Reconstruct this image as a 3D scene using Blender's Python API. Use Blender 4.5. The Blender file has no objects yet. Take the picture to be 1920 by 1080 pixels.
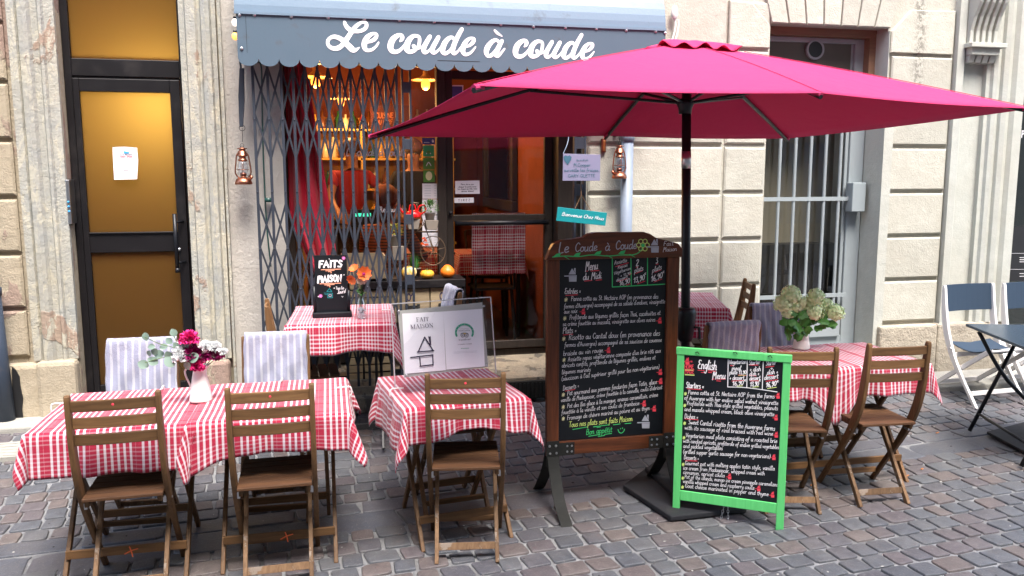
import bpy, bmesh, math, random
from mathutils import Vector, Matrix, Euler
import numpy as np
random.seed(7)
scn = bpy.context.scene
COL = scn.collection
R_ = math.radians
# ------------------------------------------------------------------ camera
CAM_H = 1.70
FPX = 1524.0           # focal length in pixels of a 1920 wide picture
YAW, PITCH, ROLL = R_(12.67), R_(7.65), R_(-0.11)
_f = Vector((math.sin(YAW)*math.cos(PITCH), math.cos(YAW)*math.cos(PITCH), -math.sin(PITCH)))
_r = Vector((math.cos(YAW), -math.sin(YAW), 0)); _u = _r.cross(_f)
CR = math.cos(ROLL)*_r + math.sin(ROLL)*_u
CU = -math.sin(ROLL)*_r + math.cos(ROLL)*_u
CP = Vector((0, 0, CAM_H))
cam_d = bpy.data.cameras.new('camera'); cam = bpy.data.objects.new('camera', cam_d); COL.objects.link(cam)
cam_d.sensor_width = 36; cam_d.lens = 36*FPX/1920; cam_d.clip_start = 0.05; cam_d.clip_end = 300
m3 = Matrix((CR, CU, -_f)).transposed()
cam.matrix_world = Matrix.Translation(CP) @ m3.to_4x4()
scn.camera = cam
# ------------------------------------------------------------------ light
SUN_EL, SUN_AZ = R_(62), R_(170)
w = bpy.data.worlds.new("World"); scn.world = w; w.use_nodes = True
nt = w.node_tree; nt.nodes.clear()
sky = nt.nodes.new('ShaderNodeTexSky'); sky.sky_type = 'NISHITA'; sky.sun_disc = False
sky.sun_elevation = SUN_EL; sky.sun_rotation = SUN_AZ; sky.air_density = 1.0; sky.dust_density = 3.5; sky.ozone_density = 1.0
bg = nt.nodes.new('ShaderNodeBackground'); bg.inputs[1].default_value = 0.15
wo = nt.nodes.new('ShaderNodeOutputWorld'); nt.links.new(sky.outputs[0], bg.inputs[0]); nt.links.new(bg.outputs[0], wo.inputs[0])
sl = bpy.data.lights.new('sun', 'SUN'); sl.energy = 1.4; sl.angle = R_(24); sl.color = (1.0, 0.97, 0.93)
so = bpy.data.objects.new('sun', sl); COL.objects.link(so)
sd = Vector((math.sin(SUN_AZ)*math.cos(SUN_EL), math.cos(SUN_AZ)*math.cos(SUN_EL), math.sin(SUN_EL)))  # towards the sun
so.rotation_euler = sd.to_track_quat('Z', 'Y').to_euler(); so.location = (0, -1, 9)
scn.view_settings.view_transform = 'Standard'; scn.view_settings.look = 'None'
scn.view_settings.exposure = 2.22; scn.view_settings.gamma = 1.0
scn.cycles.max_bounces = 8; scn.cycles.transparent_max_bounces = 16; scn.cycles.sample_clamp_indirect = 4
scn.cycles.caustics_reflective = False; scn.cycles.caustics_refractive = False
# ------------------------------------------------------------------ measuring the photograph
def ray(px, py): return _f*FPX + CR*(px-960) - CU*(py-540)
def W(px, py, Y): d = ray(px, py); return CP + d*(Y/d.y)
def G(px, py, z): d = ray(px, py); return CP + d*((z-CAM_H)/d.z)
def SX(px, py, X): d = ray(px, py); return CP + d*(X/d.x)
FY = 5.70                                   # front plane of the facades
TA = 0.09
def vv(x, y): return y - 3.80 - TA*x
def gz(x, y):
    v = vv(x, y)
    return 0.0 if v < .38 else min((v-.38)*.1, .15)
# ------------------------------------------------------------------ object helpers
def tag(o, label=None, cat=None, group=None, kind=None):
    if label: o['label'] = label
    if cat: o['category'] = cat
    if group: o['group'] = group
    if kind: o['kind'] = kind
    return o
def thing(name, label, cat, loc=(0,0,0), rz=0, group=None):
    o = bpy.data.objects.new(name, None); COL.objects.link(o); o.empty_display_size = .1
    o.location = loc; o.rotation_euler = (0,0,rz)
    return tag(o, label, cat, group)
def dup(root, loc, rz, label, group=None):
    def cp(o, par):
        c = o.copy(); COL.objects.link(c); c.parent = par
        for ch in list(o.children): cp(ch, c)
        return c
    r = cp(root, None); r.location = loc; r.rotation_euler = (0,0,rz); r['label'] = label
    if group: r['group'] = group
    return r
class MB:
    def __init__(s): s.v = []; s.f = []; s.uv = None; s.mi = []
    def add(s, vs, fs, mi=0):
        b = len(s.v); s.v += [tuple(p) for p in vs]; s.f += [tuple(i+b for i in f) for f in fs]; s.mi += [mi]*len(fs)
    def box(s, x0, x1, y0, y1, z0, z1, mi=0, M=None):
        vs = [Vector((x, y, z)) for z in (z0, z1) for y in (y0, y1) for x in (x0, x1)]
        if M: vs = [M @ p for p in vs]
        s.add(vs, [(0,2,3,1),(4,5,7,6),(0,1,5,4),(2,6,7,3),(0,4,6,2),(1,3,7,5)], mi)
    def bar(s, a, b, w, h, up=(0,0,1), mi=0):
        a, b = Vector(a), Vector(b); d = (b-a).normalized(); u = Vector(up)
        x = d.cross(u)
        if x.length < 1e-4: x = d.cross(Vector((0,1,0)))
        x.normalize(); u = x.cross(d)
        vs = [p + x*sx*w/2 + u*sy*h/2 for p in (a, b) for sx, sy in ((-1,-1),(1,-1),(1,1),(-1,1))]
        s.add(vs, [(0,3,2,1),(4,5,6,7),(0,1,5,4),(1,2,6,5),(2,3,7,6),(3,0,4,7)], mi)
    def tube(s, pts, r, n=8, mi=0, caps=True, flat=1.0):
        pts = [Vector(p) for p in pts]; m = len(pts); rs = r if isinstance(r, (list, tuple)) else [r]*m
        ref = None; b = len(s.v); vs = []
        for i, p in enumerate(pts):
            d = (pts[min(i+1, m-1)] - pts[max(i-1, 0)]).normalized()
            if ref is None:
                ref = d.cross(Vector((0,0,1)))
                if ref.length < .05: ref = d.cross(Vector((0,1,0)))
            x = (ref - d*ref.dot(d)).normalized(); ref = x; y = d.cross(x)
            for k in range(n):
                a = 2*math.pi*k/n; vs.append(p + x*math.cos(a)*rs[i] + y*math.sin(a)*rs[i]*flat)
        fs = [(i*n+k, i*n+(k+1)%n, (i+1)*n+(k+1)%n, (i+1)*n+k) for i in range(m-1) for k in range(n)]
        if caps: fs += [tuple(range(n-1, -1, -1)), tuple((m-1)*n+k for k in range(n))]
        s.add(vs, fs, mi)
    def lathe(s, prof, n=24, c=(0,0,0), mi=0, M=None):
        c = Vector(c); vs = []
        for r, z in prof:
            for k in range(n):
                a = 2*math.pi*k/n; p = Vector((math.cos(a)*r, math.sin(a)*r, z)); vs.append((M @ p if M else p) + c)
        m = len(prof)
        fs = [(i*n+k, i*n+(k+1)%n, (i+1)*n+(k+1)%n, (i+1)*n+k) for i in range(m-1) for k in range(n)]
        if prof[0][0] > 1e-6: fs.append(tuple(range(n-1, -1, -1)))
        if prof[-1][0] > 1e-6: fs.append(tuple((m-1)*n+k for k in range(n)))
        s.add(vs, fs, mi)
    def prism(s, poly, axis, a, b, mi=0, M=None):
        """poly: 2-D outline; axis 'y': (x,z) outline pushed from y=a to y=b; 'x': (y,z); 'z': (x,y)"""
        def P(p, t):
            q = {'y': (p[0], t, p[1]), 'x': (t, p[0], p[1]), 'z': (p[0], p[1], t)}[axis]; q = Vector(q)
            return M @ q if M else q
        n = len(poly); vs = [P(p, a) for p in poly] + [P(p, b) for p in poly]
        s.add(vs, [tuple(range(n)), tuple(range(2*n-1, n-1, -1))] + [(i, n+i, n+(i+1)%n, (i+1)%n) for i in range(n)], mi)
    def ball(s, c, r, n=10, m=6, sc=(1,1,1), mi=0):
        c = Vector(c); vs = [c+Vector((0,0,-r*sc[2]))]
        for j in range(1, m):
            t = math.pi*j/m - math.pi/2
            for k in range(n):
                a = 2*math.pi*k/n; vs.append(c + Vector((math.cos(a)*math.cos(t)*r*sc[0], math.sin(a)*math.cos(t)*r*sc[1], math.sin(t)*r*sc[2])))
        vs.append(c+Vector((0,0,r*sc[2]))); L = len(vs)-1
        fs = [(0, 1+(k+1)%n, 1+k) for k in range(n)] + [(L, L-n+k, L-n+(k+1)%n) for k in range(n)]
        fs += [(1+j*n+k, 1+j*n+(k+1)%n, 1+(j+1)*n+(k+1)%n, 1+(j+1)*n+k) for j in range(m-2) for k in range(n)]
        s.add(vs, fs, mi)
    def ribbon(s, pts, wd, org, ex, ey, en, lift=.0008):
        """flat painted stroke along 2-D pts on the plane org+ex*x+ey*y, with a low ridge"""
        m = len(pts)
        if m < 2: return
        ws = wd if isinstance(wd, (list, tuple)) else [wd]*m
        vs = []
        def tan(i):
            a, b = pts[max(i-1, 0)], pts[min(i+1, m-1)]; dx, dy = b[0]-a[0], b[1]-a[1]; l = math.hypot(dx, dy) or 1; return dx/l, dy/l
        rows = []
        t = tan(0); rows.append((pts[0][0]-t[0]*ws[0]*.42, pts[0][1]-t[1]*ws[0]*.42, t, ws[0]*.5))
        for i in range(m): rows.append((pts[i][0], pts[i][1], tan(i), ws[i]))
        t = tan(m-1); rows.append((pts[-1][0]+t[0]*ws[-1]*.42, pts[-1][1]+t[1]*ws[-1]*.42, t, ws[-1]*.5))
        for i, (x, y, t, ww) in enumerate(rows):
            nx, ny = -t[1]*ww/2, t[0]*ww/2; k = lift*(.6 + .8*((i*7) % 11)/11*.2)
            for q, h in (((x+nx, y+ny), 0), ((x, y), k), ((x-nx, y-ny), 0)):
                vs.append(org + ex*q[0] + ey*q[1] + en*(h + i*1e-6))
        fs = []
        for i in range(len(rows)-1):
            a = i*3; fs += [(a, a+1, a+4, a+3), (a+1, a+2, a+5, a+4)]
        s.add(vs, fs)
    def build(s, name, mats, parent=None, smooth=False, bevel=0, loc=None, uv=None):
        me = bpy.data.meshes.new(name); me.from_pydata(s.v, [], s.f)
        if not isinstance(mats, (list, tuple)): mats = [mats]
        for m in mats: me.materials.append(m)
        if len(mats) > 1: me.polygons.foreach_set('material_index', s.mi)
        if smooth: me.polygons.foreach_set('use_smooth', [True]*len(me.polygons))
        if uv:
            L = me.uv_layers.new(name='UVMap')
            for p in me.polygons:
                for li in p.loop_indices: L.data[li].uv = uv[me.loops[li].vertex_index]
        me.update()
        o = bpy.data.objects.new(name, me); COL.objects.link(o)
        if parent: o.parent = parent
        if loc: o.location = loc
        if bevel:
            b = o.modifiers.new('bevel', 'BEVEL'); b.width = bevel; b.segments = 2; b.limit_method = 'ANGLE'; b.angle_limit = R_(50)
            b.use_clamp_overlap = True
        return o
def cat2(pts, n=5):
    """Catmull-Rom through points of any dimension"""
    P = [tuple(p) for p in pts]
    if len(P) < 3: return P
    out = []
    for i in range(len(P)-1):
        p0, p1, p2, p3 = P[max(i-1,0)], P[i], P[i+1], P[min(i+2,len(P)-1)]
        for k in range(n):
            t = k/n
            out.append(tuple(.5*((2*b)+(-a+c)*t+(2*a-5*b+4*c-d)*t*t+(-a+3*b-3*c+d)*t**3) for a, b, c, d in zip(p0, p1, p2, p3)))
    out.append(P[-1]); return out
# ------------------------------------------------------------------ materials
def mat(name, col=(.5,.5,.5), rough=.6, metal=0.0, spec=.5):
    m = bpy.data.materials.new(name); m.use_nodes = True; b = m.node_tree.nodes['Principled BSDF']
    b.inputs['Base Color'].default_value = (*col, 1); b.inputs['Roughness'].default_value = rough
    b.inputs['Metallic'].default_value = metal; b.inputs['Specular IOR Level'].default_value = spec
    return m
class NT:
    def __init__(s, m): s.t = m.node_tree; s.b = s.t.nodes.get('Principled BSDF')
    def n(s, typ, **kw):
        x = s.t.nodes.new(typ)
        for k, v in kw.items(): setattr(x, k, v)
        return x
    def l(s, a, b): s.t.links.new(a, b)
    def coord(s, which='Object'): return s.n('ShaderNodeTexCoord').outputs[which]
    def mapping(s, src, scale=(1,1,1), rot=(0,0,0)):
        x = s.n('ShaderNodeMapping'); x.inputs['Scale'].default_value = scale; x.inputs['Rotation'].default_value = rot; s.l(src, x.inputs[0]); return x.outputs[0]
    def noise(s, src, scale, detail=5, rough=.55, dist=0):
        x = s.n('ShaderNodeTexNoise'); x.inputs['Scale'].default_value = scale; x.inputs['Detail'].default_value = detail
        x.inputs['Roughness'].default_value = rough; x.inputs['Distortion'].default_value = dist; s.l(src, x.inputs['Vector']); return x.outputs[0]
    def ramp(s, src, stops, interp='LINEAR'):
        x = s.n('ShaderNodeValToRGB'); x.color_ramp.interpolation = interp; e = x.color_ramp.elements
        while len(e) < len(stops): e.new(.5)
        for i, (p, c) in enumerate(stops): e[i].position = p; e[i].color = (*c, 1) if len(c) == 3 else c
        s.l(src, x.inputs[0]); return x.outputs[0]
    def mix(s, f, a, b, mode='MIX'):
        x = s.n('ShaderNodeMix', data_type='RGBA', blend_type=mode)
        for i, v in ((0, f), (6, a), (7, b)):
            if isinstance(v, (int, float)): x.inputs[i].default_value = v
            elif isinstance(v, tuple): x.inputs[i].default_value = (*v, 1) if len(v) == 3 else v
            else: s.l(v, x.inputs[i])
        return x.outputs[2]
    def math(s, op, a, b=None, c=None):
        x = s.n('ShaderNodeMath', operation=op)
        for i, v in enumerate((a, b, c)):
            if v is None: continue
            if isinstance(v, (int, float)): x.inputs[i].default_value = v
            else: s.l(v, x.inputs[i])
        return x.outputs[0]
    def bump(s, h, strength=.3, dist=.01, nrm=None):
        x = s.n('ShaderNodeBump'); x.inputs['Strength'].default_value = strength; x.inputs['Distance'].default_value = dist; s.l(h, x.inputs['Height'])
        if nrm: s.l(nrm, x.inputs['Normal'])
        return x.outputs[0]
    def col(s, c): s.l(c, s.b.inputs['Base Color'])
def stone_mat(name, c1, c2, patch=None, patch_at=.55, stain=(.25,.2,.15), stain_amt=.35, bump=.5, fine=90, pscale=3.0, patch2=None, streak=0.0, island=0.0, spot=None):
    m = mat(name, c1, .9); N = NT(m); co = N.coord()
    big = N.noise(co, 1.7, 6, .6); mid = N.noise(co, 9, 6, .6, .4)
    c = N.mix(N.ramp(mid, [(.35, (0,0,0)), (.7, (1,1,1))]), c1, c2)
    if patch:
        pm = N.noise(N.mapping(co, (1,1,.6)), pscale, 8, .62, .6); f = N.ramp(pm, [(patch_at, (0,0,0)), (patch_at+.025, (1,1,1))]); c = N.mix(f, c, patch)
    if patch2:
        pm2 = N.noise(N.mapping(co, (1.5,1.5,.6)), pscale*2.6, 12, .78, .9); f2 = N.ramp(pm2, [(.53, (0,0,0)), (.55, (1,1,1))]); c = N.mix(f2, c, patch2)
    c = N.mix(N.math('MULTIPLY', N.ramp(big, [(.45, (0,0,0)), (.75, (1,1,1))]), stain_amt), c, stain)
    sp = N.noise(co, 55, 3, .5); c = N.mix(N.math('MULTIPLY', N.ramp(sp, [(.62, (0,0,0)), (.72, (1,1,1))]), .35), c, stain)
    if streak:
        st = N.noise(N.mapping(co, (9,9,.7)), 1.6, 5, .6); c = N.mix(N.math('MULTIPLY', N.ramp(st, [(.5, (0,0,0)), (.7, (1,1,1))]), streak), c, stain)
    if island:
        gi = N.n('ShaderNodeNewGeometry'); c = N.mix(1.0, c, N.math('ADD', N.math('MULTIPLY', gi.outputs['Random Per Island'], island*1.6), 1-island), 'MULTIPLY')
    if spot:
        sx_ = N.n('ShaderNodeSeparateXYZ'); N.l(co, sx_.inputs[0]); dx_ = N.math('DIVIDE', N.math('SUBTRACT', sx_.outputs[0], spot[0]), spot[1])
        g_ = N.math('MULTIPLY', N.math('POWER', 2.718, N.math('MULTIPLY', N.math('MULTIPLY', dx_, dx_), -1)), N.math('GREATER_THAN', sx_.outputs[2], spot[2]))
        sn = N.ramp(N.noise(co, 38, 5, .7), [(.46, (0,0,0)), (.56, (1,1,1))]); c = N.mix(N.math('MULTIPLY', N.math('MULTIPLY', sn, g_), .75), c, (.12,.11,.09))
    N.col(c)
    hb = N.math('ADD', N.noise(co, fine, 4, .6), N.math('MULTIPLY', N.noise(co, 22, 4, .6), 1.3))
    if patch: hb = N.math('ADD', hb, N.math('MULTIPLY', f, .8))
    N.l(N.bump(hb, min(1,bump*1.25), .009), N.b.inputs['Normal'])
    return m
M = {}
M['cream_stone'] = stone_mat('cream_stone', (.46,.45,.385), (.40,.39,.33), stain=(.36,.32,.26), stain_amt=.35, bump=.34, streak=.12, island=.10, spot=(4.56,.05,2.15,3.2))
M['white_paint_stone'] = stone_mat('white_paint_stone', (.45,.46,.415), (.39,.40,.36), patch=(.34,.35,.34), patch_at=.70, stain=(.38,.34,.27), bump=.22, pscale=5)
M['plinth_stone'] = stone_mat('plinth_stone', (.42,.37,.29), (.32,.28,.22), stain=(.14,.12,.10), stain_amt=.6, bump=.9, fine=60)
M['grey_plaster'] = stone_mat('grey_plaster', (.45,.42,.38), (.39,.365,.33), stain=(.28,.25,.22), stain_amt=.3, bump=.4, fine=50)
M['pink_block'] = stone_mat('pink_block', (.40,.34,.25), (.33,.28,.20), patch=(.29,.205,.165), patch_at=.52, stain=(.3,.25,.18), bump=.5, pscale=2.4)
M['peeling_stone'] = stone_mat('peeling_stone', (.36,.35,.30), (.29,.295,.275), patch=(.30,.215,.165), patch_at=.60, stain=(.34,.30,.22), stain_amt=.4, bump=.5, pscale=2.6, patch2=(.43,.405,.325))
M['far_wall'] = stone_mat('far_wall', (.45,.40,.32), (.40,.36,.30), bump=.3)
def pave_mat(name, cols, bump=.5, rough=.55):
    m = mat(name, (.1,.1,.1), rough); N = NT(m); co = N.coord()
    g = N.n('ShaderNodeNewGeometry'); rnd = g.outputs['Random Per Island']
    c = N.ramp(rnd, [(i/len(cols), q) for i, q in enumerate(cols)], 'CONSTANT')
    n1 = N.noise(co, 28, 6, .65); c = N.mix(N.ramp(n1, [(.3, (.4,.4,.4)), (.75, (.92,.92,.92))]), (.035,.033,.036), c)
    n2 = N.noise(co, 3, 4, .6); c = N.mix(N.math('MULTIPLY', N.ramp(n2, [(.45, (0,0,0)), (.8, (1,1,1))]), .35), c, (.20,.18,.16))
    n3 = N.noise(co, 130, 2, .5); c = N.mix(N.math('MULTIPLY', N.ramp(n3, [(.6, (0,0,0)), (.7, (1,1,1))]), .3), c, (.3,.28,.26))
    N.col(c); N.l(N.math('ADD', N.math('MULTIPLY', n1, .35), rough-.2), N.b.inputs['Roughness'])
    N.l(N.bump(N.math('ADD', N.noise(co, 45, 5, .6), N.math('MULTIPLY', N.noise(co, 140, 3, .5), .4)), bump, .006), N.b.inputs['Normal'])
    return m
M['cobble'] = pave_mat('cobble', [(.094,.103,.120), (.116,.100,.108), (.100,.110,.128), (.136,.110,.108), (.084,.092,.108), (.112,.121,.135), (.146,.119,.112), (.098,.098,.114), (.106,.116,.131), (.124,.107,.116)])
M['slab'] = pave_mat('slab', [(.10,.11,.135), (.115,.115,.135), (.085,.095,.12), (.125,.13,.15)], .35)
M['mortar'] = stone_mat('mortar', (.27,.275,.28), (.20,.203,.21), stain=(.08,.075,.07), stain_amt=.7, bump=.8, fine=130)
M['concrete'] = stone_mat('concrete', (.34,.33,.29), (.28,.27,.24), stain=(.15,.14,.12), bump=.4, fine=120)
M['worn_step'] = stone_mat('worn_step', (.30,.25,.18), (.20,.17,.125), patch=(.12,.105,.085), patch_at=.52, stain=(.1,.08,.06), bump=.8, pscale=4)
def wood_mat(name, c1, c2, scale=1.0, axis=0, rough=.55, wear=None, wear_at=.66):
    m = mat(name, c1, rough); N = NT(m); co = N.coord()
    sc = [18*scale]*3; sc[axis] = 1.3*scale
    g = N.noise(N.mapping(co, tuple(sc)), 3, 7, .6, .8)
    c = N.mix(N.ramp(g, [(.3, (0,0,0)), (.7, (1,1,1))]), c1, c2)
    inf = N.n('ShaderNodeObjectInfo'); v = N.math('ADD', N.math('MULTIPLY', inf.outputs['Random'], .55), .72)
    c = N.mix(1.0, c, v, 'MULTIPLY') if 'green' not in name else c; N.b.inputs['Specular IOR Level'].default_value = .3
    if wear: c = N.mix(N.ramp(N.noise(co, 14, 7, .7), [(wear_at, (0,0,0)), (wear_at+.04, (1,1,1))]), c, wear)
    N.col(c); N.l(N.bump(g, .25, .003), N.b.inputs['Normal']); return m
WB, WD = (.185,.098,.042), (.095,.048,.020)
M['chair_wood_z'] = wood_mat('chair_wood_upright', WB, WD, axis=2)
M['chair_wood_x'] = wood_mat('chair_wood_slat', WB, WD, axis=0)
M['chair_wood_grey'] = wood_mat('weathered_wood', (.20,.12,.065), (.11,.062,.032), axis=2, rough=.8, wear=(.24,.19,.15), wear_at=.58)
M['seat_wood'] = wood_mat('seat_wood', (.105,.050,.024), (.055,.026,.012), axis=0)
M['board_wood'] = wood_mat('board_wood', (.15,.045,.018), (.055,.020,.010), axis=2, rough=.32, wear=(.28,.11,.04), wear_at=.70)
M['board_wood_x'] = wood_mat('board_wood_across', (.15,.045,.018), (.055,.020,.010), axis=0, rough=.30, wear=(.25,.10,.04), wear_at=.74)
M['dark_wood'] = wood_mat('dark_shop_wood', (.035,.026,.021), (.018,.014,.012), axis=2, rough=.5)
M['crate_wood'] = wood_mat('crate_wood', (.34,.27,.17), (.24,.18,.11), axis=0)
def paint_mat(name, c, rough=.4, dirt=(.1,.1,.1), amt=.3, bump=.1, metal=0, scale=6, at=.55):
    m = mat(name, c, rough, metal, .35); N = NT(m); co = N.coord()
    f = N.noise(co, scale, 8, .65, .3); N.col(N.mix(N.math('MULTIPLY', N.ramp(f, [(at, (0,0,0)), (at+.25, (1,1,1))]), amt), c, dirt))
    N.l(N.bump(N.noise(co, 60, 3, .5), bump, .002), N.b.inputs['Normal'])
    N.l(N.math('ADD', N.math('MULTIPLY', f, .3), rough-.12), N.b.inputs['Roughness']); return m
M['black_frame'] = paint_mat('black_frame', (.006,.005,.006), .42, (.06,.05,.045), .3)
M['awning_metal'] = paint_mat('awning_metal', (.082,.122,.160), .42, (.08,.06,.045), .75, .2, scale=9, at=.60)
M['awning_top'] = paint_mat('awning_top', (.15,.215,.28), .38, (.07,.07,.06), .8, .25, scale=7, at=.58)
M['gate_metal'] = paint_mat('gate_metal', (.026,.033,.047), .5, (.04,.035,.03), .6, .15)
M['iron'] = paint_mat('iron', (.012,.013,.012), .75, (.09,.07,.05), .35, .2)
M['grey_pipe'] = paint_mat('grey_pipe', (.19,.23,.29), .4, (.14,.13,.11), .4, .1)
M['dark_pipe'] = paint_mat('dark_pipe', (.035,.048,.072), .45, (.16,.13,.10), .6, .2)
M['window_grey'] = paint_mat('window_grey', (.27,.305,.32), .4, (.18,.18,.16), .35)
M['white_paint'] = paint_mat('white_paint', (.74,.72,.70), .4, (.35,.32,.28), .25)
M['green_paint'] = wood_mat('green_paint', (.13,.60,.19), (.10,.52,.15), axis=2, rough=.55, wear=(.30,.34,.12), wear_at=.76)
M['steel'] = mat('steel', (.55,.56,.57), .3, 1.0)
M['copper'] = mat('copper', (.38,.15,.09), .32, 1.0)
M['copper_dark'] = mat('copper_dark', (.22,.09,.06), .4, 1.0)
M['brass'] = mat('brass', (.42,.24,.08), .35, 1.0)
M['black'] = mat('black', (.01,.01,.011), .45)
M['black_plastic'] = mat('black_plastic', (.006,.007,.010), .4, 0, .35)
M['rubber'] = paint_mat('rubber', (.014,.015,.019), .7, (.1,.09,.08), .5)
M['chalkboard'] = paint_mat('chalkboard', (.004,.006,.009), .45, (.012,.014,.018), .4, .05, scale=3)
M['chalk_white'] = mat('chalk_white', (.80,.78,.80), .8)
M['chalk_green'] = mat('chalk_green', (.05,.55,.16), .8)
M['chalk_yellow'] = mat('chalk_yellow', (.62,.75,.20), .8)
M['chalk_red'] = mat('chalk_red', (.75,.05,.08), .8)
M['chalk_star'] = mat('chalk_star', (.72,.68,.38), .8)
M['chalk_grey'] = mat('chalk_grey', (.42,.44,.50), .8)
M['chalk_pink'] = mat('chalk_pink', (.85,.22,.55), .8)
M['chalk_peach'] = mat('chalk_peach', (.90,.38,.24), .8)
M['orange_crayon'] = mat('orange_crayon', (.85,.16,.05), .8)
M['paper'] = mat('paper', (.78,.76,.80), .8)
M['paper_ink'] = mat('ink', (.03,.02,.05), .8)
M['paper_blue'] = mat('blue_ink', (.05,.35,.75), .7)
M['sign_green'] = mat('sign_green', (.03,.34,.20), .6)
M['plate_grey'] = mat('plate_grey', (.19,.185,.28), .5)
M['towel'] = None
M['leaf'] = mat('leaf', (.05,.20,.02), .45)
M['leaf_dark'] = mat('leaf_dark', (.03,.12,.02), .5)
M['leaf_grey'] = mat('leaf_grey', (.17,.25,.20), .6)
M['stem'] = mat('stem', (.10,.16,.05), .6)
M['porcelain'] = mat('porcelain', (.74,.74,.70), .3)
M['teal'] = mat('teal', (.0,.20,.22), .5)
M['pumpkin'] = mat('pumpkin_orange', (.75,.17,.01), .45)
M['pumpkin_yellow'] = mat('pumpkin_yellow', (.72,.36,.03), .5)
M['red_enamel'] = mat('red_enamel', (.62,.01,.01), .2)
M['zinc'] = mat('zinc', (.40,.40,.40), .4, .8)
M['orange_wall'] = stone_mat('orange_wall', (.25,.060,.024), (.21,.05,.02), stain=(.18,.04,.014), bump=.15)
M['ochre_wall'] = mat('ochre_wall', (.55,.30,.07), .7)
M['skin'] = mat('skin', (.55,.30,.21), .5)
M['hair'] = mat('hair', (.05,.03,.02), .6)
M['red_shirt'] = mat('red_shirt', (.35,.02,.03), .8)
M['black_shirt'] = mat('black_shirt', (.012,.012,.015), .8)
M['white_cloth'] = mat('white_cloth', (.7,.68,.68), .8)
M['navy'] = paint_mat('navy_canvas', (.020,.038,.065), .65, (.045,.075,.11), .5, .1, scale=3)
def glass_mat(name, tint=(1,1,1), refl=1.0, rough=0.0, tcol=None):
    m = bpy.data.materials.new(name); m.use_nodes = True; t = m.node_tree; t.nodes.clear()
    o = t.nodes.new('ShaderNodeOutputMaterial'); mx = t.nodes.new('ShaderNodeMixShader'); g = t.nodes.new('ShaderNodeBsdfGlossy'); tr = t.nodes.new('ShaderNodeBsdfTransparent')
    tr.inputs[0].default_value = (*tint, 1); g.inputs['Roughness'].default_value = rough
    fr = t.nodes.new('ShaderNodeFresnel'); fr.inputs[0].default_value = 1.5; mm = t.nodes.new('ShaderNodeMath'); mm.operation = 'MULTIPLY'; mm.inputs[1].default_value = refl
    mm.use_clamp = True
    ge = t.nodes.new('ShaderNodeNewGeometry'); m1 = t.nodes.new('ShaderNodeMath'); m1.operation = 'SUBTRACT'; m1.inputs[0].default_value = 1; m2 = t.nodes.new('ShaderNodeMath'); m2.operation = 'MULTIPLY'
    t.links.new(ge.outputs['Backfacing'], m1.inputs[1]); t.links.new(mm.outputs[0], m2.inputs[0]); t.links.new(m1.outputs[0], m2.inputs[1])
    t.links.new(fr.outputs[0], mm.inputs[0]); t.links.new(m2.outputs[0], mx.inputs[0]); t.links.new(tr.outputs[0], mx.inputs[1]); t.links.new(g.outputs[0], mx.inputs[2]); t.links.new(mx.outputs[0], o.inputs[0])
    return m
M['glass'] = glass_mat('glass', (.93,.94,.93), 1.0)
def frosted():
    m = bpy.data.materials.new('amber_frosted_glass'); m.use_nodes = True; N = NT(m); b = N.b
    b.inputs['Base Color'].default_value = (.10,.055,.02,1); b.inputs['Roughness'].default_value = .08
    tr = N.n('ShaderNodeBsdfTranslucent'); tr.inputs[0].default_value = (.86,.75,.40,1); mx = N.n('ShaderNodeMixShader'); mx.inputs[0].default_value = .66
    o = m.node_tree.nodes['Material Output']; N.l(b.outputs[0], mx.inputs[1]); N.l(tr.outputs[0], mx.inputs[2]); N.l(mx.outputs[0], o.inputs[0])
    N.l(N.bump(N.noise(N.coord(), 60, 2, .5), .12, .002), b.inputs['Normal']); return m
M['amber_glass'] = frosted()
M['dark_glass'] = glass_mat('dark_glass', (.92,.92,.90), 2.4)
M['plexi'] = glass_mat('plexi', (.97,.97,.98), 1.0, .02)
def emis(name, c, s):
    m = bpy.data.materials.new(name); m.use_nodes = True; b = m.node_tree.nodes['Principled BSDF']
    b.inputs['Base Color'].default_value = (*c, 1); b.inputs['Emission Color'].default_value = (*c, 1); b.inputs['Emission Strength'].default_value = s; return m
M['bulb'] = emis('lit_bulb', (1.0,.33,.055), .6)
M['bulb_white'] = emis('lit_bulb_white', (1.0,.92,.8), .35)
M['bulb_amber'] = emis('lit_bulb_amber', (1.0,.42,.10), .4)
M['screen'] = emis('lit_display', (.05,.9,.6), .3)
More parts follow.
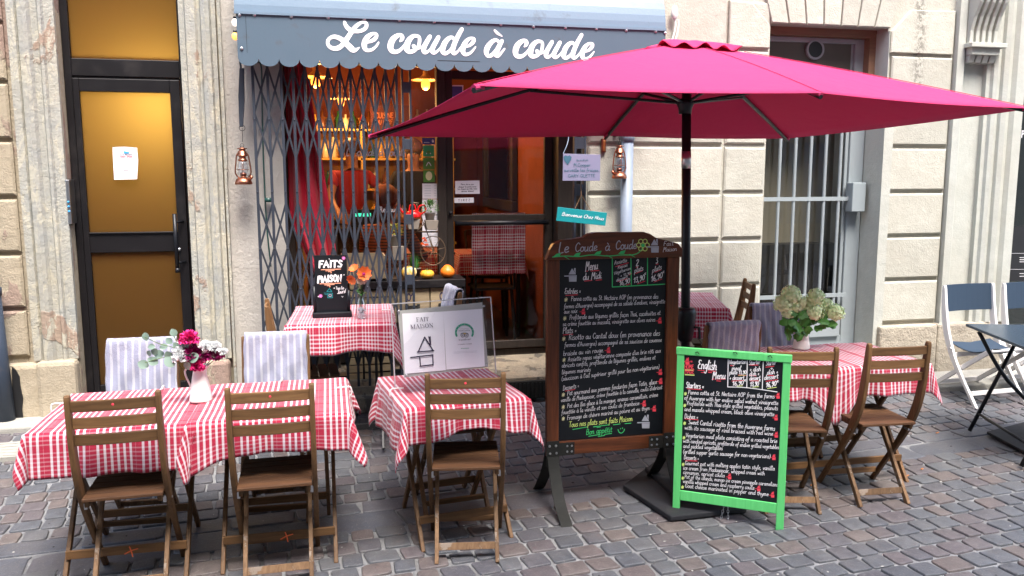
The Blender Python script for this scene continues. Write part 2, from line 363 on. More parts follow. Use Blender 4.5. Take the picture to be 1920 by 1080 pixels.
def cloth_mat(name, rot=False, even=False):
    m = mat(name, (.6,.02,.07), .85); N = NT(m)
    uv = N.n('ShaderNodeUVMap'); sep = N.n('ShaderNodeSeparateXYZ'); N.l(uv.outputs[0], sep.inputs[0])
    U, V = (sep.outputs[1], sep.outputs[0]) if rot else (sep.outputs[0], sep.outputs[1])
    def stripes(x, pitch, duty, grp, on):
        a = N.math('LESS_THAN', N.math('FRACT', N.math('DIVIDE', x, pitch)), duty)
        b = N.math('LESS_THAN', N.math('FRACT', N.math('DIVIDE', x, grp)), on); return N.math('MULTIPLY', a, b)
    wu = stripes(U, .0245, .39, .1715, .86); wv = stripes(V, .0175, .38, .1225, .86)
    thr = N.math('ADD', N.math('MULTIPLY', N.noise(uv.outputs[0], 900, 2, .5), .10), -.05)
    f = N.math('ADD', N.math('MULTIPLY', wu, N.math('ADD', .74 if not even else .50, N.math('MULTIPLY', wv, .22 if not even else .45))), N.math('MULTIPLY', N.math('SUBTRACT', 1, wu), N.math('MULTIPLY', wv, .20 if not even else .45)))
    f = N.math('ADD', f, thr)
    c = N.mix(f, (.37,.001,.032), (.66,.61,.65)); N.col(c)
    def crease(x, k): return N.math('LESS_THAN', N.math('ABSOLUTE', N.math('SUBTRACT', N.math('FRACT', N.math('ADD', N.math('DIVIDE', x, k), N.math('MULTIPLY', N.noise(uv.outputs[0], 3, 1, .5), .02))), .5)), .012)
    co = N.coord(); N.l(N.bump(N.math('ADD', N.math('ADD', N.noise(co, 14, 5, .6), N.math('MULTIPLY', N.math('ADD', crease(U, .29), crease(V, .33)), .35)), N.math('MULTIPLY', N.noise(co, 300, 2, .5), .1)), .5, .010), N.b.inputs['Normal'])
    N.b.inputs['Sheen Weight'].default_value = .2
    return m
M['cloth'] = cloth_mat('gingham'); M['cloth_across'] = cloth_mat('gingham_across', True); M['cloth_even'] = cloth_mat('gingham_even', True, True)
def towel_mat():
    m = mat('towel', (.6,.6,.66), .95); N = NT(m); co = N.coord(); sep = N.n('ShaderNodeSeparateXYZ'); N.l(co, sep.inputs[0])
    s = N.math('SINE', N.math('ADD', N.math('MULTIPLY', sep.outputs[0], 2*math.pi/.034), N.math('MULTIPLY', N.noise(co, 5, 3, .5), 1.5)))
    f = N.ramp(s, [(.35, (0,0,0)), (.65, (1,1,1))]); N.col(N.mix(f, (.27,.28,.37), (.40,.41,.46)))
    N.l(N.bump(N.math('ADD', N.noise(co, 220, 3, .6), N.math('MULTIPLY', N.noise(co, 9, 3, .6), 3)), .6, .006), N.b.inputs['Normal']); N.b.inputs['Sheen Weight'].default_value = .3
    return m
M['towel'] = towel_mat()
def canopy_mat():
    m = bpy.data.materials.new('crimson_canvas'); m.use_nodes = True; N = NT(m); b = N.b
    b.inputs['Base Color'].default_value = (.64,.055,.165,1); b.inputs['Roughness'].default_value = .9; b.inputs['Specular IOR Level'].default_value = .15; b.inputs['Sheen Weight'].default_value = .0; b.inputs['Sheen Roughness'].default_value = .4
    b.inputs['Sheen Tint'].default_value = (1,.7,.95,1)
    tr = N.n('ShaderNodeBsdfTranslucent'); tr.inputs[0].default_value = (.42,.0,.035,1); mx = N.n('ShaderNodeMixShader'); mx.inputs[0].default_value = .24
    o = m.node_tree.nodes['Material Output']; N.l(b.outputs[0], mx.inputs[1]); N.l(tr.outputs[0], mx.inputs[2]); N.l(mx.outputs[0], o.inputs[0])
    co = N.coord(); N.l(N.bump(N.math('ADD', N.noise(co, 5, 5, .6), N.math('MULTIPLY', N.noise(co, 420, 2, .5), .03)), .4, .03), b.inputs['Normal'])
    return m
M['canopy'] = canopy_mat()
M['curtain'] = mat('curtain_velvet', (.55,.003,.035), .8); NT(M['curtain']).b.inputs['Sheen Weight'].default_value = .2
# ================================================================== GROUND
def paving():
    g = MB(); n = 60
    xs = [-30,-6]+[ -5+14*i/56 for i in range(57)]+[10,30]; ys = [-8,-3,0,1,2,3,3.5,3.8]+[3.9+.1*i for i in range(25)]+[6.6]
    for y in ys:
        for x in xs: g.v.append((x, y, gz(x, y)-.004))
    w_ = len(xs)
    g.f = [(j*w_+i, j*w_+i+1, (j+1)*w_+i+1, (j+1)*w_+i) for j in range(len(ys)-1) for i in range(w_-1)]; g.mi = [0]*len(g.f)
    tag(g.build('ground', M['mortar'], smooth=True), kind='structure')
    ca, sa = math.cos(math.atan(TA)), math.sin(math.atan(TA))
    def stone(mb, u, v, lu, lv, h, rnd=.35):
        cx, cy = u*ca - v*sa, 3.80 + u*sa + v*ca
        if cx < -5 or cx > 9: return
        n = 16; jit = [1+random.uniform(-.055,.055) for _ in range(n)]; e = .22
        tilt = (random.uniform(-.03,.03), random.uniform(-.03,.03)); hh = h*random.uniform(.8,1.25); sk = random.uniform(-.12,.12)
        vs = []
        for ring, (s_, dz) in enumerate(((1.0,-.02),(.99,.45*hh),(.965,.86*hh),(.90,hh))):
            for k in range(n):
                a = 2*math.pi*(k+.5)/n; c, s = math.cos(a), math.sin(a)
                x = math.copysign(abs(c)**e, c)*lu/2*s_*jit[k]; y = math.copysign(abs(s)**e, s)*lv/2*s_*jit[k]; x += y*sk
                X = cx + x*ca - y*sa; Y = cy + x*sa + y*ca
                vs.append((X, Y, gz(X, Y) + dz + (x*tilt[0]+y*tilt[1] if ring else 0)))
        b = len(mb.v); fs = []
        for r in range(3):
            for k in range(n): fs.append((r*n+k, r*n+(k+1)%n, (r+1)*n+(k+1)%n, (r+1)*n+k))
        fs.append(tuple(3*n+k for k in range(n))); mb.add(vs, fs)
    def field(v0, v1, pv, pu, gap, h, mb, vary=.25, u0=-6.0, u1=9.5):
        v = v0; r = 0
        while v < v1-.02:
            pvr = pv*random.uniform(.93,1.07); u = u0 + random.uniform(0, pu)
            while u < u1:
                l = pu*random.uniform(1-vary, 1+vary); stone(mb, u+l/2, v+pvr/2+random.uniform(-.004,.004), l-gap, pvr-gap, h); u += l
            v += pvr; r += 1
    st = MB(); field(-3.4, 0.0, .124, .132, .015, .0065, st); tag(st.build('street_cobbles', M['cobble'], smooth=True), kind='structure')
    sb = MB(); field(0.0, .24, .24, .52, .010, .004, sb, .2); field(.24, .38, .14, .34, .010, .004, sb, .2)
    tag(sb.build('gutter_slabs', M['slab'], smooth=True), kind='structure')
    pv = MB(); field(.39, 2.4, .105, .118, .013, .0065, pv); tag(pv.build('pavement_cobbles', M['cobble'], smooth=True), kind='structure')
    # pale kerbs along the walls
    for nm, x0, x1, y0 in (('pavement_edge_left', -5, -1.62, 5.42), ('pavement_edge_right', 3.9, 9, 5.22)):
        k = MB(); z = gz((x0+x1)/2, 5.5)
        k.box(x0, x1, y0, 5.72, z-.06, z+.035); tag(k.build(nm, M['concrete'], bevel=.012), kind='structure')
    mh = MB(); c = G(40, 850, .10); mh.box(c.x-.35, c.x+.16, c.y-.15, c.y+.17, gz(c.x,c.y)-.02, gz(c.x,c.y)+.018)
    for i in range(5): mh.box(c.x-.33, c.x+.14, c.y-.13+i*.058, c.y-.11+i*.058, gz(c.x,c.y)+.018, gz(c.x,c.y)+.022)
    tag(mh.build('drain_cover', M['concrete'], bevel=.004), 'square grey drain cover set in the ground before the left wall', 'drain cover')
paving()
# ================================================================== BUILDINGS
COURSES = [.525+.355*k for k in range(8)]
def block(mb, x0, x1, z0, z1, y, g=.013, dep=.028, ch=.013):
    """one rusticated block with a chamfered face"""
    a0, a1, b0, b1 = x0+g, x1-g, z0+g, z1-g
    vs = [(x, yy, z) for yy, c in ((y+dep, 0), (y+ch*.8, 0), (y, ch)) for x, z in ((a0+c,b0+c),(a1-c,b0+c),(a1-c,b1-c),(a0+c,b1-c))]
    mb.add(vs, [(0,1,5,4),(1,2,6,5),(2,3,7,6),(3,0,4,7),(4,5,9,8),(5,6,10,9),(6,7,11,10),(7,4,8,11),(8,9,10,11)])
def blocks(mb, x0, x1, y, zlow=.525, top=3.6):
    z = [zlow] + [c for c in COURSES if c > zlow+.02] + [3.365, 3.72]
    for a, b in zip(z, z[1:]):
        if a < top: block(mb, x0, x1, a, b, y)
left_b = thing('peeling_stone_building', 'left building of peeling pink and cream stone round the black door', 'building', (0,0,0))
shop_b = thing('cream_stone_building', 'cream block building holding the restaurant front and the barred window', 'building', (0,0,0))
right_b = thing('neighbour_shop_building', 'pale building at the right edge with fluted corbel and dark shop window', 'building', (0,0,0))
TOPZ = 10.0; DX0, DX1 = -1.62, -.895; BK = 6.35
# --- left building
wl = MB(); y = FY+.028
wl.box(-9, -1.90, y, BK, 0, TOPZ); wl.box(DX0-.28, DX0-.004, y, BK, 0, 3.35); wl.box(DX0-.28, -.66, y, BK, 3.35, TOPZ); wl.box(DX1+.004, -.66, y, BK, 0, 3.35)
for x0, x1 in ((-3.1,-1.90), (-4.6,-3.1), (-6.2,-4.6)): blocks(wl, x0, x1, FY, .56, 3.5)
wl.build('wall', M['pink_block'], left_b)
pl = MB(); pl.box(-9, -1.74, FY-.06, FY+.04, 0, .53); pl.box(-1.86, DX0-.001, FY-.085, FY+.03, 0, .545); pl.box(DX1+.001, -.68, FY-.075, FY+.03, 0, .50)
pl.build('plinth', M['pink_block'], left_b, bevel=.03)
def moulded(mb, xa, prof, z0, z1):
    """vertical moulding: prof = [(dx, depth out of the wall)], stepped and rounded"""
    pts = [(xa+dx, FY-d) for dx, d in prof]; pts = [(pts[0][0], FY+.03)] + pts + [(pts[-1][0], FY+.03)]
    mb.prism(pts[::-1], 'z', z0, z1)
ds = MB(); moulded(ds, -1.875, [(0,.035),(.045,.04),(.055,.025),(.065,.05),(.095,.058),(.115,.045),(.13,.02),(.165,.02),(.175,.035),(.19,.03),(.20,.01),(.255,.005)], .545, 3.35)
ds.build('door_jamb', M['peeling_stone'], left_b)
ds = MB(); moulded(ds, DX1, [(0,.0),(.035,.005),(.045,.03),(.10,.03),(.115,.012),(.13,.012),(.14,.04),(.165,.052),(.19,.045),(.20,.02),(.225,.015)], .50, 3.35)
ds.build('door_jamb', M['peeling_stone'], left_b)
ds = MB(); ds.box(-.66, -.645, FY-.018, FY+.03, .14, 1.75); ds.box(-.66,-.64, FY-.01, FY+.03, 1.75, 3.6)
ds.build('edge_strip', M['peeling_stone'], left_b)
# hallway behind the black door
hw = MB(); hw.box(-2.2, -.2, 7.6, 7.65, 0, 3.6); hw.box(-2.25, -2.2, 6.35, 7.65, 0, 3.6); hw.box(-.25, -.2, 6.4, 7.65, 0, 3.6); hw.box(-2.2, -.2, 6.35, 7.6, 3.55, 3.6); hw.box(-2.2,-.2,5.9,7.6,.05,.1)
hw.build('hallway', M['ochre_wall'], left_b)
dr = MB(); DY = 5.82
dr.box(DX0, -1.575, DY, DY+.06, .10, 3.35); dr.box(-.925, DX1, DY, DY+.06, .10, 3.35); dr.box(-1.575, -.925, DY, DY+.06, 2.36, 2.47); dr.box(-1.575,-.925,DY,DY+.06,3.30,3.35)
df = dr.build('door_frame', M['black_frame'], left_b, bevel=.004)
tp = MB(); tp.box(-1.575, -.925, DY+.03, DY+.036, 2.47, 3.30); tp.build('transom_pane', M['amber_glass'], df)
dl = MB(); yy = DY-.012
dl.box(-1.572, -1.535, yy, yy+.05, .12, 2.345); dl.box(-.99, -.928, yy, yy+.05, .12, 2.345); dl.box(-1.535,-.99,yy,yy+.05,2.262,2.345); dl.box(-1.574,-.926,yy+.02,yy+.045,2.345,2.359); dl.box(-1.535,-.99,yy,yy+.05,1.222,1.350); dl.box(-1.535,-.99,yy,yy+.05,.12,.33)
dl.box(-1.535,-.99,yy-.012,yy,1.345,1.357)
door = dl.build('door', M['black_frame'], left_b, bevel=.004)
for z0, z1 in ((.33,1.222), (1.35,2.262)):
    q = MB(); q.box(-1.535,-.99,yy+.02,yy+.026,z0,z1); q.build('door_pane', M['amber_glass'], door)
hb = MB(); hb.tube([(-.992,5.735,1.10),(-.992,5.735,1.475)], .013, 10); hb.bar((-.992,5.735,1.15),(-.95,5.81,1.15),.012,.014); hb.bar((-.992,5.735,1.42),(-.95,5.81,1.42),.012,.014)
hb.tube([(-.992,5.735,1.085),(-.992,5.735,1.115)], .015, 10, 0); hb.build('door_handle', M['black_plastic'], door, smooth=True)
kc = MB(); kc.ball((-.985,5.80,1.235), .012, 8, 5); kc.build('lock', M['steel'], door)
hl = bpy.data.lights.new('hallway_light', 'POINT'); hl.energy = 4.6; hl.color = (1,.76,.44); hl.shadow_soft_size = .12
ho = bpy.data.objects.new('hallway_light', hl); COL.objects.link(ho); ho.location = (-1.08, 6.20, 2.20)
lm = MB(); lm.ball((-1.08,6.20,2.20), .05, 12, 8); hlamp = lm.build('hall_lamp', emis('hall_globe', (1,.65,.25), .8), smooth=True)
tag(hlamp, 'warm globe lamp hanging in the hallway behind the black door', 'lamp')
ic = MB(); p = W(128, 365, 5.72); ic.box(-1.623,-1.60,5.69,5.80, 1.42, 1.70); io = ic.build('intercom', M['steel'], bevel=.004)
bt = MB(); [bt.ball((-1.612,5.687,z), .007, 8, 5) for z in (1.5,1.53,1.56)]; bt.build('button', M['paper_blue'], io)
tag(io, 'narrow steel intercom panel on the left jamb of the black door', 'intercom')
def drainpipe(name, label, pts, r, m, collars):
    mb = MB(); mb.tube(pts, r, 16); o = mb.build(name, m, smooth=True)
    for i, (z, rr, h) in enumerate(collars):
        c = MB(); c.lathe([(rr,-h/2),(rr,h/2)], 16, (pts[0][0] + (pts[-1][0]-pts[0][0])*(z-pts[0][2])/(pts[-1][2]-pts[0][2]), pts[0][1], z)); c.build('collar', m, o, smooth=True)
    return tag(o, label, 'drainpipe')
pL = W(33, 740, 5.60)
drainpipe('drainpipe', 'dark blue grey iron drainpipe at the far left wall base', [(pL.x-.075,5.60,.10),(pL.x-.100,5.60,1.02)], .052, M['dark_pipe'], [(1.01,.058,.05)])
d2 = MB(); d2.tube([(pL.x-.120,5.60,1.04),(pL.x-.14,5.60,3.4)], .033, 12); o2 = bpy.data.objects['drainpipe']; d2.build('upper_pipe', M['black'], o2, smooth=True)
cv = MB(); cv.prism([(W(px,py,FY-.07).x,W(px,py,FY-.07).z) for px,py in ((22,688),(29,694),(36,706),(38,726),(43,748),(41,768),(44,790),(40,803),(24,806))],'y',FY-.068,FY-.058); cv.build('chipped_hollow_shade', M['black'], left_b)  # shade inside the chipped hollow, painted as a flat black patch on the plinth
# --- middle building
SX0, SX1, SY = -.285, 1.84, 6.00
wx = MB(); wx.box(-.66, SX0, y, BK, 0, TOPZ); wx.box(SX0, SX1, y, BK, 2.62, TOPZ)
wx.build('plaster_wall', M['grey_plaster'], shop_b)
wm = MB(); WX0, WX1, WZ0, WZ1 = 3.28, 4.29, .26, 2.83
wm.box(SX1, WX0, y, BK, 0, TOPZ); wm.box(WX1, 4.885, y, BK, 0, TOPZ); wm.box(WX0, WX1, y, BK, 3.40, TOPZ); wm.box(WX0, WX1, y, BK, 0, WZ0)
for x0, x1 in ((SX1+.0, 2.17), (2.17, 2.92), (2.92, WX0), (WX1+.02, 4.885)):
    blocks(wm, x0, x1, FY if x1 != WX0 else FY+.008, .525, 2.70 if x1 < 4 else 2.6)
block(wm, 1.95, 2.92, 2.655, 3.36, FY-.004); block(wm, 1.95, 2.92, 3.36, 3.8, FY)
# flat arch over the window
def poly_block(mb, poly, y, ch=.01):
    cx = sum(p[0] for p in poly)/len(poly); cz = sum(p[1] for p in poly)/len(poly)
    def sh(p, k): d = math.hypot(p[0]-cx, p[1]-cz); s = 1-k/d; return (cx+(p[0]-cx)*s, cz+(p[1]-cz)*s)
    r0 = [sh(p, .016) for p in poly]; r1 = [sh(p, .016+ch) for p in poly]; n = len(poly)
    vs = [(x, y+.05, z) for x, z in r0] + [(x, y+.008, z) for x, z in r0] + [(x, y, z) for x, z in r1]
    mb.add(vs, [tuple(2*n+i for i in range(n))] + [(r*n+i, r*n+(i+1)%n, (r+1)*n+(i+1)%n, (r+1)*n+i) for r in range(2) for i in range(n)])
wm.box(WX0, WX1, y+.0, BK, 2.86, 3.40)
nv = 7
for i in range(nv):
    a0, a1 = WX0+(WX1-WX0)*i/nv, WX0+(WX1-WX0)*(i+1)/nv; k = .30
    t0, t1 = a0+(a0-3.785)*k, a1+(a1-3.785)*k
    poly_block(wm, [(a0,2.835),(a1,2.835),(t1,3.35),(t0,3.35)], FY)
poly_block(wm, [(2.92,2.655),(WX0,2.655),(WX0,2.835),(WX0-.17,3.01),(2.92,3.01)], FY)
poly_block(wm, [(WX1+.0,2.66),(4.885,2.66),(4.885,3.01),(WX1+.17,3.01),(WX1,2.83)], FY)
wm.build('wall', M['cream_stone'], shop_b)
pm = MB(); pm.box(SX1, 2.17, FY-.03, FY+.03, 0, .51); pm.box(2.17, WX0-.02, FY-.03, FY+.03, 0, .51); pm.box(WX1+.03, 4.86, FY-.05, FY+.03, 0, .51); pm.box(WX0-.02, WX1+.03, FY-.06, FY+.25, 0, WZ0)
pm.build('plinth', M['plinth_stone'], shop_b, bevel=.018)
sp = MB(); sp.box(WX1-.006, WX1+.075, FY-.006, 5.929, WZ0+.001, 2.30); sp.box(WX1-.004, WX1+.0, FY+.002, 5.86, 2.30, 2.83); sp.build('painted_jamb', M['white_paint_stone'], shop_b)
# barred window
wf = MB(); wy = 5.93
fx0, fx1 = WX0, WX1-.008
wf.box(fx0, fx0+.05, wy, wy+.06, WZ0, 2.80); wf.box(fx1-.13, fx1, wy, wy+.06, WZ0, 2.80); wf.box(fx0+.05, fx1-.13, wy, wy+.06, 2.76, 2.80); wf.box(fx0+.05, fx1-.13, wy, wy+.06, WZ0, .40)
wf.box(fx1-.16, fx1-.13, wy+.02, wy+.05, .40, 2.76)
win = wf.build('window', M['window_grey'], shop_b, bevel=.006)
hf = MB(); hf.box(WX0, WX1, 5.86, 5.93, 2.80, 2.86); hf.box(WX1-.06, WX1-.001, 5.86, 5.93, 2.31, 2.80); hf.build('wooden_head', wood_mat('brown_trim', (.30,.17,.10), (.22,.12,.08), axis=0), win)
sl_ = MB(); sl_.box(fx0+.05, fx1-.16, wy-.03, wy-.005, .395, .56); sl_.box(WX0, WX1, 5.78, 5.93, WZ0-.02, WZ0+.03); sl_.build('sill', M['window_grey'], win, bevel=.005)
pn = MB(); pn.box(fx0+.05, fx1-.16, wy+.03, wy+.036, .40, 2.76); pn.build('pane', M['dark_glass'], win)
br = MB()
for px in (1464,1493,1522,1550,1578):
    x = W(px, 257, 5.90).x; br.tube([(x,5.90,.56),(x,5.90,2.33)], .013, 8)
for z in (1.535, .745, 2.32): br.box(fx0+.01, fx1-.13, 5.885, 5.897, z-.016, z+.016)
br.build('grille', M['window_grey'], win, smooth=False)
lk = MB(); lk.box(fx1-.155, fx1-.035, 5.83, 5.925, 1.43, 1.665); lk.build('lock_box', M['window_grey'], win, bevel=.006)
vt = MB(); q = MB(); q.box(fx0+.05,fx1-.16,wy+.012,wy+.028,2.34,2.76); q.build('top_panel', mat('brown_panel',(.075,.065,.05),.35), win); c = W(1528, 93, 5.93); vt.lathe([(.0,0),(.062,0),(.062,.012)], 24, (0,0,0), M=Matrix.Translation((c.x,5.936,c.z)) @ Matrix.Rotation(R_(90),4,'X')); vt.build('air_vent', M['black'], win, smooth=False)
vt = MB(); vt.lathe([(.062,0),(.078,0),(.078,.02),(.062,.02),(.062,0)], 24, (0,0,0), M=Matrix.Translation((c.x,5.940,c.z)) @ Matrix.Rotation(R_(90),4,'X')); vt.build('vent_ring', M['window_grey'], win)
rb = MB(); rb.box(2.9, 4.9, 6.36, 6.40, 0, 3.2); 
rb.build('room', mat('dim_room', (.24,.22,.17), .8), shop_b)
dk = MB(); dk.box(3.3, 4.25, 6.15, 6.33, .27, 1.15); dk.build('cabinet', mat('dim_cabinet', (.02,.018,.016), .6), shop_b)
# --- right neighbour
wr = MB(); wr.box(4.885, 9.0, FY+.06, BK, 3.2, TOPZ); wr.box(4.885, 5.50, FY+.06, BK, 0, 3.2); wr.box(7.6, 9, FY+.06, BK, 0, 3.2)
wr.build('wall', M['white_paint_stone'], right_b)
pr = MB()
def mould2(mb, xa, prof, z0, z1, m=None):
    pts = [(xa+dx, FY-d) for dx, d in prof]; pts = [(pts[0][0], FY+.07)] + pts + [(pts[-1][0], FY+.07)]; mb.prism(pts[::-1], 'z', z0, z1)
mould2(pr, 4.885, [(0,.03),(.06,.035),(.075,.02),(.10,-.01)], .51, 3.6)
mould2(pr, 4.985, [(0,-.03),(.20,-.03)], .51, 3.6)
mould2(pr, 5.185, [(0,.01),(.035,.01),(.045,.035),(.075,.045),(.085,.02),(.12,.02),(.13,.045),(.165,.06),(.185,.03),(.22,.03),(.245,.06),(.32,.065)], .51, 3.6)
pr.build('pilaster', M['white_paint_stone'], right_b)
cb = MB(); cx0, cx1 = 4.96, 5.22
cb.box(cx0-.03, cx1+.04, FY-.12, FY+.03, 2.715, 2.75); cb.box(cx0, cx1, FY-.09, FY+.03, 2.66, 2.715)
for i in range(4): cb.prism([(FY+.03,2.60),(FY-.05,2.605),(FY-.07,2.66),(FY+.03,2.66)], 'x', cx0+.008+i*.063, cx0+.058+i*.063)
for i in range(5):
    x = cx0+.002+i*.056
    cb.prism([(FY+.03,2.75),(FY-.055,2.75),(FY-.06,2.85),(FY-.09,2.95),(FY-.14,3.05),(FY-.18,3.2),(FY+.03,3.2)], 'x', x, x+.030)
cb.box(cx0, cx1, FY-.035, FY+.03, 2.75, 3.2)
cb.build('corbel', M['white_paint_stone'], right_b, bevel=.004)
pp = MB(); pp.box(4.86, 5.50, FY-.05, FY+.06, 0, .51); pp.build('plinth', M['plinth_stone'], right_b, bevel=.02)
sf = MB(); sf.box(5.49, 5.55, FY-.02, FY+.05, 0.1, 3.2); sf.box(5.55, 7.6, FY+.0, FY+.05, .1, .45); sf.box(5.55,7.6,FY,FY+.05,3.0,3.2); sf.box(6.6,6.66,FY,FY+.05,.45,3.0)
sw = sf.build('shop_window', M['white_paint'], right_b, bevel=.005)
sg = MB(); sg.box(5.55, 7.6, FY+.03, FY+.036, .45, 3.0); sg.build('pane', M['dark_glass'], sw)
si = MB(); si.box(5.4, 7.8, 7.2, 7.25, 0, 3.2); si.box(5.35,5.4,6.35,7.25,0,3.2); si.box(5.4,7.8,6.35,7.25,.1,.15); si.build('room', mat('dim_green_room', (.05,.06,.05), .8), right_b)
# opposite side of the street (lights and reflections)
ob = thing('opposite_building', 'plain stone building across the street, behind the viewer', 'building', (0,0,0))
oo = MB(); oo.box(-16, 16, -3.8, -2.8, -.1, 10.5)
oo.build('wall', M['far_wall'], ob)
for i in range(9):
    for j in range(3):
        x = -12.5+3.1*i; z = .8+2.7*j; q = MB(); q.box(x-.5, x+.5, -2.8, -2.77, z, z+1.6); q.build('shutter', M['grey_pipe'], ob)
# ================================================================== RESTAURANT FRONT (part of the cream building)
sfm = MB(); sd_ = .09
sfm.box(SX0, SX0+.05, SY-.03, SY+.05, .36, 2.62); sfm.box(.785, .850, SY-.04, SY+.05, .36, 2.62); sfm.box(1.665, SX1, SY-.16, SY+.05, .30, 2.62)
sfm.box(SX0+.05, 1.665, SY-.03, SY+.05, 2.50, 2.62); sfm.box(SX0+.05,.785,SY-.03,SY+.05,.36,.46); sfm.box(.85,1.665,SY+.02,SY+.06,.34,.40)
sfr = sfm.build('shop_frame', M['dark_wood'], shop_b, bevel=.006)
q = MB(); q.box(SX0+.05,.785,SY+.005,SY+.011,.46,2.50); q.build('shop_pane', M['glass'], sfr)
# glass door on the right of the mullion
dm = MB(); dm.box(.853,.905,SY-.01,SY+.03,.41,2.48); dm.box(1.60,1.662,SY-.01,SY+.03,.41,2.48); dm.box(.905,1.60,SY-.01,SY+.03,2.42,2.48); dm.box(.905,1.60,SY-.01,SY+.03,.41,.47); dm.box(.905,1.60,SY-.012,SY+.03,1.385,1.435)
gd = dm.build('glass_door', M['dark_wood'], shop_b, bevel=.004)
q = MB(); q.box(.905,1.60,SY+.01,SY+.015,.47,1.385); q.box(.905,1.60,SY+.01,SY+.015,1.435,2.42); q.build('door_pane', M['glass'], gd)
q = MB(); q.tube([(.91,SY-.05,1.375),(1.62,SY-.05,1.375)],.018,8); q.ball((.88,SY-.03,1.45),.016,8,6); q.build('push_bar', M['black_plastic'], gd, smooth=True)
# stone step with the grated riser
st = MB(); st.add([(SX0,5.50,.14),(1.84,5.50,.14),(1.84,5.50,.295),(SX0,5.50,.295),(1.84,6.02,.35),(SX0,6.02,.35)],[(0,1,2,3),(3,2,4,5)])
st.add([(-.45,5.40,.14),(.62,5.40,.14),(.62,5.40,.235),(-.45,5.40,.235),(.62,5.52,.24),(-.45,5.52,.24)],[(0,1,2,3),(3,2,4,5),(1,5,4,2)])
st.build('entrance_step', M['worn_step'], shop_b)
gr = MB(); gr.box(.72,1.84,5.462,5.495,.15,.275)
for i in range(38): gr.box(.73+i*.029,.742+i*.029,5.450,5.462,.16,.265)
gr.build('cellar_grate', M['iron'], shop_b)
# --- the room
rm = MB(); IX0, IX1, IY1, CZ = -2.6, 1.70, 9.4, 2.95
rm.box(IX0, IX1, IY1, IY1+.05, .3, CZ); rm.box(IX0-.05, IX0, 6.35, IY1, .3, CZ); rm.box(IX1, IX1+.05, 6.06, IY1, .3, CZ); rm.box(IX0, SX0, 6.35, 6.40, .3, CZ); rm.box(IX0, IX1, 6.1, IY1, CZ, CZ+.05)
rm.box(SX0-.05, SX0, SY+.05, 6.4, .3, CZ)
rm.build('dining_room', M['orange_wall'], shop_b)
fl = MB(); fl.box(IX0, IX1+.0, 6.03, IY1, .30, .352); fl.build('room_floor', mat('room_floor', (.06,.035,.025), .45), shop_b)
M['shelf_wall'] = mat('shelf_wall', (.50,.30,.06), .7)
def pendant(loc, label, k):
    t = thing('pendant_lamp', label, 'lamp', loc, 0, 'pendant lamps in the dining room')
    m_ = MB(); m_.tube([(0,0,.14),(0,0,CZ-loc[2])], .004, 6); m_.build('cord', M['black'], t)
    m_ = MB(); m_.lathe([(.018,.14),(.022,.08),(.05,.055),(.125,.035),(.127,.03),(.05,.047),(.016,.05)], 24); m_.build('lamp_shade', paint_mat('lamp_shade_enamel', (.75,.45,.18), .4), t, smooth=True)
    m_ = MB(); m_.ball((0,0,0), .038, 12, 8, (1,1,1.3)); m_.build('bulb', M['bulb'], t, smooth=True)
    l = bpy.data.lights.new('pendant_light', 'POINT'); l.energy = 7*k; l.color = (1,.50,.18); l.shadow_soft_size = .05
    o = bpy.data.objects.new('pendant_light', l); COL.objects.link(o); o.parent = t; o.location = (0,0,-.08)
    return t
a = W(798,158,6.9); pendant(a, 'lit pendant lamp with flat shade behind the window by the mullion', 1.0)
a = W(592,153,6.6); pendant(a, 'lit pendant lamp behind the left part of the folding gate', .8)
a = (0.15, 8.35, 2.45); pendant(a, 'lit pendant lamp deep in the room, over the back shelf', 1.3)
# back shelving with bottles
bs = thing('back_shelf', 'lit yellow bar shelf with bottles at the back of the room', 'shelf', (0,0,0))
b_ = MB(); b_.box(-1.6, 1.35, 9.0, 9.04, .4, 2.35); b_.build('back_panel', M['shelf_wall'], bs)
b_ = MB()
SH = (1.02,1.30,1.60,1.92,2.22)
for z in SH: b_.box(-1.6,1.35,8.76,9.0,z-.022,z)
for x in (-1.6,-.6,.35,1.3): b_.box(x,x+.03,8.76,9.0,.4,2.3)
b_.build('shelf_boards', paint_mat('shelf_boards', (.65,.42,.10), .5), bs)
b_ = MB(); b_.box(-1.7,.9,7.55,7.95,.352,1.22); b_.box(-1.75,.95,7.5,8.0,1.22,1.26); tag(b_.build('bar_counter', M['dark_wood']), 'dark wood bar counter across the back of the room', 'counter')
bcol = [mat('bottle_%s' % n, c, .15) for n, c in (('green',(.02,.09,.03)),('brown',(.12,.04,.01)),('clear',(.5,.48,.40)),('red',(.3,.02,.02)),('yellow',(.6,.35,.05)),('cream',(.65,.55,.38)))]
protos = {}
for i, z in enumerate(SH):
    x = -1.5
    while x < 1.25:
        k = random.randrange(6); hgt = random.choice((.15,.19,.22)); key = (k, hgt)
        if key not in protos:
            m_ = MB(); m_.lathe([(.001,0),(.032,0),(.034,.01),(.034,hgt*.6),(.012,hgt*.78),(.012,hgt),(.001,hgt)], 8); me = m_.build('bottle', bcol[k], smooth=True); protos[key] = me; o = me
        else: o = protos[key].copy(); COL.objects.link(o)
        o.location = (x, 8.88+random.uniform(-.04,.03), z)
        tag(o, 'bottle or jar standing on the lit back shelf of the bar', 'bottle', 'bottles on the bar shelf'); x += random.uniform(.065,.11)
sg_ = MB(); a = W(735,225,8.7); sg_.box(a.x-.22,a.x+.22,8.68,8.70,a.z-.13,a.z+.15); cs = sg_.build('wall_sign', mat('maroon_sign', (.10,.02,.02), .7)); tag(cs, 'small maroon sign reading CUISINE DU CHEF hung before the bar shelf', 'sign')
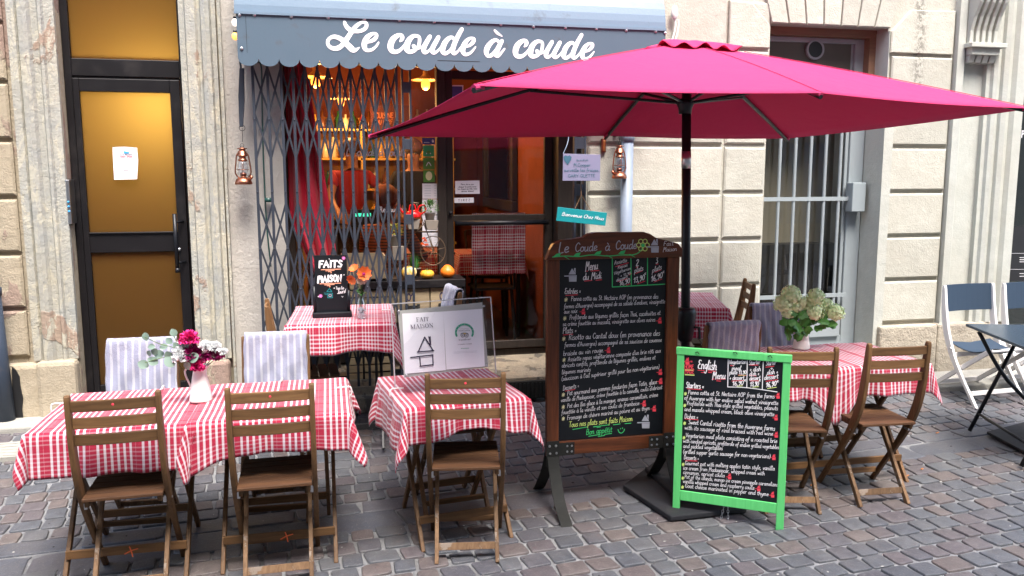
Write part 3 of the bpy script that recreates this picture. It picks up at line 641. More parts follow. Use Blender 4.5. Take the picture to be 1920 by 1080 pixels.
# --- mirror on the right wall
mf = thing('wall_mirror', 'dark framed mirror on the orange right wall inside', 'mirror', (0,0,0))
q = MB(); X = IX1-.03
ya, yb = 7.3, 8.75
for (y0,y1,z0,z1) in ((ya,yb,1.40,1.50),(ya,yb,2.45,2.55),(ya,ya+.10,1.5,2.45),(yb-.10,yb,1.5,2.45)): q.box(X-.03,X+.03,y0,y1,z0,z1)
q.build('frame', M['dark_wood'], mf, bevel=.01)
q = MB(); q.box(X-.005,X+.02,ya+.1,yb-.1,1.5,2.45); q.build('mirror_glass', mat('mirror_glass', (.75,.72,.68), .04, 1.0), mf)
# --- crimson curtain behind the folding gate
def curtain():
    m_ = MB(); nx, nz = 60, 30; vs = []
    for j in range(nz+1):
        t = j/nz; z = 2.55 - t*1.55
        xl = SX0+.02 + .16*max(0,t-.72)/.28; xr = -.13 + .21*t
        for i in range(nx+1):
            s = i/nx; x = xl+(xr-xl)*s; yy = 5.90 + .045*math.sin(s*17+1.1*math.sin(t*3)) + .010*math.sin(s*39+t*4)
            zz = z - (.10*math.sin(s*3.1) + .25*s)*max(0,t-.75)/.25
            vs.append((x,yy,zz))
    m_.add(vs, [(j*(nx+1)+i,j*(nx+1)+i+1,(j+1)*(nx+1)+i+1,(j+1)*(nx+1)+i) for j in range(nz) for i in range(nx)])
    return tag(m_.build('curtain', M['curtain'], smooth=True), 'long crimson curtain hanging behind the left of the folding gate', 'curtain')
curtain()
# ================================================================== AWNING
AX0, AX1, AY = -.515, 2.30, 5.40; AZ0, AZ1 = 2.455, 2.715
aw = thing('metal_awning', 'blue grey sheet metal awning with scalloped edge over the shop front', 'awning', (0,0,0))
m_ = MB(); nsc = 23; pw = (AX1-AX0)/nsc; outl = [(AX0, AZ1)]
low = []
for i in range(nsc):
    for k in range(9):
        a = math.pi*k/8; low.append((AX0+pw*(i+.5)-math.cos(a)*pw/2, AZ0-.012-math.sin(a)*.047))
m_.prism([(AX0,AZ1)]+low+[(AX1,AZ1)], 'y', AY, AY+.006)
m_.prism([(AY+.006,AZ0),(AY+.006,AZ1),(FY,AZ1),(FY,AZ0)][::-1], 'x', AX0, AX0+.006); m_.prism([(AY+.006,AZ0),(AY+.006,AZ1),(FY,AZ1),(FY,AZ0)][::-1], 'x', AX1-.006, AX1)
fa = m_.build('valance', M['awning_metal'], aw)
m_ = MB(); n = 12
prof = [(AY-.004, AZ1)] + [(FY-.30*math.cos(R_(90)*k/n), AZ1+.36*math.sin(R_(90)*k/n)) for k in range(n+1)]
vs = [(x, a, b) for x in (AX0-.01, AX1) for a, b in prof]; L = len(prof)
m_.add(vs, [(i, L+i, L+i+1, i+1) for i in range(L-1)] + [tuple(range(L))[::-1] , tuple(L+i for i in range(L))])
m_.box(AX0-.012, AX1+.002, AY-.010, AY, AZ1-.010, AZ1+.006)
m_.build('hood', M['awning_top'], aw, smooth=False)
m_ = MB()
m_ = None
for px, py in ((449,28),(477,28),(546,31),(615,33),(683,36),(749,38),(814,41),(878,44),(939,46),(1000,50),(1060,52),(1118,54),(1174,57),(1229,59),(1247,62),(453,91)):
    p = W(px,py,AY); m_ = MB(); m_.ball((p.x,AY-.002,p.z), .0115, 8, 6, (1,.7,1)); m_.build('rivet', M['steel'], aw, smooth=True)
m_ = MB(); m_.box(AX0+.055,AX0+.057,AY-.0012,AY,AZ0+.02,AZ1-.02); m_.box(.72,1.0,AY-.001,AY,AZ0+.006,AZ0+.009); m_.build('seam', M['iron'], aw)
# lettering: Le coude a coude
def px_strokes(mb, strokes, sc, ox, oy, Y, shift=None, wscale=1.0):
    for s in strokes:
        pts = cat2(s, 6); P = [(W(ox+a/sc, oy+b/sc, Y), c/sc) for a, b, c in pts]
        k = [(p.x, p.z, w_*Y*1.03/FPX*wscale) for p, w_ in P]
        if shift: k = [shift(*q) for q in k]
        mb.ribbon([(q[0], q[1]) for q in k], [q[2] for q in k], Vector((0,Y,0)), Vector((1,0,0)), Vector((0,0,1)), Vector((0,-1,0)), .0012)
L1 = [[(555,160,75),(580,230,90),(640,310,100),(730,370,105),(820,392,80),(900,388,85),(1000,365,85),(1080,310,85),(1112,230,85),(1080,165,75),(1000,160,65),(900,215,85),(800,310,100),(720,420,105),(640,540,112),(560,660,118),(470,760,105),(390,810,110),(300,825,100),(200,795,90),(135,720,80),(135,620,78),(200,550,80),(300,525,95),(420,560,105),(540,640,120),(640,740,135),(720,820,140),(790,865,115),(870,840,60),(930,795,22)],
      [(1140,670,55),(1230,635,78),(1320,580,90),(1368,490,78),(1330,445,62),(1250,455,80),(1150,520,110),(1080,620,125),(1052,730,125),(1075,830,105),(1150,872,80),(1250,850,70),(1340,780,58),(1400,700,48),(1415,665,35)]]
C2 = [[(320,455,32),(352,420,68),(368,370,74),(345,330,62),(280,335,76),(200,390,100),(148,470,112),(128,570,108),(160,645,92),(240,665,76),(320,630,62),(390,560,52),(430,500,45)],
      [(590,545,70),(610,565,80),(660,590,58),(740,578,42),(790,530,36)],
      [(680,600,50),(700,520,62),(712,430,64),(700,365,60),(640,345,64),(570,360,78),(500,430,100),(462,520,110),(458,610,108),(510,662,80),(590,645,72),(660,600,50)],
      [(920,355,76),(870,440,84),(815,540,88),(792,635,88),(830,676,70),(900,640,45),(960,570,45),(1000,510,40)],
      [(1090,368,76),(1040,460,84),(985,560,88),(962,640,88),(1002,684,66),(1080,640,45),(1140,570,42),(1180,500,40)],
      [(1410,430,56),(1370,378,62),(1300,392,76),(1225,470,96),(1182,570,102),(1175,650,96),(1220,696,72),(1290,665,62),(1350,600,54),(1400,520,50)],
      [(1558,208,74),(1500,310,82),(1440,430,88),(1395,540,92),(1372,640,92),(1405,696,70),(1470,660,45),(1530,590,42),(1570,530,36)],
      [(1650,560,42),(1720,530,58),(1780,470,74),(1800,412,62),(1765,388,46),(1700,405,62),(1632,470,86),(1585,570,102),(1578,655,92),(1630,716,68),(1720,690,52),(1790,620,42),(1830,565,28)]]
A3 = [[(315,300,48),(262,262,50),(195,292,66),(130,370,82),(103,450,80),(122,515,60),(172,520,58),(232,470,56),(290,390,50)],[(360,275,60),(320,350,72),(282,430,78),(258,495,74),(292,528,48),(350,470,38),(402,405,28)],[(240,105,34),(285,150,44),(360,200,18)]]
m_ = MB(); LY = AY-.0022
px_strokes(m_, L1, 13.5, 605, 30, LY); px_strokes(m_, C2, 10.667, 720, 35, LY); px_strokes(m_, A3, 8.727, 900, 45, LY)
pa, pb = W(720+75/10.667, 35+570/10.667, LY), W(900+540/8.727, 45+460/8.727, LY)
px_strokes(m_, C2, 10.667, 720, 35, LY, lambda x, z, w_: (pb.x+(x-pa.x)*.985, pb.z+(z-pa.z)*.985, w_))
m_.build('lettering', mat('white_letter_paint', (.82,.82,.84), .5), aw)
# ================================================================== FOLDING GATE
gt = thing('folding_gate', 'grey metal lattice folding gate drawn half across the shop front', 'gate', (0,0,0))
GY = 5.52
bars_px = [480.5,508,533,555,577,600,620,641,661,683,706,726,746]
gx = []
for i, px in enumerate(bars_px): gx.append(W(px*1.0, 300, GY).x)
gb = .22
for i, x in enumerate(gx):
    m_ = MB(); m_.box(x-.0085,x+.0085,GY-.009,GY+.009,gb,2.56)
    for z in (2.08,1.62,1.25,.98,.62): m_.ball((x,GY-.010,z),.006,6,4)
    m_.build('upright', M['gate_metal'], gt)
m_ = MB()
levels = [2.12, 1.17, .30]; hh_ = .29
for z0 in (2.12,1.26,.72):
    h1 = .29
    for a, b in zip(gx, gx[1:]):
        for sgn in (1,-1):
            z1 = z0+sgn*h1
            if z1 < gb or z1 > 2.56: z1 = max(gb, min(2.56, z1))
            m_.bar((a,GY+.011,z0),(b,GY+.011,z1),.004,.0125,(0,0,1)); m_.bar((b,GY+.016,z0),(a,GY+.016,z1),.004,.0125,(0,0,1))
m_.build('lattice', M['gate_metal'], gt)
m_ = MB(); ex = gx[-1]+.035
m_.box(ex-.004,ex+.010,GY-.012,GY+.012,gb,2.56); m_.box(ex+.048,ex+.062,GY-.012,GY+.012,gb,2.56)
for z in (2.30,1.93,1.43,1.02): m_.box(ex+.008,ex+.050,GY-.008,GY-.002,z-.035,z+.035)
m_.box(ex-.004,ex+.062,GY-.012,GY+.012,gb,gb+.05); m_.build('end_post', M['gate_metal'], gt, bevel=.002)
m_ = MB(); m_.box(gx[0]-.03,ex+.07,GY-.022,GY+.022,gb-.015,gb); m_.build('floor_rail', M['gate_metal'], gt)
rp = MB(); a = W(1087,258,5.62); rp.box(a.x-.045,a.x-.028,5.60,5.64,.2,2.5); rp.box(a.x+.028,a.x+.045,5.60,5.64,.2,2.5)
for z in (1.95,1.62,1.2): rp.box(a.x-.028,a.x+.028,5.603,5.612,z-.04,z+.04)
rp = rp.build('gate_post', M['gate_metal'], bevel=.002); tag(rp, 'slotted grey metal gate post at the right side of the shop front', 'post')
# ================================================================== SMALL THINGS ON THE WALL
def lantern(name_loc, label, rz):
    t = thing('storm_lantern', label, 'lantern', name_loc, rz, 'copper storm lanterns')
    m_ = MB(); m_.lathe([(.001,0),(.052,0),(.056,.006),(.052,.02),(.046,.034),(.030,.044),(.018,.050),(.016,.062)],20); m_.lathe([(.001,.0),(.009,.0),(.009,.022)],10,(.044,0,.035),M=Matrix.Rotation(R_(25),4,'Y')); m_.build('fuel_tank', M['copper'], t, smooth=True)
    m_ = MB(); m_.lathe([(.020,.060),(.031,.072),(.034,.10),(.029,.135),(.023,.150)],18); m_.build('glass_chimney', glass_mat('lantern_glass',(.93,.95,1),2.2), t, smooth=True)
    m_ = MB(); m_.lathe([(.014,.052),(.022,.062),(.018,.075),(.001,.08)],14); m_.build('burner', M['copper_dark'], t, smooth=True)
    m_ = MB(); m_.lathe([(.026,.150),(.030,.155),(.026,.162),(.020,.166),(.022,.180),(.034,.184),(.034,.188),(.026,.192),(.028,.212),(.020,.218),(.018,.226),(.032,.228),(.032,.232),(.001,.238)],18); m_.build('cap', M['copper'], t, smooth=True)
    m_ = MB()
    for s in (-1,1): m_.tube(cat2([(s*.030,0,.045),(s*.048,0,.075),(s*.044,0,.13),(s*.036,0,.185),(s*.024,0,.205)],5),.0045,8)
    m_.tube([(math.cos(a)*.040,math.sin(a)*.040,.095) for a in [2*math.pi*k/20 for k in range(21)]],.0016,5,caps=False)
    m_.tube(cat2([(0,-.036,.062),(0,-.04,.10),(0,-.028,.15)],4),.0016,5); m_.tube(cat2([(0,.036,.062),(0,.04,.10),(0,.028,.15)],4),.0016,5); m_.build('guard', M['copper'], t, smooth=True)
    m_ = MB(); m_.tube([(math.cos(a)*.012,0,.250+math.sin(a)*.012) for a in [2*math.pi*k/14 for k in range(15)]],.0016,5,caps=False); m_.build('hanging_ring', M['iron'], t)
    return t
pL_ = W(457,346,5.58); lL = lantern((pL_.x,5.58,pL_.z), 'copper storm lantern hanging on the plaster wall left of the gate', 0)
pR_ = W(1161,335,5.58); lR = dup(lL, (pR_.x,5.58,pR_.z), R_(180), 'copper storm lantern hanging before the grey downpipe right of the shop')
m_ = MB(); c = W(452,120,5.56); z0 = pL_.z+.26
pa_ = lambda px,py: W(px,py,5.56)
m_.prism([(pa_(449,128).x,pa_(449,128).z),(pa_(458,128).x,pa_(458,128).z),(pa_(459,190).x,pa_(459,190).z),(pa_(456,238).x,pa_(456,238).z),(pa_(449,238).x,pa_(449,238).z),(pa_(447,180).x,pa_(447,180).z)],'y',5.55,5.565)
m_.bar(pa_(449,103),pa_(452,130),.012,.012); m_.box(AX0+.0,AX0+.06,5.42,5.56,AZ0-.02,AZ0-.008); ha = m_.build('awning_arm', M['gate_metal'], bevel=.003); tag(ha, 'blue grey folded metal arm hanging from the left end of the awning', 'bracket')
m_ = MB(); m_.tube([pa_(454,240),W(455,266,5.58)],.0018,5); m_.tube([(pa_(454,240).x+math.cos(a)*.018,5.56,pa_(454,240).z+math.sin(a)*.018) for a in [2*math.pi*k/14 for k in range(15)]],.002,5,caps=False); m_.build('hook', M['iron'], ha)
m_ = MB(); a_ = [W(1160,252,5.58), (pR_.x,5.58,pR_.z+.262)]; m_.tube(a_,.002,5); m_.box(pR_.x-.01,pR_.x+.01,5.57,5.70,W(1160,252,5.58).z-.01,W(1160,252,5.58).z+.01); m_.build('hanger', M['iron'], lR)
bpy.data.objects['hanger'].parent = None
hg = bpy.data.objects['hanger']; hg.name='wall_hook'; tag(hg, 'iron wall hook holding the right copper lantern', 'hook')
# green-dark cable by the gate
m_ = MB(); m_.tube(cat2([W(455,106,5.6),W(473,116,5.62),W(489,122,5.64),W(491,180,5.66),W(494,300,5.67),W(500,420,5.67),W(508,500,5.68)],6),.005,6); m_.box(W(500,375,5.67).x-.01,W(500,375,5.67).x+.035,5.63,5.70,W(500,375,5.67).z-.014,W(500,375,5.67).z+.014)
tag(m_.build('cable', mat('cable_green',(.01,.06,.05),.4), smooth=True), 'dark green cable running down the plaster behind the folding gate', 'cable')
# festoon bulbs under the awning
def festoon(p, m, label):
    t = thing('festoon_bulb', label, 'light bulb', p, 0, 'festoon bulbs along the awning')
    m_ = MB(); m_.ball((0,0,0),.021,12,8,(1,1,1.15)); m_.build('bulb', m, t, smooth=True)
    m_ = MB(); m_.lathe([(.011,-.005),(.012,.012),(.001,.014)],10,(0,0,.022)); m_.build('socket', M['black_plastic'], t, smooth=True); return t
festoon(W(441,42,5.42), M['bulb_white'], 'white festoon bulb beside the left edge of the awning, upper one')
festoon(W(441,68,5.42), M['bulb_amber'], 'amber festoon bulb beside the left edge of the awning, lower one')
festoon(W(604,112,5.50), M['bulb_amber'], 'amber festoon bulb peeping under the scallops, leftmost under the awning')
festoon(W(867,119,5.50), M['bulb_amber'], 'amber festoon bulb peeping under the scallops right of the pendant lamp')
# grey downpipe
c = W(1177,262,5.62); zt = W(1177,258,5.62).z
m_ = MB(); x_ = c.x; m_.tube([(x_,5.625,.13),(x_,5.625,zt+.0)], .044, 18); gp = m_.build('drainpipe', M['grey_pipe'], smooth=True)
m_ = MB(); m_.lathe([(.050,-.03),(.052,.02),(.046,.03)],18,(x_,5.625,zt)); m_.build('collar', M['grey_pipe'], gp, smooth=True)
m_ = MB(); m_.tube(cat2([(x_,5.625,zt+.03),(x_,5.625,2.45),(x_-.02,5.60,2.56),(x_+.06,5.6,2.66),(x_+.16,5.62,2.70),(x_+.26,5.62,2.60)],6),.040,14); m_.build('upper_pipe', M['grey_pipe'], gp, smooth=True)
tag(gp, 'light grey downpipe on the cream wall right of the shop', 'drainpipe')
# cable lamp at the upper right end of the awning
sp_ = thing('junction_box', 'white junction box with cables at the right end of the awning', 'junction box', (0,0,0))
m_ = MB(); a = W(1264,24,5.66); m_.ball((a.x,5.655,a.z),.035,14,8,(.75,.6,1.5)); m_.build('cover', M['white_paint'], sp_, smooth=True)
m_ = MB()
for dx in (-.012,.012): m_.tube(cat2([(a.x+.02+dx,5.66,a.z-.045),(a.x+.022+dx,5.66,a.z-.10),(a.x+.005+dx,5.66,a.z-.18),(a.x-.03+dx,5.66,a.z-.24)],5),.007,8)
m_.build('cable', M['white_paint'], sp_, smooth=True)
# doorbell plate
m_ = MB(); a = W(1131,273,5.69); m_.box(a.x-.017,a.x+.017,5.672,5.70,a.z-.05,a.z+.05); o = m_.build('bell_plate', M['copper_dark'], bevel=.003); m_ = MB(); m_.box(a.x-.009,a.x+.009,5.664,5.672,a.z-.04,a.z+.035); m_.build('bell_push', M['brass'], o, bevel=.003); tag(o, 'small brass bell plate on the cream wall above the grey hanging sign', 'door bell')
# ================================================================== FOLDING CHAIRS
BP = cat2([(-.205,.88),(-.195,.78),(-.178,.66),(-.150,.54),(-.095,.42),(-.005,.28),(.10,.14),(.205,0)],4)   # side line (y,z) of the curved long member
def swept(mb, x, line, wx, wy0=.030, wy1=.036, taper=True):
    """a flat board of thickness wx in x following the (y,z) line"""
    n = len(line); vs = []
    for i, (y, z) in enumerate(line):
        a, b = line[max(i-1,0)], line[min(i+1,n-1)]; dy, dz = b[0]-a[0], b[1]-a[1]; l = math.hypot(dy,dz); ny, nz = dz/l, -dy/l
        t = i/(n-1); w_ = (.026 + .026*math.sin(math.pi*min(1,t*1.25)))/1.0 if taper else wy0
        if taper and i == 0: w_ = .020
        w_ *= .5
        for sx, sn in ((-1,-1),(1,-1),(1,1),(-1,1)): vs.append((x+sx*wx/2, y+ny*sn*w_, z+nz*sn*w_))
    fs = [(i*4+k, i*4+(k+1)%4, (i+1)*4+(k+1)%4, (i+1)*4+k) for i in range(n-1) for k in range(4)] + [(3,2,1,0), tuple((n-1)*4+k for k in range(4))]
    mb.add(vs, fs)
def make_chair(label):
    t = thing('folding_chair', label, 'chair', (0,0,0), 0, 'folding wooden chairs')
    for s in (-1,1):
        m_ = MB(); swept(m_, s*.162, BP, .022); m_.build('back_post', M['chair_wood_z'], t, bevel=.005)
        m_ = MB(); m_.bar((s*.135,.155,.415),(s*.135,.02,.24),.018,.030,(0,1,0)); m_.bar((s*.135,.02,.24),(s*.135,-.165,0),.018,.030,(0,1,0)); m_.build('leg', M['chair_wood_grey'], t, bevel=.003)
        m_ = MB(); m_.box(s*.135-.009,s*.135+.009,-.15,.19,.405,.430); m_.build('seat_rail', M['chair_wood_z'], t, bevel=.003)
        m_ = MB(); m_.box(s*.148-.006,s*.148+.006,-.115,-.080,.385,.415); m_.tube([(s*.140,-.095,.40),(s*.176,-.095,.40)],.005,8); m_.build('hinge', M['steel'], t)
    for k, (z, y) in enumerate(((.835,-.204),(.765,-.194),(.695,-.184))):
        m_ = MB(); n = 8; vs = []
        for i in range(n+1):
            x = -.152+.304*i/n; b = -.008*math.cos(x/.152*math.pi/2)
            for yy, zz in ((-.007,-.022),(.007,-.022),(.007,.022),(-.007,.022)): vs.append((x, y+yy+b+(.0), z+zz))
        m_.add(vs, [(i*4+q,(i+1)*4+q,(i+1)*4+(q+1)%4,i*4+(q+1)%4) for i in range(n) for q in range(4)]+[(0,1,2,3),(n*4+3,n*4+2,n*4+1,n*4)])
        if k == 0:
            pass
        m_.build('back_slat', M['chair_wood_x'], t, bevel=.003)
    m_ = MB()
    for k in range(6): y0 = -.165+k*.062; m_.box(-.150,.150,y0,y0+.056,.432,.446)
    m_.build('seat', M['seat_wood'], t, bevel=.003)
    m_ = MB(); m_.bar((-.130,-.118,.062),(.130,-.118,.062),.012,.032,(0,.4,1)); m_.build('stretcher', M['chair_wood_grey'], t, bevel=.002)
    m_ = MB(); m_.bar((-.155,.16,.075),(.155,.16,.075),.012,.030,(0,.4,1)); m_.build('stretcher', M['chair_wood_x'], t, bevel=.002)
    return t
def towel(mb_name, root_loc, rz, label, half=.150, front=.27, back=.30, z=.885, y=-.204):
    """striped towel folded over the chair back, in the chair's own frame"""
    m_ = MB(); n = 44; nx = 22; vs = []; prof = []
    L = front+back+.05
    for j in range(n+1):
        s = j/n*L
        if s < back: prof.append((y-.020+(-.004), z-back+s, 0))
        elif s < back+.05: a = (s-back)/.05*math.pi; prof.append((y-.0-.024*math.cos(a), z+.016*math.sin(a), 1))
        else: prof.append((y+.024+(s-back-.05)*.18, z-(s-back-.05), 2))
    for i in range(nx+1):
        x = -half+2*half*i/nx
        for j, (yy, zz, k) in enumerate(prof):
            d = abs(z-zz); wob = .006*math.sin(i*1.1+j*.25)*min(1,d*8) + .004*math.sin(i*.6-j*.4)
            flare = 1+.06*d*(1 if k == 0 else 1.1); yl = yy + (d*.26*-0.0)
            off = {0: -.0 , 1: 0, 2: 0}[k]
            lean = (z-zz)*.13 if k != 2 else 0
            vs.append((x*flare + .002*math.sin(j*.7), yl+lean*(1 if k == 0 else 0)+(wob if k != 0 else -abs(wob)), zz - (.012*math.sin(i*.9) if j in (0,n) else 0)))
    m = n+1
    m_.add(vs, [(i*m+j,(i+1)*m+j,(i+1)*m+j+1,i*m+j+1) for i in range(nx) for j in range(n)])
    o = m_.build('towel', M['towel'], smooth=True); sd2 = o.modifiers.new('thick','SOLIDIFY'); sd2.thickness = .006
    o.location = root_loc; o.rotation_euler = (0,0,rz)
    return tag(o, label, 'towel', 'grey striped towels over chair backs')
first = make_chair('wooden folding chair at the left front, left one facing the long table')
used = [False]
def chair(x, y, rz, label, z=None):
    z = gz(x, y) if z is None else z
    if not used[0]:
        used[0] = True; first.location = (x,y,z); first.rotation_euler = (0,0,rz); first['label'] = label; return first
    return dup(first, (x,y,z), rz, label)
def cfl(mark):   # small crayon marks
    pass
c1 = chair(-.845, 3.54, R_(2), 'wooden folding chair at far left front, its back to the viewer')
c2 = chair(-.255, 3.52, R_(1), 'wooden folding chair second from the left in the front row')
c3 = chair(.580, 3.55, R_(-9), 'wooden folding chair in the front row below the clear sign stand')
c4 = chair(-.95, 4.16, R_(178), 'wooden folding chair with a towel behind the left table, in front of the black door')
c5 = chair(-.30, 4.19, R_(178), 'wooden folding chair with a towel behind the left table, beside the gate')
c6 = chair(.57, 4.10, R_(187), 'wooden folding chair facing the viewer behind the clear sign stand')
towel('towel', (-.95,4.16,gz(-.95,4.16)), R_(178), 'grey striped towel over the chair before the black door', .165)
towel('towel', (-.30,4.19,gz(-.30,4.19)), R_(178), 'grey striped towel over the chair right of the carnation jug', .158)
# around the table at the gate
c7 = chair(-.175, 5.05, R_(-86), 'wooden folding chair seen edge on left of the blackboard table')
c8 = chair(.585, 5.24, R_(96), 'wooden folding chair right of the blackboard table, towel over its back')
towel('towel', (.585,5.24,gz(.585,5.24)), R_(96), 'pale towel over the chair behind the clear sign stand', .15, .22,.22)
# table at the cream wall
c9 = chair(2.74, 5.34, R_(72), 'wooden folding chair against the cream wall left of the barred window')
c10 = chair(2.22, 4.36, R_(0), 'wooden folding chair with a towel behind the parasol pole')
towel('towel', (2.22,4.36,gz(2.22,4.36)), R_(0), 'grey towel over the chair behind the parasol pole', .155)
# right hand table
c11 = chair(2.30, 3.70, R_(-14), 'wooden folding chair half hidden behind the green menu board')
c12 = chair(2.80, 3.70, R_(-4), 'rightmost wooden folding chair, tucked under the right table')
c13 = chair(2.76, 4.48, R_(172), 'wooden folding chair with a towel behind the hydrangea jug')
towel('towel', (2.76,4.48,gz(2.76,4.48)), R_(172), 'grey lilac towel over the chair behind the hydrangea jug', .155)
# crayon marks
def mark(root, z, kind):
    m_ = MB(); ex, ez = Vector((1,0,0)), Vector((0,0,1))
    if kind == 'x':
        for a in (((-.022,-.012),(.0,.0),(.024,.012)),((-.004,.020),(.0,.0),(.006,-.020))): m_.ribbon(cat2(a,3),.004,Vector((.02,-.130,z)),ex,ez,Vector((0,-1,0)))
    else: m_.ball((.0,-.2185,z),.006,8,5,(1,.3,1))
    m_.build('crayon_mark', M['orange_crayon'] if kind == 'x' else M['chalk_red'], root)
for c in (c1,c2,c3): mark(c, .838, 'dot')
# ================================================================== TABLES
def make_table(name, label, w_, d_, loc, rz, h=.69, metal=False, legmat=None):
    t = thing(name, label, 'table', loc, rz)
    m_ = MB(); m_.box(-w_/2,w_/2,-d_/2,d_/2,h-.022,h); m_.build('tabletop', M['seat_wood'] if not metal else M['black'], t, bevel=.004)
    wd = M['chair_wood_z'] if not metal else M['black']
    xs = (w_/2-.06, w_/2-.09)
    th = .030 if not metal else .020
    for s in (-1,1):
        m_ = MB(); m_.bar((s*xs[0],d_/2-.06,h-.03),(s*xs[0],-d_/2+.02,0),.018,th,(0,1,0)); m_.build('leg', wd, t, bevel=.003)
        m_ = MB(); m_.bar((s*xs[1],-d_/2+.06,h-.03),(s*xs[1],d_/2-.02,0),.018,th,(0,1,0)); m_.build('leg', wd, t, bevel=.003)
    for (x, y0, z, o_) in ((xs[0],-d_/2+.08,.13,0),(xs[1],d_/2-.09,.13,0),(xs[0],-d_/2+.03,.07,1)) if not metal else ((xs[0],-d_/2+.08,.13,0),):
        if o_: continue
        m_ = MB(); m_.bar((-x,y0,z),(x,y0,z),.014,.036); m_.build('stretcher', M['chair_wood_x'] if not metal else M['black'], t, bevel=.002)
    return t
t1 = make_table('folding_table', 'wooden folding table under the left gingham cloth, far left', .60,.60,(-.885,3.80,0),0)
t2 = make_table('folding_table', 'wooden folding table under the gingham cloth right of the carnation jug', .60,.60,(-.255,3.80,0),0)
t3 = make_table('folding_table', 'wooden folding table under the clear sign stand', .55,.59,(.555,3.84,0),R_(7))
t4 = make_table('folding_table', 'black legged folding table holding the small blackboard', .58,.68,(.065,5.10,gz(.06,5.10)),R_(-3),.775,True)
t5 = make_table('folding_table', 'folding table by the cream wall behind the parasol', .62,.70,(2.27,5.13,gz(2.27,5.13)),R_(-18),.80,True)
t6 = make_table('folding_table', 'long table on the right below the hydrangea jug', 1.09,.56,(2.645,4.06,gz(2.645,4.06)),R_(-1),.69)
for t, x in ((t1,.02),(t2,.03)):
    m_ = MB()
    for a in (((-.026,-.010),(.0,.002),(.026,.008)),((-.006,.020),(.0,.0),(.004,-.024))): m_.ribbon(cat2(a,3),.005,Vector((x,-.2385,.13)),Vector((1,0,0)),Vector((0,0,1)),Vector((0,-1,0)))
    m_.build('crayon_mark', M['orange_crayon'], t)
def cloth(label, cx, cy, rz, w_, d_, h, m, drops=(.22,.20,.20,.20), seed=1, bias=(0,0), corner=1.0, group='red gingham tablecloths', uvo=(0,0), lift=None, amp=1.0):
    """cloth over a rectangle top; drops: front, right, back, left"""
    rnd = random.Random(seed); ph = [rnd.uniform(0,6.28) for _ in range(8)]
    st_ = .0125; x0, x1 = -w_/2-drops[3], w_/2+drops[1]; y0, y1 = -d_/2-drops[0], d_/2+drops[2]
    nx, ny = int(round((x1-x0)/st_)), int(round((y1-y0)/st_)); m_ = MB(); uv = []; rad = .008
    for j in range(ny+1):
        for i in range(nx+1):
            x, y = x0+(x1-x0)*i/nx, y0+(y1-y0)*j/ny; uv.append((x+uvo[0], y+uvo[1]))
            qx, qy = max(-w_/2, min(w_/2, x)), max(-d_/2, min(d_/2, y)); dx, dy = x-qx, y-qy; d = math.hypot(dx,dy)
            if d < 1e-6:
                z = h+.004+.0016*math.sin(x*23+ph[0])*math.sin(y*19+ph[1]); P = (x,y,z)
            else:
                nx_, ny_ = dx/d, dy/d
                if abs(dx) > 1e-6 and abs(dy) > 1e-6:           # corner: cone of folds
                    a = math.atan2(abs(dy), abs(dx)); s = 0
                    k = min(1, d/.22)
                    dev = .5*math.sin(4*a-math.pi/2)+.5; rr = .012+ (.055*corner*dev + .012*math.sin(a*6+ph[2]))*k
                    # hang direction: folds squeezed towards the two edge planes
                    ang = a + .35*math.sin(4*a)*-1*k*.6
                    ox, oy = math.copysign(math.cos(ang), dx)*(rr+.010*k), math.copysign(math.sin(ang), dy)*(rr+.010*k)
                else:
                    per = x if abs(dy) > 1e-6 else y; k = min(1, d/.18)
                    ed = min(abs(per-(-w_/2 if abs(dy)>1e-6 else -d_/2)), abs(per-(w_/2 if abs(dy)>1e-6 else d_/2)))
                    rip = (.010*math.sin(per*19+ph[3]) + .008*math.sin(per*34+ph[4]) + .004*math.sin(per*61+ph[5]))*k*amp*min(1, .25+ed/.12)
                    off = .012*min(1,d/.02) + .016*k + rip; ox, oy = nx_*off, ny_*off
                dd = max(0, d-.004)
                if lift: dd *= lift(x, y)
                z = h+.004-dd*.985
                P = (qx+ox, qy+oy, z)
            m_.v.append(P)
    m_.f = [(j*(nx+1)+i, j*(nx+1)+i+1, (j+1)*(nx+1)+i+1, (j+1)*(nx+1)+i) for j in range(ny) for i in range(nx)]; m_.mi = [0]*len(m_.f)
    o = m_.build('tablecloth', m, smooth=True, uv=uv); s2 = o.modifiers.new('thick','SOLIDIFY'); s2.thickness = .002; s2.offset = 1
    o.location = (cx, cy, gz(cx, cy)); o.rotation_euler = (0,0,rz)
    return tag(o, label, 'tablecloth', group)
lf = lambda x, y: 1.0
cloth('red and white gingham cloth on the far left table, left of the jug', -.895,3.80,0,.620,.630,.690,M['cloth'],(.19,.03,.15,.105),3, uvo=(.05,0))
cloth('red and white gingham cloth on the left table, right under the jug', -.270,3.80,0,.650,.635,.696,M['cloth'],(.17,.165,.15,.10),5, uvo=(.12,.02), corner=1.3, lift=lambda x,y: 1.0 if y > -.3 else 1.0+.45*math.exp(-((x+.36)/.10)**2)-.12*math.exp(-((x-.05)/.2)**2))
cloth('red and white gingham cloth under the clear sign stand', .555,3.84,R_(7),.570,.615,.690,M['cloth'],(.17,.20,.14,.23),8, corner=1.2, uvo=(.03,.05), lift=lambda x,y: (1.0-.30*math.exp(-((x-.02)/.16)**2)) if y < -.3 else 1.0)
cloth('red and white gingham cloth on the table with the small blackboard', .065,5.10,R_(-3),.60,.70,.775,M['cloth_even'],(.19,.22,.04,.18),11, uvo=(0,.03), lift=lambda x,y: (1.0-.12*math.exp(-((x-.12)/.12)**2)) if y < -.3 else 1.0)
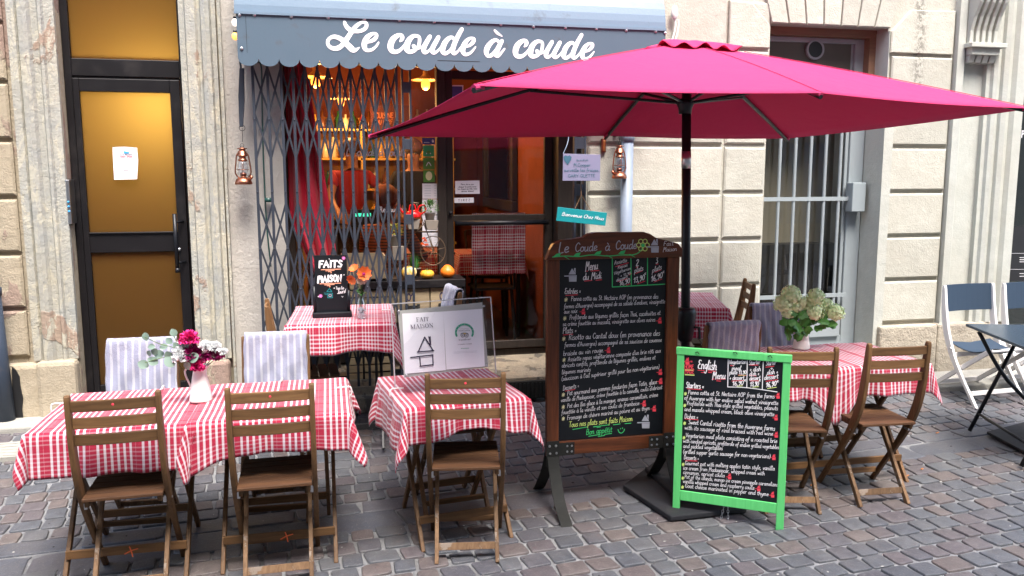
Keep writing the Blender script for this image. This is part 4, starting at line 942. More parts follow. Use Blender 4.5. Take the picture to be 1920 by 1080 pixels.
cloth('red and white gingham cloth on the table by the cream wall', 2.27,5.13,R_(-18),.64,.72,.800,M['cloth_even'],(.20,.24,.05,.20),13)
cloth('red and white gingham cloth on the right table with the hydrangeas', 2.645,4.06,R_(-1),1.11,.57,.690,M['cloth'],(.17,.17,.15,.2),17, uvo=(.04,0), corner=1.2, amp=1.3, lift=lambda x,y: 1.0+.9*math.exp(-((x+.015)/.09)**2) if y < -.28 else 1.0)
def clip(x, y, z, rz, label):
    m_ = MB(); m_.tube(cat2([(-.05,0,.010),(0,0,.012),(.014,0,.004),(.016,0,-.022),(.006,0,-.034)],5),.0038,7)
    o = m_.build('cloth_clip', M['white_paint'], smooth=True); o.location = (x,y,z); o.rotation_euler = (0,0,rz); return tag(o, label, 'clip', 'white tablecloth clips')
clip(-1.215,3.88,.70,R_(180),'white cloth clip on the left edge of the far left table')
clip(.065,3.87,.704,0,'white cloth clip on the right edge of the left tables')
clip(.275,3.80,.70,R_(187),'white cloth clip on the left edge of the sign stand table')
clip(.10,4.745,gz(.1,5.1)+.785,R_(-93),'white cloth clip on the front edge of the blackboard table')
clip(.355,5.08,gz(.1,5.1)+.785,R_(-3),'white cloth clip on the right edge of the blackboard table')
clip(-.80,4.08,.705,R_(92),'white cloth clip on the rear edge of the left table before the black door')
clip(-.25,4.09,.71,R_(88),'white cloth clip on the rear edge of the left table before the towel chair')
# ================================================================== PARASOL
pr_ = thing('parasol', 'large crimson parasol with black pole shading the right tables', 'parasol', (0,0,0))
UB = Vector((1.915,4.07,0.0)); top = Vector((1.86,4.09,2.44))
k_ = 1.0625
cA, cB, cC, cD, cE, cF = W(692,254,4.62), W(888,160,2.92), W(1540,174,3.22), W(1935,203,3.53), W(1477,259,5.23), W(1135,254,4.92)
apex = W(1288,80,4.08)
ring = [cA,cB,cC,cD,cE,cF]
def canopy_part(r, z_add=0, name='canopy', sag=.055, r0=.0, wave=0.0):
    m_ = MB(); nr, ns = 14, 14; vs = []; idx = {}
    for e in range(6):
        p, q = r[e], r[(e+1)%6]
        for s in range(ns):
            t = s/ns; edge = p.lerp(q, t); edge = edge + Vector((0,0,-.004*math.sin(math.pi*t)))
            inn = edge.lerp(apex, .010*math.sin(math.pi*t)); edge = Vector((inn.x, inn.y, edge.z))
            for k in range(nr+1):
                u = r0+(1-r0)*k/nr; pt = apex.lerp(edge, u)
                z = pt.z + .012*math.sin(math.pi*u) - sag*math.sin(math.pi*t)*math.sin(math.pi*min(1,u*.9))*.35
                z += wave*math.sin(math.pi*2*(t*2+.25))*(u)**3
                vs.append(Vector((pt.x, pt.y, z+z_add)))
    N_ = 6*ns
    m_.add(vs, [(a*(nr+1)+k, a*(nr+1)+k+1, ((a+1)%N_)*(nr+1)+k+1, ((a+1)%N_)*(nr+1)+k) for a in range(N_) for k in range(nr)])
    o = m_.build(name, M['canopy'], pr_, smooth=True); s2 = o.modifiers.new('thick','SOLIDIFY'); s2.thickness = .0025; return o
canopy_part(ring)
vr = [apex.lerp(p, .165)+Vector((0,0,.016)) for p in ring]
canopy_part(vr, .008, 'vent_cap', 0, 0, .014)
for i, (a, b) in enumerate(zip(ring, ring[1:]+ring[:1])):
    m_ = MB(); d = (apex-a); m_.tube([a+Vector((0,0,-.018)), a.lerp(apex,.25)+Vector((0,0,-.008)), a.lerp(apex,.5)+Vector((0,0,-.006)), apex+Vector((0,0,-.03))], .011, 6); m_.build('rib', M['black_plastic'], pr_)
    m_ = MB(); hub = Vector((apex.x,apex.y,W(1287,194,4.08).z)); mid = a.lerp(apex,.52)+Vector((0,0,-.012)); m_.tube([hub+(mid-hub).normalized()*.03, mid],.0085,6); m_.build('strut', M['black_plastic'], pr_)
    m_ = MB(); sv = []
    for k in range(15):
        u_ = .17+.83*k/14; pt = apex.lerp(a,u_); sv.append(Vector((pt.x,pt.y,pt.z+.012*math.sin(math.pi*u_)+.0035)))
    m_.tube(sv, .0018, 5); m_.build('seam', M['canopy'], pr_, smooth=True)
    m_ = MB(); dv = (apex-a).normalized(); m_.tube([a+dv*.0+Vector((0,0,-.010)), a+dv*.05+Vector((0,0,-.012))],.013,8); m_.build('rib_tip', M['canopy'], pr_)
hub = Vector((apex.x,apex.y,W(1287,194,4.08).z-.005)); m_ = MB(); m_.lathe([(.001,-.05),(.033,-.05),(.036,-.02),(.045,0),(.045,.02),(.028,.03)],16,tuple(hub)); m_.build('runner', M['black_plastic'], pr_, smooth=True)
base_p = G(1284,900,0.03); pole_pts = [Vector((base_p.x,base_p.y,.03)), Vector((apex.x,apex.y,apex.z-.02))]
def on_pole(z): t = (z-.03)/(apex.z-.05); return pole_pts[0].lerp(pole_pts[1], t)
m_ = MB(); m_.tube(pole_pts, .0245, 18); m_.build('pole', M['black_plastic'], pr_, smooth=True)
zc = W(1287,300,4.08).z; m_ = MB(); m_.tube([on_pole(zc-.045),on_pole(zc+.045)],.0255,18); m_.build('chrome_band', M['steel'], pr_, smooth=True)
za, zb_ = W(1285,575,4.07).z, W(1285,640,4.07).z
m_ = MB(); c_ = on_pole((za+zb_)/2); m_.lathe([(.026,zb_-c_.z),(.040,zb_-c_.z+.015),(.052,0),(.056,za-c_.z-.03),(.050,za-c_.z-.006),(.030,za-c_.z)],20,tuple(c_)); m_.build('crank_housing', M['black_plastic'], pr_, smooth=True)
m_ = MB(); m_.tube([c_+Vector((.03,-.03,-.01)),c_+Vector((.055,-.055,-.01)),c_+Vector((.058,-.058,-.07))],.008,8); m_.build('crank_handle', M['black_plastic'], pr_)
m_ = MB(); z_=zb_; m_.tube([on_pole(.12),on_pole(.45)],.030,18); m_.build('base_sleeve', M['iron'], pr_, smooth=True)
# base plates on the ground
pbs = [G(1168,912,.03),G(1258,972,.03),G(1400,955,.03),G(1235,868,.03)]
m_ = MB(); m_.prism([(p.x,p.y) for p in (pbs[1],pbs[2],Vector((2.30,4.12,0)),Vector((1.92,4.42,0)),pbs[0])],'z',.012,.040); m_.build('base_plate', M['rubber'], pr_, bevel=.006)
m_ = MB(); m_.box(1.72,2.10,3.80,4.20,.041,.066,M=Matrix.Rotation(0,4,'Z')); m_.build('weight_slab', M['rubber'], pr_, bevel=.008)
# ================================================================== HANDWRITING
FONT = {
'a':(.95,'.75,.85 .45,1 .12,.7 .15,.15 .45,.02 .75,.5|.78,.98 .75,.3 .82,.03 1.0,.15'),'b':(.85,'.1,1.9 .1,.9 .1,.05|.1,.6 .45,1 .78,.7 .7,.15 .35,0 .1,.15'),
'c':(.75,'.7,.85 .4,1 .1,.65 .15,.15 .45,0 .75,.2'),'d':(.95,'.75,.85 .4,1 .1,.6 .15,.1 .45,.02 .75,.4|.8,1.9 .78,.6 .82,.05 1.0,.12'),
'e':(.8,'.1,.5 .45,.52 .7,.75 .5,1 .2,.85 .1,.4 .3,.03 .78,.2'),'f':(.7,'.75,1.8 .5,1.95 .35,1.5 .3,.5 .2,-.7|.05,.95 .65,1.0'),
'g':(.9,'.75,.85 .42,1 .12,.7 .2,.2 .5,.15 .75,.6|.78,.95 .75,-.3 .5,-.85 .1,-.6'),'h':(.9,'.12,1.9 .1,0|.1,.6 .4,1 .7,.8 .72,.05 .9,.1'),
'i':(.45,'.15,.95 .15,.2 .3,.02 .45,.15|.17,1.4 .2,1.5'),'j':(.45,'.3,.95 .3,-.4 .05,-.8|.3,1.4 .33,1.5'),'k':(.8,'.12,1.9 .1,0|.65,.95 .15,.45 .7,.02'),
'l':(.45,'.12,1.0 .3,1.7 .2,1.95 .12,1.2 .18,.1 .45,.1'),'m':(1.3,'.1,.95 .1,0|.1,.65 .35,1 .55,.8 .57,.02|.57,.65 .85,1 1.05,.8 1.07,.1 1.25,.1'),
'n':(.9,'.1,.95 .1,0|.1,.65 .4,1 .68,.8 .7,.1 .88,.1'),'o':(.85,'.45,1 .12,.75 .12,.25 .42,0 .75,.3 .72,.75 .45,1 .6,.9 .85,.85'),
'p':(.9,'.12,.95 .1,-.8|.1,.65 .45,1 .78,.7 .7,.15 .35,.02 .12,.2'),'q':(.9,'.75,.85 .4,1 .1,.6 .2,.1 .5,.05 .75,.5|.78,.98 .76,-.85'),
'r':(.7,'.1,.95 .1,0|.1,.55 .35,.95 .65,.95'),'s':(.7,'.62,.85 .35,1 .15,.8 .3,.55 .6,.4 .55,.08 .25,0 .05,.12'),'t':(.65,'.3,1.6 .28,.25 .45,.02 .65,.15|.02,1.05 .6,1.1'),
'u':(.9,'.1,.95 .1,.25 .35,.02 .7,.4|.72,.95 .7,.2 .88,.05'),'v':(.8,'.08,.95 .35,.02 .7,.98'),'w':(1.15,'.08,.95 .28,.02 .55,.8 .78,.02 1.05,.98'),
'x':(.8,'.1,.95 .7,.02|.68,.98 .08,.0'),'y':(.85,'.1,.95 .15,.3 .4,.12 .7,.5|.72,.95 .65,-.4 .3,-.85 .05,-.6'),'z':(.75,'.1,.95 .65,.95 .1,.03 .7,.03'),
'A':(1.1,'.05,0 .5,1.8 .95,0|.2,.7 .82,.7'),'B':(1.0,'.12,0 .12,1.8 .7,1.7 .65,1.05 .15,.95|.15,.95 .8,.85 .75,.1 .12,0'),'C':(1.0,'.9,1.5 .55,1.85 .12,1.3 .12,.5 .5,0 .95,.3'),
'D':(1.1,'.12,0 .12,1.8 .7,1.6 .95,.9 .7,.15 .12,0'),'E':(.9,'.8,1.7 .3,1.8 .15,1.35 .55,1.0|.55,1.0 .1,.75 .15,.1 .8,.1'),'F':(.85,'.8,1.8 .12,1.8 .12,0|.12,1.0 .6,1.0'),
'G':(1.1,'.9,1.5 .55,1.85 .12,1.3 .12,.5 .5,0 .95,.3 .95,.8 .6,.8'),'H':(1.0,'.1,1.8 .1,0|.9,1.8 .9,0|.1,.95 .9,.95'),'I':(.4,'.2,1.8 .2,0'),'J':(.8,'.6,1.8 .6,.3 .35,0 .05,.25|.3,1.8 .9,1.8'),
'L':(.85,'.15,1.8 .12,.05 .8,.05'),'M':(1.3,'.1,-.2 .2,1.7 .35,1.8 .6,.8 .95,1.8 1.05,1.6 1.1,0'),'N':(1.0,'.1,0 .12,1.75 .85,.05 .9,1.85'),'O':(1.1,'.55,1.85 .12,1.3 .12,.5 .55,0 .95,.5 .95,1.35 .55,1.85'),
'P':(.95,'.12,0 .12,1.8|.1,1.75 .75,1.7 .75,1.05 .15,.9'),'R':(1.0,'.12,0 .12,1.8|.1,1.75 .75,1.7 .7,1.1 .15,.95|.35,.95 .9,0'),'S':(.9,'.8,1.6 .45,1.85 .15,1.45 .45,1.0 .8,.6 .6,.05 .1,.15'),
'T':(1.0,'.05,1.8 .95,1.8|.5,1.8 .5,0'),'U':(1.0,'.1,1.8 .12,.4 .5,0 .88,.4 .9,1.8'),'V':(1.0,'.05,1.8 .5,0 .95,1.85'),'Z':(.9,'.1,1.8 .85,1.8 .1,0 .85,0'),'W':(1.3,'.05,1.8 .35,0 .65,1.3 .95,0 1.25,1.8'),
'Y':(1.0,'.05,1.8 .5,.9 .95,1.8|.5,.9 .5,0'),'K':(1.0,'.12,1.8 .12,0|.85,1.8 .15,.8 .9,0'),'X':(1.0,'.1,1.8 .9,0|.9,1.8 .1,0'),
'Q':(1.1,'.55,1.85 .12,1.3 .12,.5 .55,0 .95,.5 .95,1.35 .55,1.85|.6,.5 1,-.1'),
'0':(.85,'.42,1.5 .1,1.1 .1,.4 .42,0 .75,.4 .75,1.1 .42,1.5'),'1':(.6,'.05,1.0 .4,1.5 .38,0'),'2':(.8,'.1,1.2 .4,1.5 .7,1.15 .1,.03 .75,.05'),'3':(.8,'.1,1.4 .6,1.4 .35,.85 .7,.5 .5,.02 .1,.15'),
'4':(.8,'.5,1.5 .1,.5 .75,.5|.55,.9 .55,0'),'5':(.8,'.7,1.5 .2,1.5 .15,.9 .6,.8 .6,.15 .1,.05'),'6':(.8,'.6,1.5 .2,1.0 .12,.3 .45,0 .7,.35 .5,.7 .15,.5'),'9':(.8,'.7,1.1 .4,1.5 .12,1.1 .35,.8 .7,1.1 .65,.4 .3,-.1'),'8':(.8,'.4,.8 .15,1.2 .42,1.5 .65,1.2 .4,.8 .1,.35 .42,0 .72,.35 .4,.8'),'7':(.8,'.1,1.5 .7,1.5 .3,0'),
',':(.4,'.2,.1 .1,-.3'),'.':(.35,'.15,.0 .2,.08'),"'":(.3,'.2,1.8 .1,1.4'),'(':(.5,'.45,1.9 .12,1.2 .12,.3 .45,-.3'),')':(.5,'.05,1.9 .38,1.2 .38,.3 .05,-.3'),'-':(.6,'.1,.5 .5,.5'),'=':(.7,'.1,.7 .55,.7|.1,.35 .55,.35'),
'+':(.7,'.1,.6 .6,.6|.35,.95 .35,.2'),':':(.4,'.15,.75 .2,.82|.15,.1 .2,.18'),'!':(.4,'.2,1.8 .2,.5|.18,.05 .22,.12'),'*':(.9,'.1,.2 .75,.9|.1,.9 .75,.2|.42,1.1 .42,.0|.05,.55 .8,.55'),' ':(.62,''),'€':(.8,'.7,1.0 .4,1.2 .15,.7 .4,.2 .7,.4|.05,.8 .5,.8|.05,.6 .5,.6')}
ACC = {'é':('e','.35,1.3 .6,1.6'),'è':('e','.3,1.6 .55,1.3'),'ê':('e','.2,1.3 .45,1.55 .7,1.3'),'à':('a','.3,1.6 .55,1.3'),'ô':('o','.2,1.3 .45,1.55 .7,1.3'),'î':('i','-.05,1.3 .2,1.55 .45,1.3'),'ï':('i','.0,1.35 .05,1.4|.3,1.4 .35,1.45'),'ç':('c','.4,0 .45,-.3 .25,-.35'),'û':('u','.2,1.3 .4,1.5 .6,1.3')}
def glyph(ch):
    if ch in ACC: b, a = ACC[ch]; w_, s = FONT[b]; s = s.split('|')[0]+'|'+a if b == 'i' else s+'|'+a
    else: w_, s = FONT.get(ch, FONT['n'])
    return w_, [[tuple(float(v) for v in p.split(',')) for p in k.split()] for k in s.split('|') if k.strip()]
rw = random.Random(4)
def tlen(t): return sum(glyph(c)[0]+.08 for c in t)
def write(mb, t, x, y, h, org, ex, ey, en, slope=0.0, width=None, lw=.24, slant=.12, jit=.04, center=False, sharp=False, track=.08, curve=0.0):
    """write one line; h = x-height; width squeezes the line to that length"""
    n = sum(glyph(c)[0]+track for c in t); sx = (width/(n*h)) if width else 1.0
    if center: x -= n*h*sx/2
    cx = 0.0
    for c in t:
        w_, st = glyph(c); jy = rw.uniform(-jit,jit)
        for s in st:
            q = s if sharp else cat2(s, 3 if len(s) > 2 else 1)
            P = []
            for a, b in q:
                u = (cx+a+b*slant)*h*sx; P.append((x+u, y+(b+jy)*h+u*slope+curve*u*u))
            mb.ribbon(P, lw*h, org, ex, ey, en, .0006)
        cx += w_+track
    return x+cx*h*sx
def line_(mb, pts, wd, org, ex, ey, en, smooth=True): mb.ribbon(cat2(pts,4) if smooth else pts, wd, org, ex, ey, en, .0006)
class Face:
    """a flat board: o = lower left corner, ex/ey unit axes, en outward"""
    def __init__(s, o, ex, ey, en): s.o, s.ex, s.ey, s.en = o, ex, ey, en; s.mb = {}
    def m(s, k): return s.mb.setdefault(k, MB())
    def args(s, lift=0): return (s.o+s.en*lift, s.ex, s.ey, s.en)
    def uv(s, px, py):
        """photograph pixel -> board coordinates"""
        d = ray(px, py); t = (s.o-CP).dot(s.en)/d.dot(s.en); p = CP+d*t-s.o; return p.dot(s.ex), p.dot(s.ey)
    def text(s, k, t, px, py, px2=None, py2=None, h=None, **kw):
        x, y = s.uv(px, py)
        if px2 is not None: x2, y2 = s.uv(px2, py2); kw['width'] = math.hypot(x2-x, y2-y); kw['slope'] = (y2-y)/(x2-x)
        write(s.m(k), t, x, y, h, *s.args(), **kw)
    def line(s, k, pts, wd, smooth=True):
        if smooth: line_(s.m(k), [s.uv(*p) for p in pts], wd, *s.args())
        else:
            for a, b in zip(pts, pts[1:]): line_(s.m(k), [s.uv(*a), s.uv(*b)], wd, *s.args())
    def poly(s, k, pts, lift=.001):
        q = [s.uv(*p) for p in pts]; s.m(k).add([s.o+s.ex*a+s.ey*b+s.en*lift for a, b in q], [tuple(range(len(q)))])
    def house(s, k, px, py, sz):
        """the small filled house over a pan sign; px,py centre, sz pixel height"""
        def P(a, b): return (px+a*sz, py+b*sz)
        s.poly(k, [P(-.28,-.04),P(-.02,-.5),P(.26,-.10),P(.26,-.04)]); s.poly(k, [P(.12,-.36),P(.13,-.52),P(.25,-.52),P(.25,-.12)], .0013)
        s.poly(k, [P(-.60,.04),P(.33,.02),P(.33,.12),P(-.60,.12)]); s.poly(k, [P(-.26,.13),P(.33,.13),P(.31,.5),P(-.24,.5)])
    def finish(s, parent, names):
        for k, mb in s.mb.items(): mb.build(names.get(k, 'lettering'), M[k], parent)
Xv, Zv = Vector((1,0,0)), Vector((0,0,1))
def text_label(k): return 'chalk_writing'
# ================================================================== THE BIG FRENCH MENU BOARD
BY = 3.93
bb = thing('menu_board', 'tall brown wooden chalkboard with the French menu on iron legs', 'menu board', (0,0,0))
P00, P10, P11, P01 = W(1044,828,BY), W(1241,811,BY), W(1252,480,BY), W(1055,488,BY)
xl0, xr0 = W(1021,860,BY).x, W(1263,835,BY).x; zl = P00.z; zt_ = P01.z
bx0, bx1 = P00.x+.006, P10.x+.006   # black panel sides
ox0, ox1 = W(1024,700,BY).x, W(1267,700,BY).x
zb0 = W(1044,828,BY).z; ztp = .5*(P01.z+P11.z)
m_ = MB(); m_.box(bx0-.01,bx1+.01,BY+.004,BY+.012,zb0-.01,ztp+.03); m_.build('chalkboard_panel', M['chalkboard'], bb)
for a, b in ((ox0,bx0),(bx1,ox1)):
    m_ = MB(); m_.box(a,b,BY-.016,BY+.018,zb0-.075,ztp-.0); m_.build('side_rail', M['board_wood'], bb, bevel=.004)
m_ = MB(); m_.box(bx0,bx1,BY-.012,BY+.014,zb0-.072,zb0); m_.build('bottom_rail', M['board_wood_x'], bb, bevel=.004)
m_ = MB(); arch = [W(px,py,BY) for px,py in ((1030,484),(1029,468),(1036,456),(1052,450),(1075,447),(1092,444),(1102,438),(1112,435.5),(1205,434.5),(1216,438),(1228,446),(1250,451),(1268,456),(1276,466),(1277,478))]
pts = [(p.x,p.z) for p in arch]; pts[0] = (ox0-.008, ztp-.0); pts[-1] = (ox1+.008, ztp-.0); m_.prism(pts[::-1],'y',BY-.026,BY+.020); m_.build('header', M['board_wood_x'], bb, bevel=.003)
for a in (ox0,bx1):
    m_ = MB(); m_.box(a-.002,ox1+.002 if a==bx1 else bx0+.002,BY-.021,BY-.0162,zb0-.13,zb0+.01); m_.build('iron_bracket', M['iron'], bb, bevel=.001)
for a, b in ((bx0+.002,bx0+.085),(bx1-.085,bx1-.002)):
    m_ = MB(); m_.box(a,b,BY-.018,BY-.0125,zb0-.072,zb0-.004); m_.build('iron_bracket', M['iron'], bb, bevel=.001)
m_ = MB()
for x in (ox0+.014,ox0+.048,bx1+.014,ox1-.014): m_.ball((x,BY-.022,zb0-.015),.007,8,5,(1,.5,1)); m_.ball((x+.003,BY-.022,zb0-.055),.007,8,5,(1,.5,1))
for x in (bx0+.045,bx0+.07,bx1-.07,bx1-.04): m_.ball((x,BY-.019,zb0-.022),.006,8,5,(1,.5,1)); m_.ball((x,BY-.019,zb0-.052),.006,8,5,(1,.5,1))
m_.build('bolts', M['steel'], bb)
for a, b in ((ox0,bx0),(bx1,ox1)):
    for sg in (-1,1):
        m_ = MB(); xa, xb = a+.003, b-.003; yt = BY+sg*.024 if sg > 0 else BY-.020
        ln = cat2([(yt, zb0-.075),(yt+sg*.035,.20),(yt+sg*.13,.08),(yt+sg*.24,.020),(yt+sg*.26,.006)],5) if sg < 0 else cat2([(yt,zb0-.06),(yt+.05,.18),(yt+.16,.05),(yt+.21,.006)],5)
        ln = [(yy_, zz_) for yy_, zz_ in ln]; vs = []
        for (yy_, zz_) in ln:
            for x, dd in ((xa,-.004),(xb,-.004),(xb,.004),(xa,.004)): vs.append((x+(.0 if sg<0 else -.012)*(1-zz_/zb0), yy_+dd, zz_+max(0,gz(x,yy_))))
        n = len(ln); m_.add(vs, [(i*4+k,i*4+(k+1)%4,(i+1)*4+(k+1)%4,(i+1)*4+k) for i in range(n-1) for k in range(4)]+[(3,2,1,0),tuple((n-1)*4+k for k in range(4))])
        m_.build('leg', M['iron'], bb)
hd = Face(Vector((ox0,BY-.0268,ztp)), Xv, Zv, Vector((0,-1,0)))
hd.text('chalk_grey','Le',1047,474,1067,473,h=.029,lw=.18); hd.text('chalk_grey','Coude',1078,472,1120,470,h=.024,lw=.18); hd.text('chalk_grey','à',1134,470,1144,470,h=.024,lw=.17); hd.text('chalk_grey','Coude',1154,468,1194,466,h=.024,lw=.18)
hd.text('chalk_white','Fait',1244,461,1263,460,h=.0125,lw=.16); hd.text('chalk_white','Maison',1243,472,1269,470,h=.0115,lw=.17)
for k in range(6):
    a = 2*math.pi*k/6; c = (1205.5+8*math.cos(a),459.5+8*math.sin(a)); hd.line('chalk_yellow',[(c[0]+4*math.cos(b),c[1]+4*math.sin(b)) for b in [2*math.pi*i/8 for i in range(9)]],.004)
hd.poly('chalk_green',[(1205.5+3.6*math.cos(2*math.pi*i/10),460+3.6*math.sin(2*math.pi*i/10)) for i in range(10)][::-1])
hd.line('chalk_green',[(1036,482),(1060,480),(1085,481),(1110,478),(1140,480),(1165,478),(1185,478),(1197,474),(1204,466)],.005)
for x, y, s in ((1046,478,1),(1063,483,-1),(1083,477,1),(1122,474,1),(1144,481,-1),(1167,473,1),(1186,479,-1)):
    hd.poly('chalk_green',[(x-8,y+3*s),(x-3,y-2),(x+6,y-4*s),(x+3,y+3)])
hd.house('chalk_grey',1227,461,25)
hd.finish(bb, {})
fb = Face(Vector((bx0,BY+.0035,zb0)), Xv, Zv, Vector((0,-1,0)))
Z_ = lambda cx, cy: (1030+cx/6.748, 480+cy/6.75)      # first close-up
Q_ = lambda cx, cy: (1030+cx/5.683, 640+cy/5.684)     # second close-up
def L(k, t, a, b, h, **kw): fb.text(k, t, *a, *b, h=h*.86, **kw)
wC, gC, rC, yC, sC = 'chalk_white', 'chalk_green', 'chalk_red', 'chalk_yellow', 'chalk_star'
L(wC,'Menu',Z_(455,190),Z_(615,165),.028,lw=.16); L(wC,'du Midi',Z_(425,305),Z_(660,282),.021,lw=.19)
for a, b in (((470,192),(485,191)),((525,190),(630,183)),((445,318),(540,308)),((590,308),(662,300))): fb.line(rC,[Z_(*a),Z_(*b)],.004)
fb.house('chalk_grey',*Z_(290,240),25)
for pts in ([(797,38),(797,392)],[(1032,18),(1038,368)],[(1242,12),(1242,362)],[(797,392),(1460,356)]): fb.line(gC,[Z_(*p) for p in pts],.005)
for t, a, b, h in (('Assiette',(822,110),(980,75),.013),('Repas',(865,165),(985,130),.0105),('Végétarien',(815,240),(1025,172),.0100),('+ 13,90',(900,268),(1025,230),.0100),('dessert',(845,325),(985,280),.0105),('16,90',(885,375),(1015,340),.019),('2',(1095,130),(1130,125),.026),('plats',(1075,215),(1185,180),.016),('13,90',(1065,345),(1200,300),.021),('€',(1200,245),(1225,240),.012),('3',(1345,95),(1375,88),.024),('plats',(1300,210),(1415,165),.016),('16,90',(1285,325),(1425,275),.022),('€',(1430,225),(1455,215),.012)): L(wC,t,Z_(*a),Z_(*b),h,lw=.19)
for a, b in (((838,135),(1000,85)),((1010,240),(1040,222)),((865,325),(985,285)),((975,368),(1025,352)),((1098,145),(1125,135)),((1092,222),(1180,185)),((1115,352),(1210,318)),((1350,110),(1378,100)),((1335,205),(1415,175)),((1325,330),(1425,292)),((208,500),(358,490)),((176,1000),(298,988))): fb.line(rC,[Z_(*a),Z_(*b)],.0035)
L(wC,'Entrées =',Z_(195,480),Z_(398,472),.019,lw=.17)
rows1 = [('Panna cotta au St. Nectaire AOP (en provenance des',(275,568),(1378,538),.0155),("fermes d'Auvergne) accompagné de sa salade d'endives, vinaigrette",(185,665),(1465,598),.0145),('aux noix',(185,730),(355,718),.0145),('Profiterole aux légumes grillés façon Thaï, cacahuètes et',(255,805),(1405,745),.0155),('sa crème fouettée au massala, vinaigrette aux olives noires',(170,888),(1340,828),.0145),('Plats =',(170,985),(345,970),.020),('Risotto au Cantal doux (en provenance des',(245,1062),(1400,1005),.0185)]
for t, a, b, h in rows1: L(wC,t,Z_(*a),Z_(*b),h,lw=.145)
rows2 = [("fermes d'Auvergne) accompagné de sa saucisse de couenne",(160,62),(1198,5),.0150),('braisée au vin rouge.',(148,155),(580,115),.0160),("Assiette repas végétarienne composée d'un brie rôti aux",(198,215),(1188,118),.0150),('abricots confits, profiterole de légumes grillés, endives et',(132,280),(1130,192),.0145),('légumes marinés',(132,352),(440,320),.0145),("(saucisson à l'ail supérieur grillé pour les non-végétariens)",(130,420),(1170,290),.0145),('Desserts =',(145,525),(315,492),.0160),('Pot gourmand aux pommes fondantes façon Tatin, glace',(190,578),(1145,452),.0155),("vanille de Madagascar, crème fouettée à la cannelle, coulis d'abricot",(122,648),(1200,508),.0140),('Pot des îles glace à la mangue, ananas caramélisés, crème',(190,712),(1155,588),.0148),('fouettée à la vanille et son coulis de framboise',(128,780),(958,678),.0145),('Fromage de chèvre mariné au poivre et au thym',(190,838),(1068,730),.0150)]
for t, a, b, h in rows2: L(wC,t,Q_(*a),Q_(*b),h,lw=.145)
L(yC,'Tous nos plats sont faits Maison',Q_(208,915),Q_(885,848),.0185,lw=.18); L(gC,'Bon appétit',Q_(392,995),Q_(668,965),.0185,lw=.19)
fb.line(rC,[Q_(170,530),Q_(272,512)],.0035)
for a, b in (((250,940),(405,912)),((470,912),(640,888)),((682,890),(755,880)),((805,878),(870,872)),((420,1012),(540,992)),((585,992),(662,982)),((508,918),(545,912)),((520,1015),(590,1003))): fb.line(gC,[Q_(*a),Q_(*b)],.004)
fb.line(gC,[Q_(732,940),Q_(745,970),Q_(770,978),Q_(795,955),Q_(800,935)],.004)
for p in ((757,935),(778,930)): fb.line(gC,[Q_(*p),Q_(p[0]+3,p[1]-8)],.004)
fb.house('chalk_grey',*Q_(1022,855),25)
for p in ((215,563),(200,800),(188,1058)): fb.text(sC,'*',*[v for v in (Z_(p[0]-28,p[1]+18))],h=.020,lw=.17)
for p in ((160,205),(152,577),(152,707),(152,832)): fb.text(sC,'*',*[v for v in (Q_(p[0]-22,p[1]+15))],h=.019,lw=.17)
for p in (Z_(428,700),Z_(1395,815),Q_(628,92),Q_(1180,325),Q_(1184,422),Q_(1008,660),Q_(1115,715)): fb.house(rC,p[0],p[1],11.5)
fb.finish(bb, {})
# ================================================================== GREEN A-BOARD, ENGLISH MENU
ga = thing('green_menu_board', 'bright green framed chalkboard with the English menu in front', 'menu board', (0,0,0))
BL, BR = G(1271,967,0), G(1467,996,0)
gex = Vector((BR.x-BL.x, BR.y-BL.y, 0)).normalized(); gen0 = Vector((gex.y,-gex.x,0)); lean = R_(1.5)
gey = (Vector((0,0,1))*math.cos(lean) - gen0*math.sin(lean)).normalized(); gen = gex.cross(gey).normalized()
go = BL.copy()
gf = Face(go, gex, gey, gen)
u = lambda px,py: gf.uv(px,py)
tl, tr = u(1268,653), u(1483,664); wdt = .5*((BR-BL).length + (tr[0]-tl[0])); Hh = .5*(tl[1]+tr[1]); fw = .036
xa_, xb_ = -.029, (BR-BL).length+.004
MG = Matrix.Translation(go) @ Matrix((gex, -gen, gey)).transposed().to_4x4()
bz = .5*(u(1270,935)[1]+u(1468,965)[1])
for a in (xa_, xb_-fw):
    m_ = MB(); m_.box(a,a+fw,-.0,.022,0,Hh-.037,M=MG); m_.build('leg', M['green_paint'], ga, bevel=.003)
m_ = MB(); m_.box(xa_-.004,xb_+.004,-.003,.024,Hh-.037,Hh,M=MG); m_.build('top_rail', M['green_paint'], ga, bevel=.003)
zb1 = .5*(u(1276,922)[1]+u(1460,942)[1]); m_ = MB(); m_.box(xa_+fw,xb_-fw,-.0,.020,zb1-.052,zb1,M=MG); m_.build('bottom_rail', M['green_paint'], ga, bevel=.003)
m_ = MB(); m_.box(xa_+fw,xb_-fw,.006,.012,zb1,Hh-.037,M=MG); m_.build('chalkboard_panel', M['chalkboard'], ga)
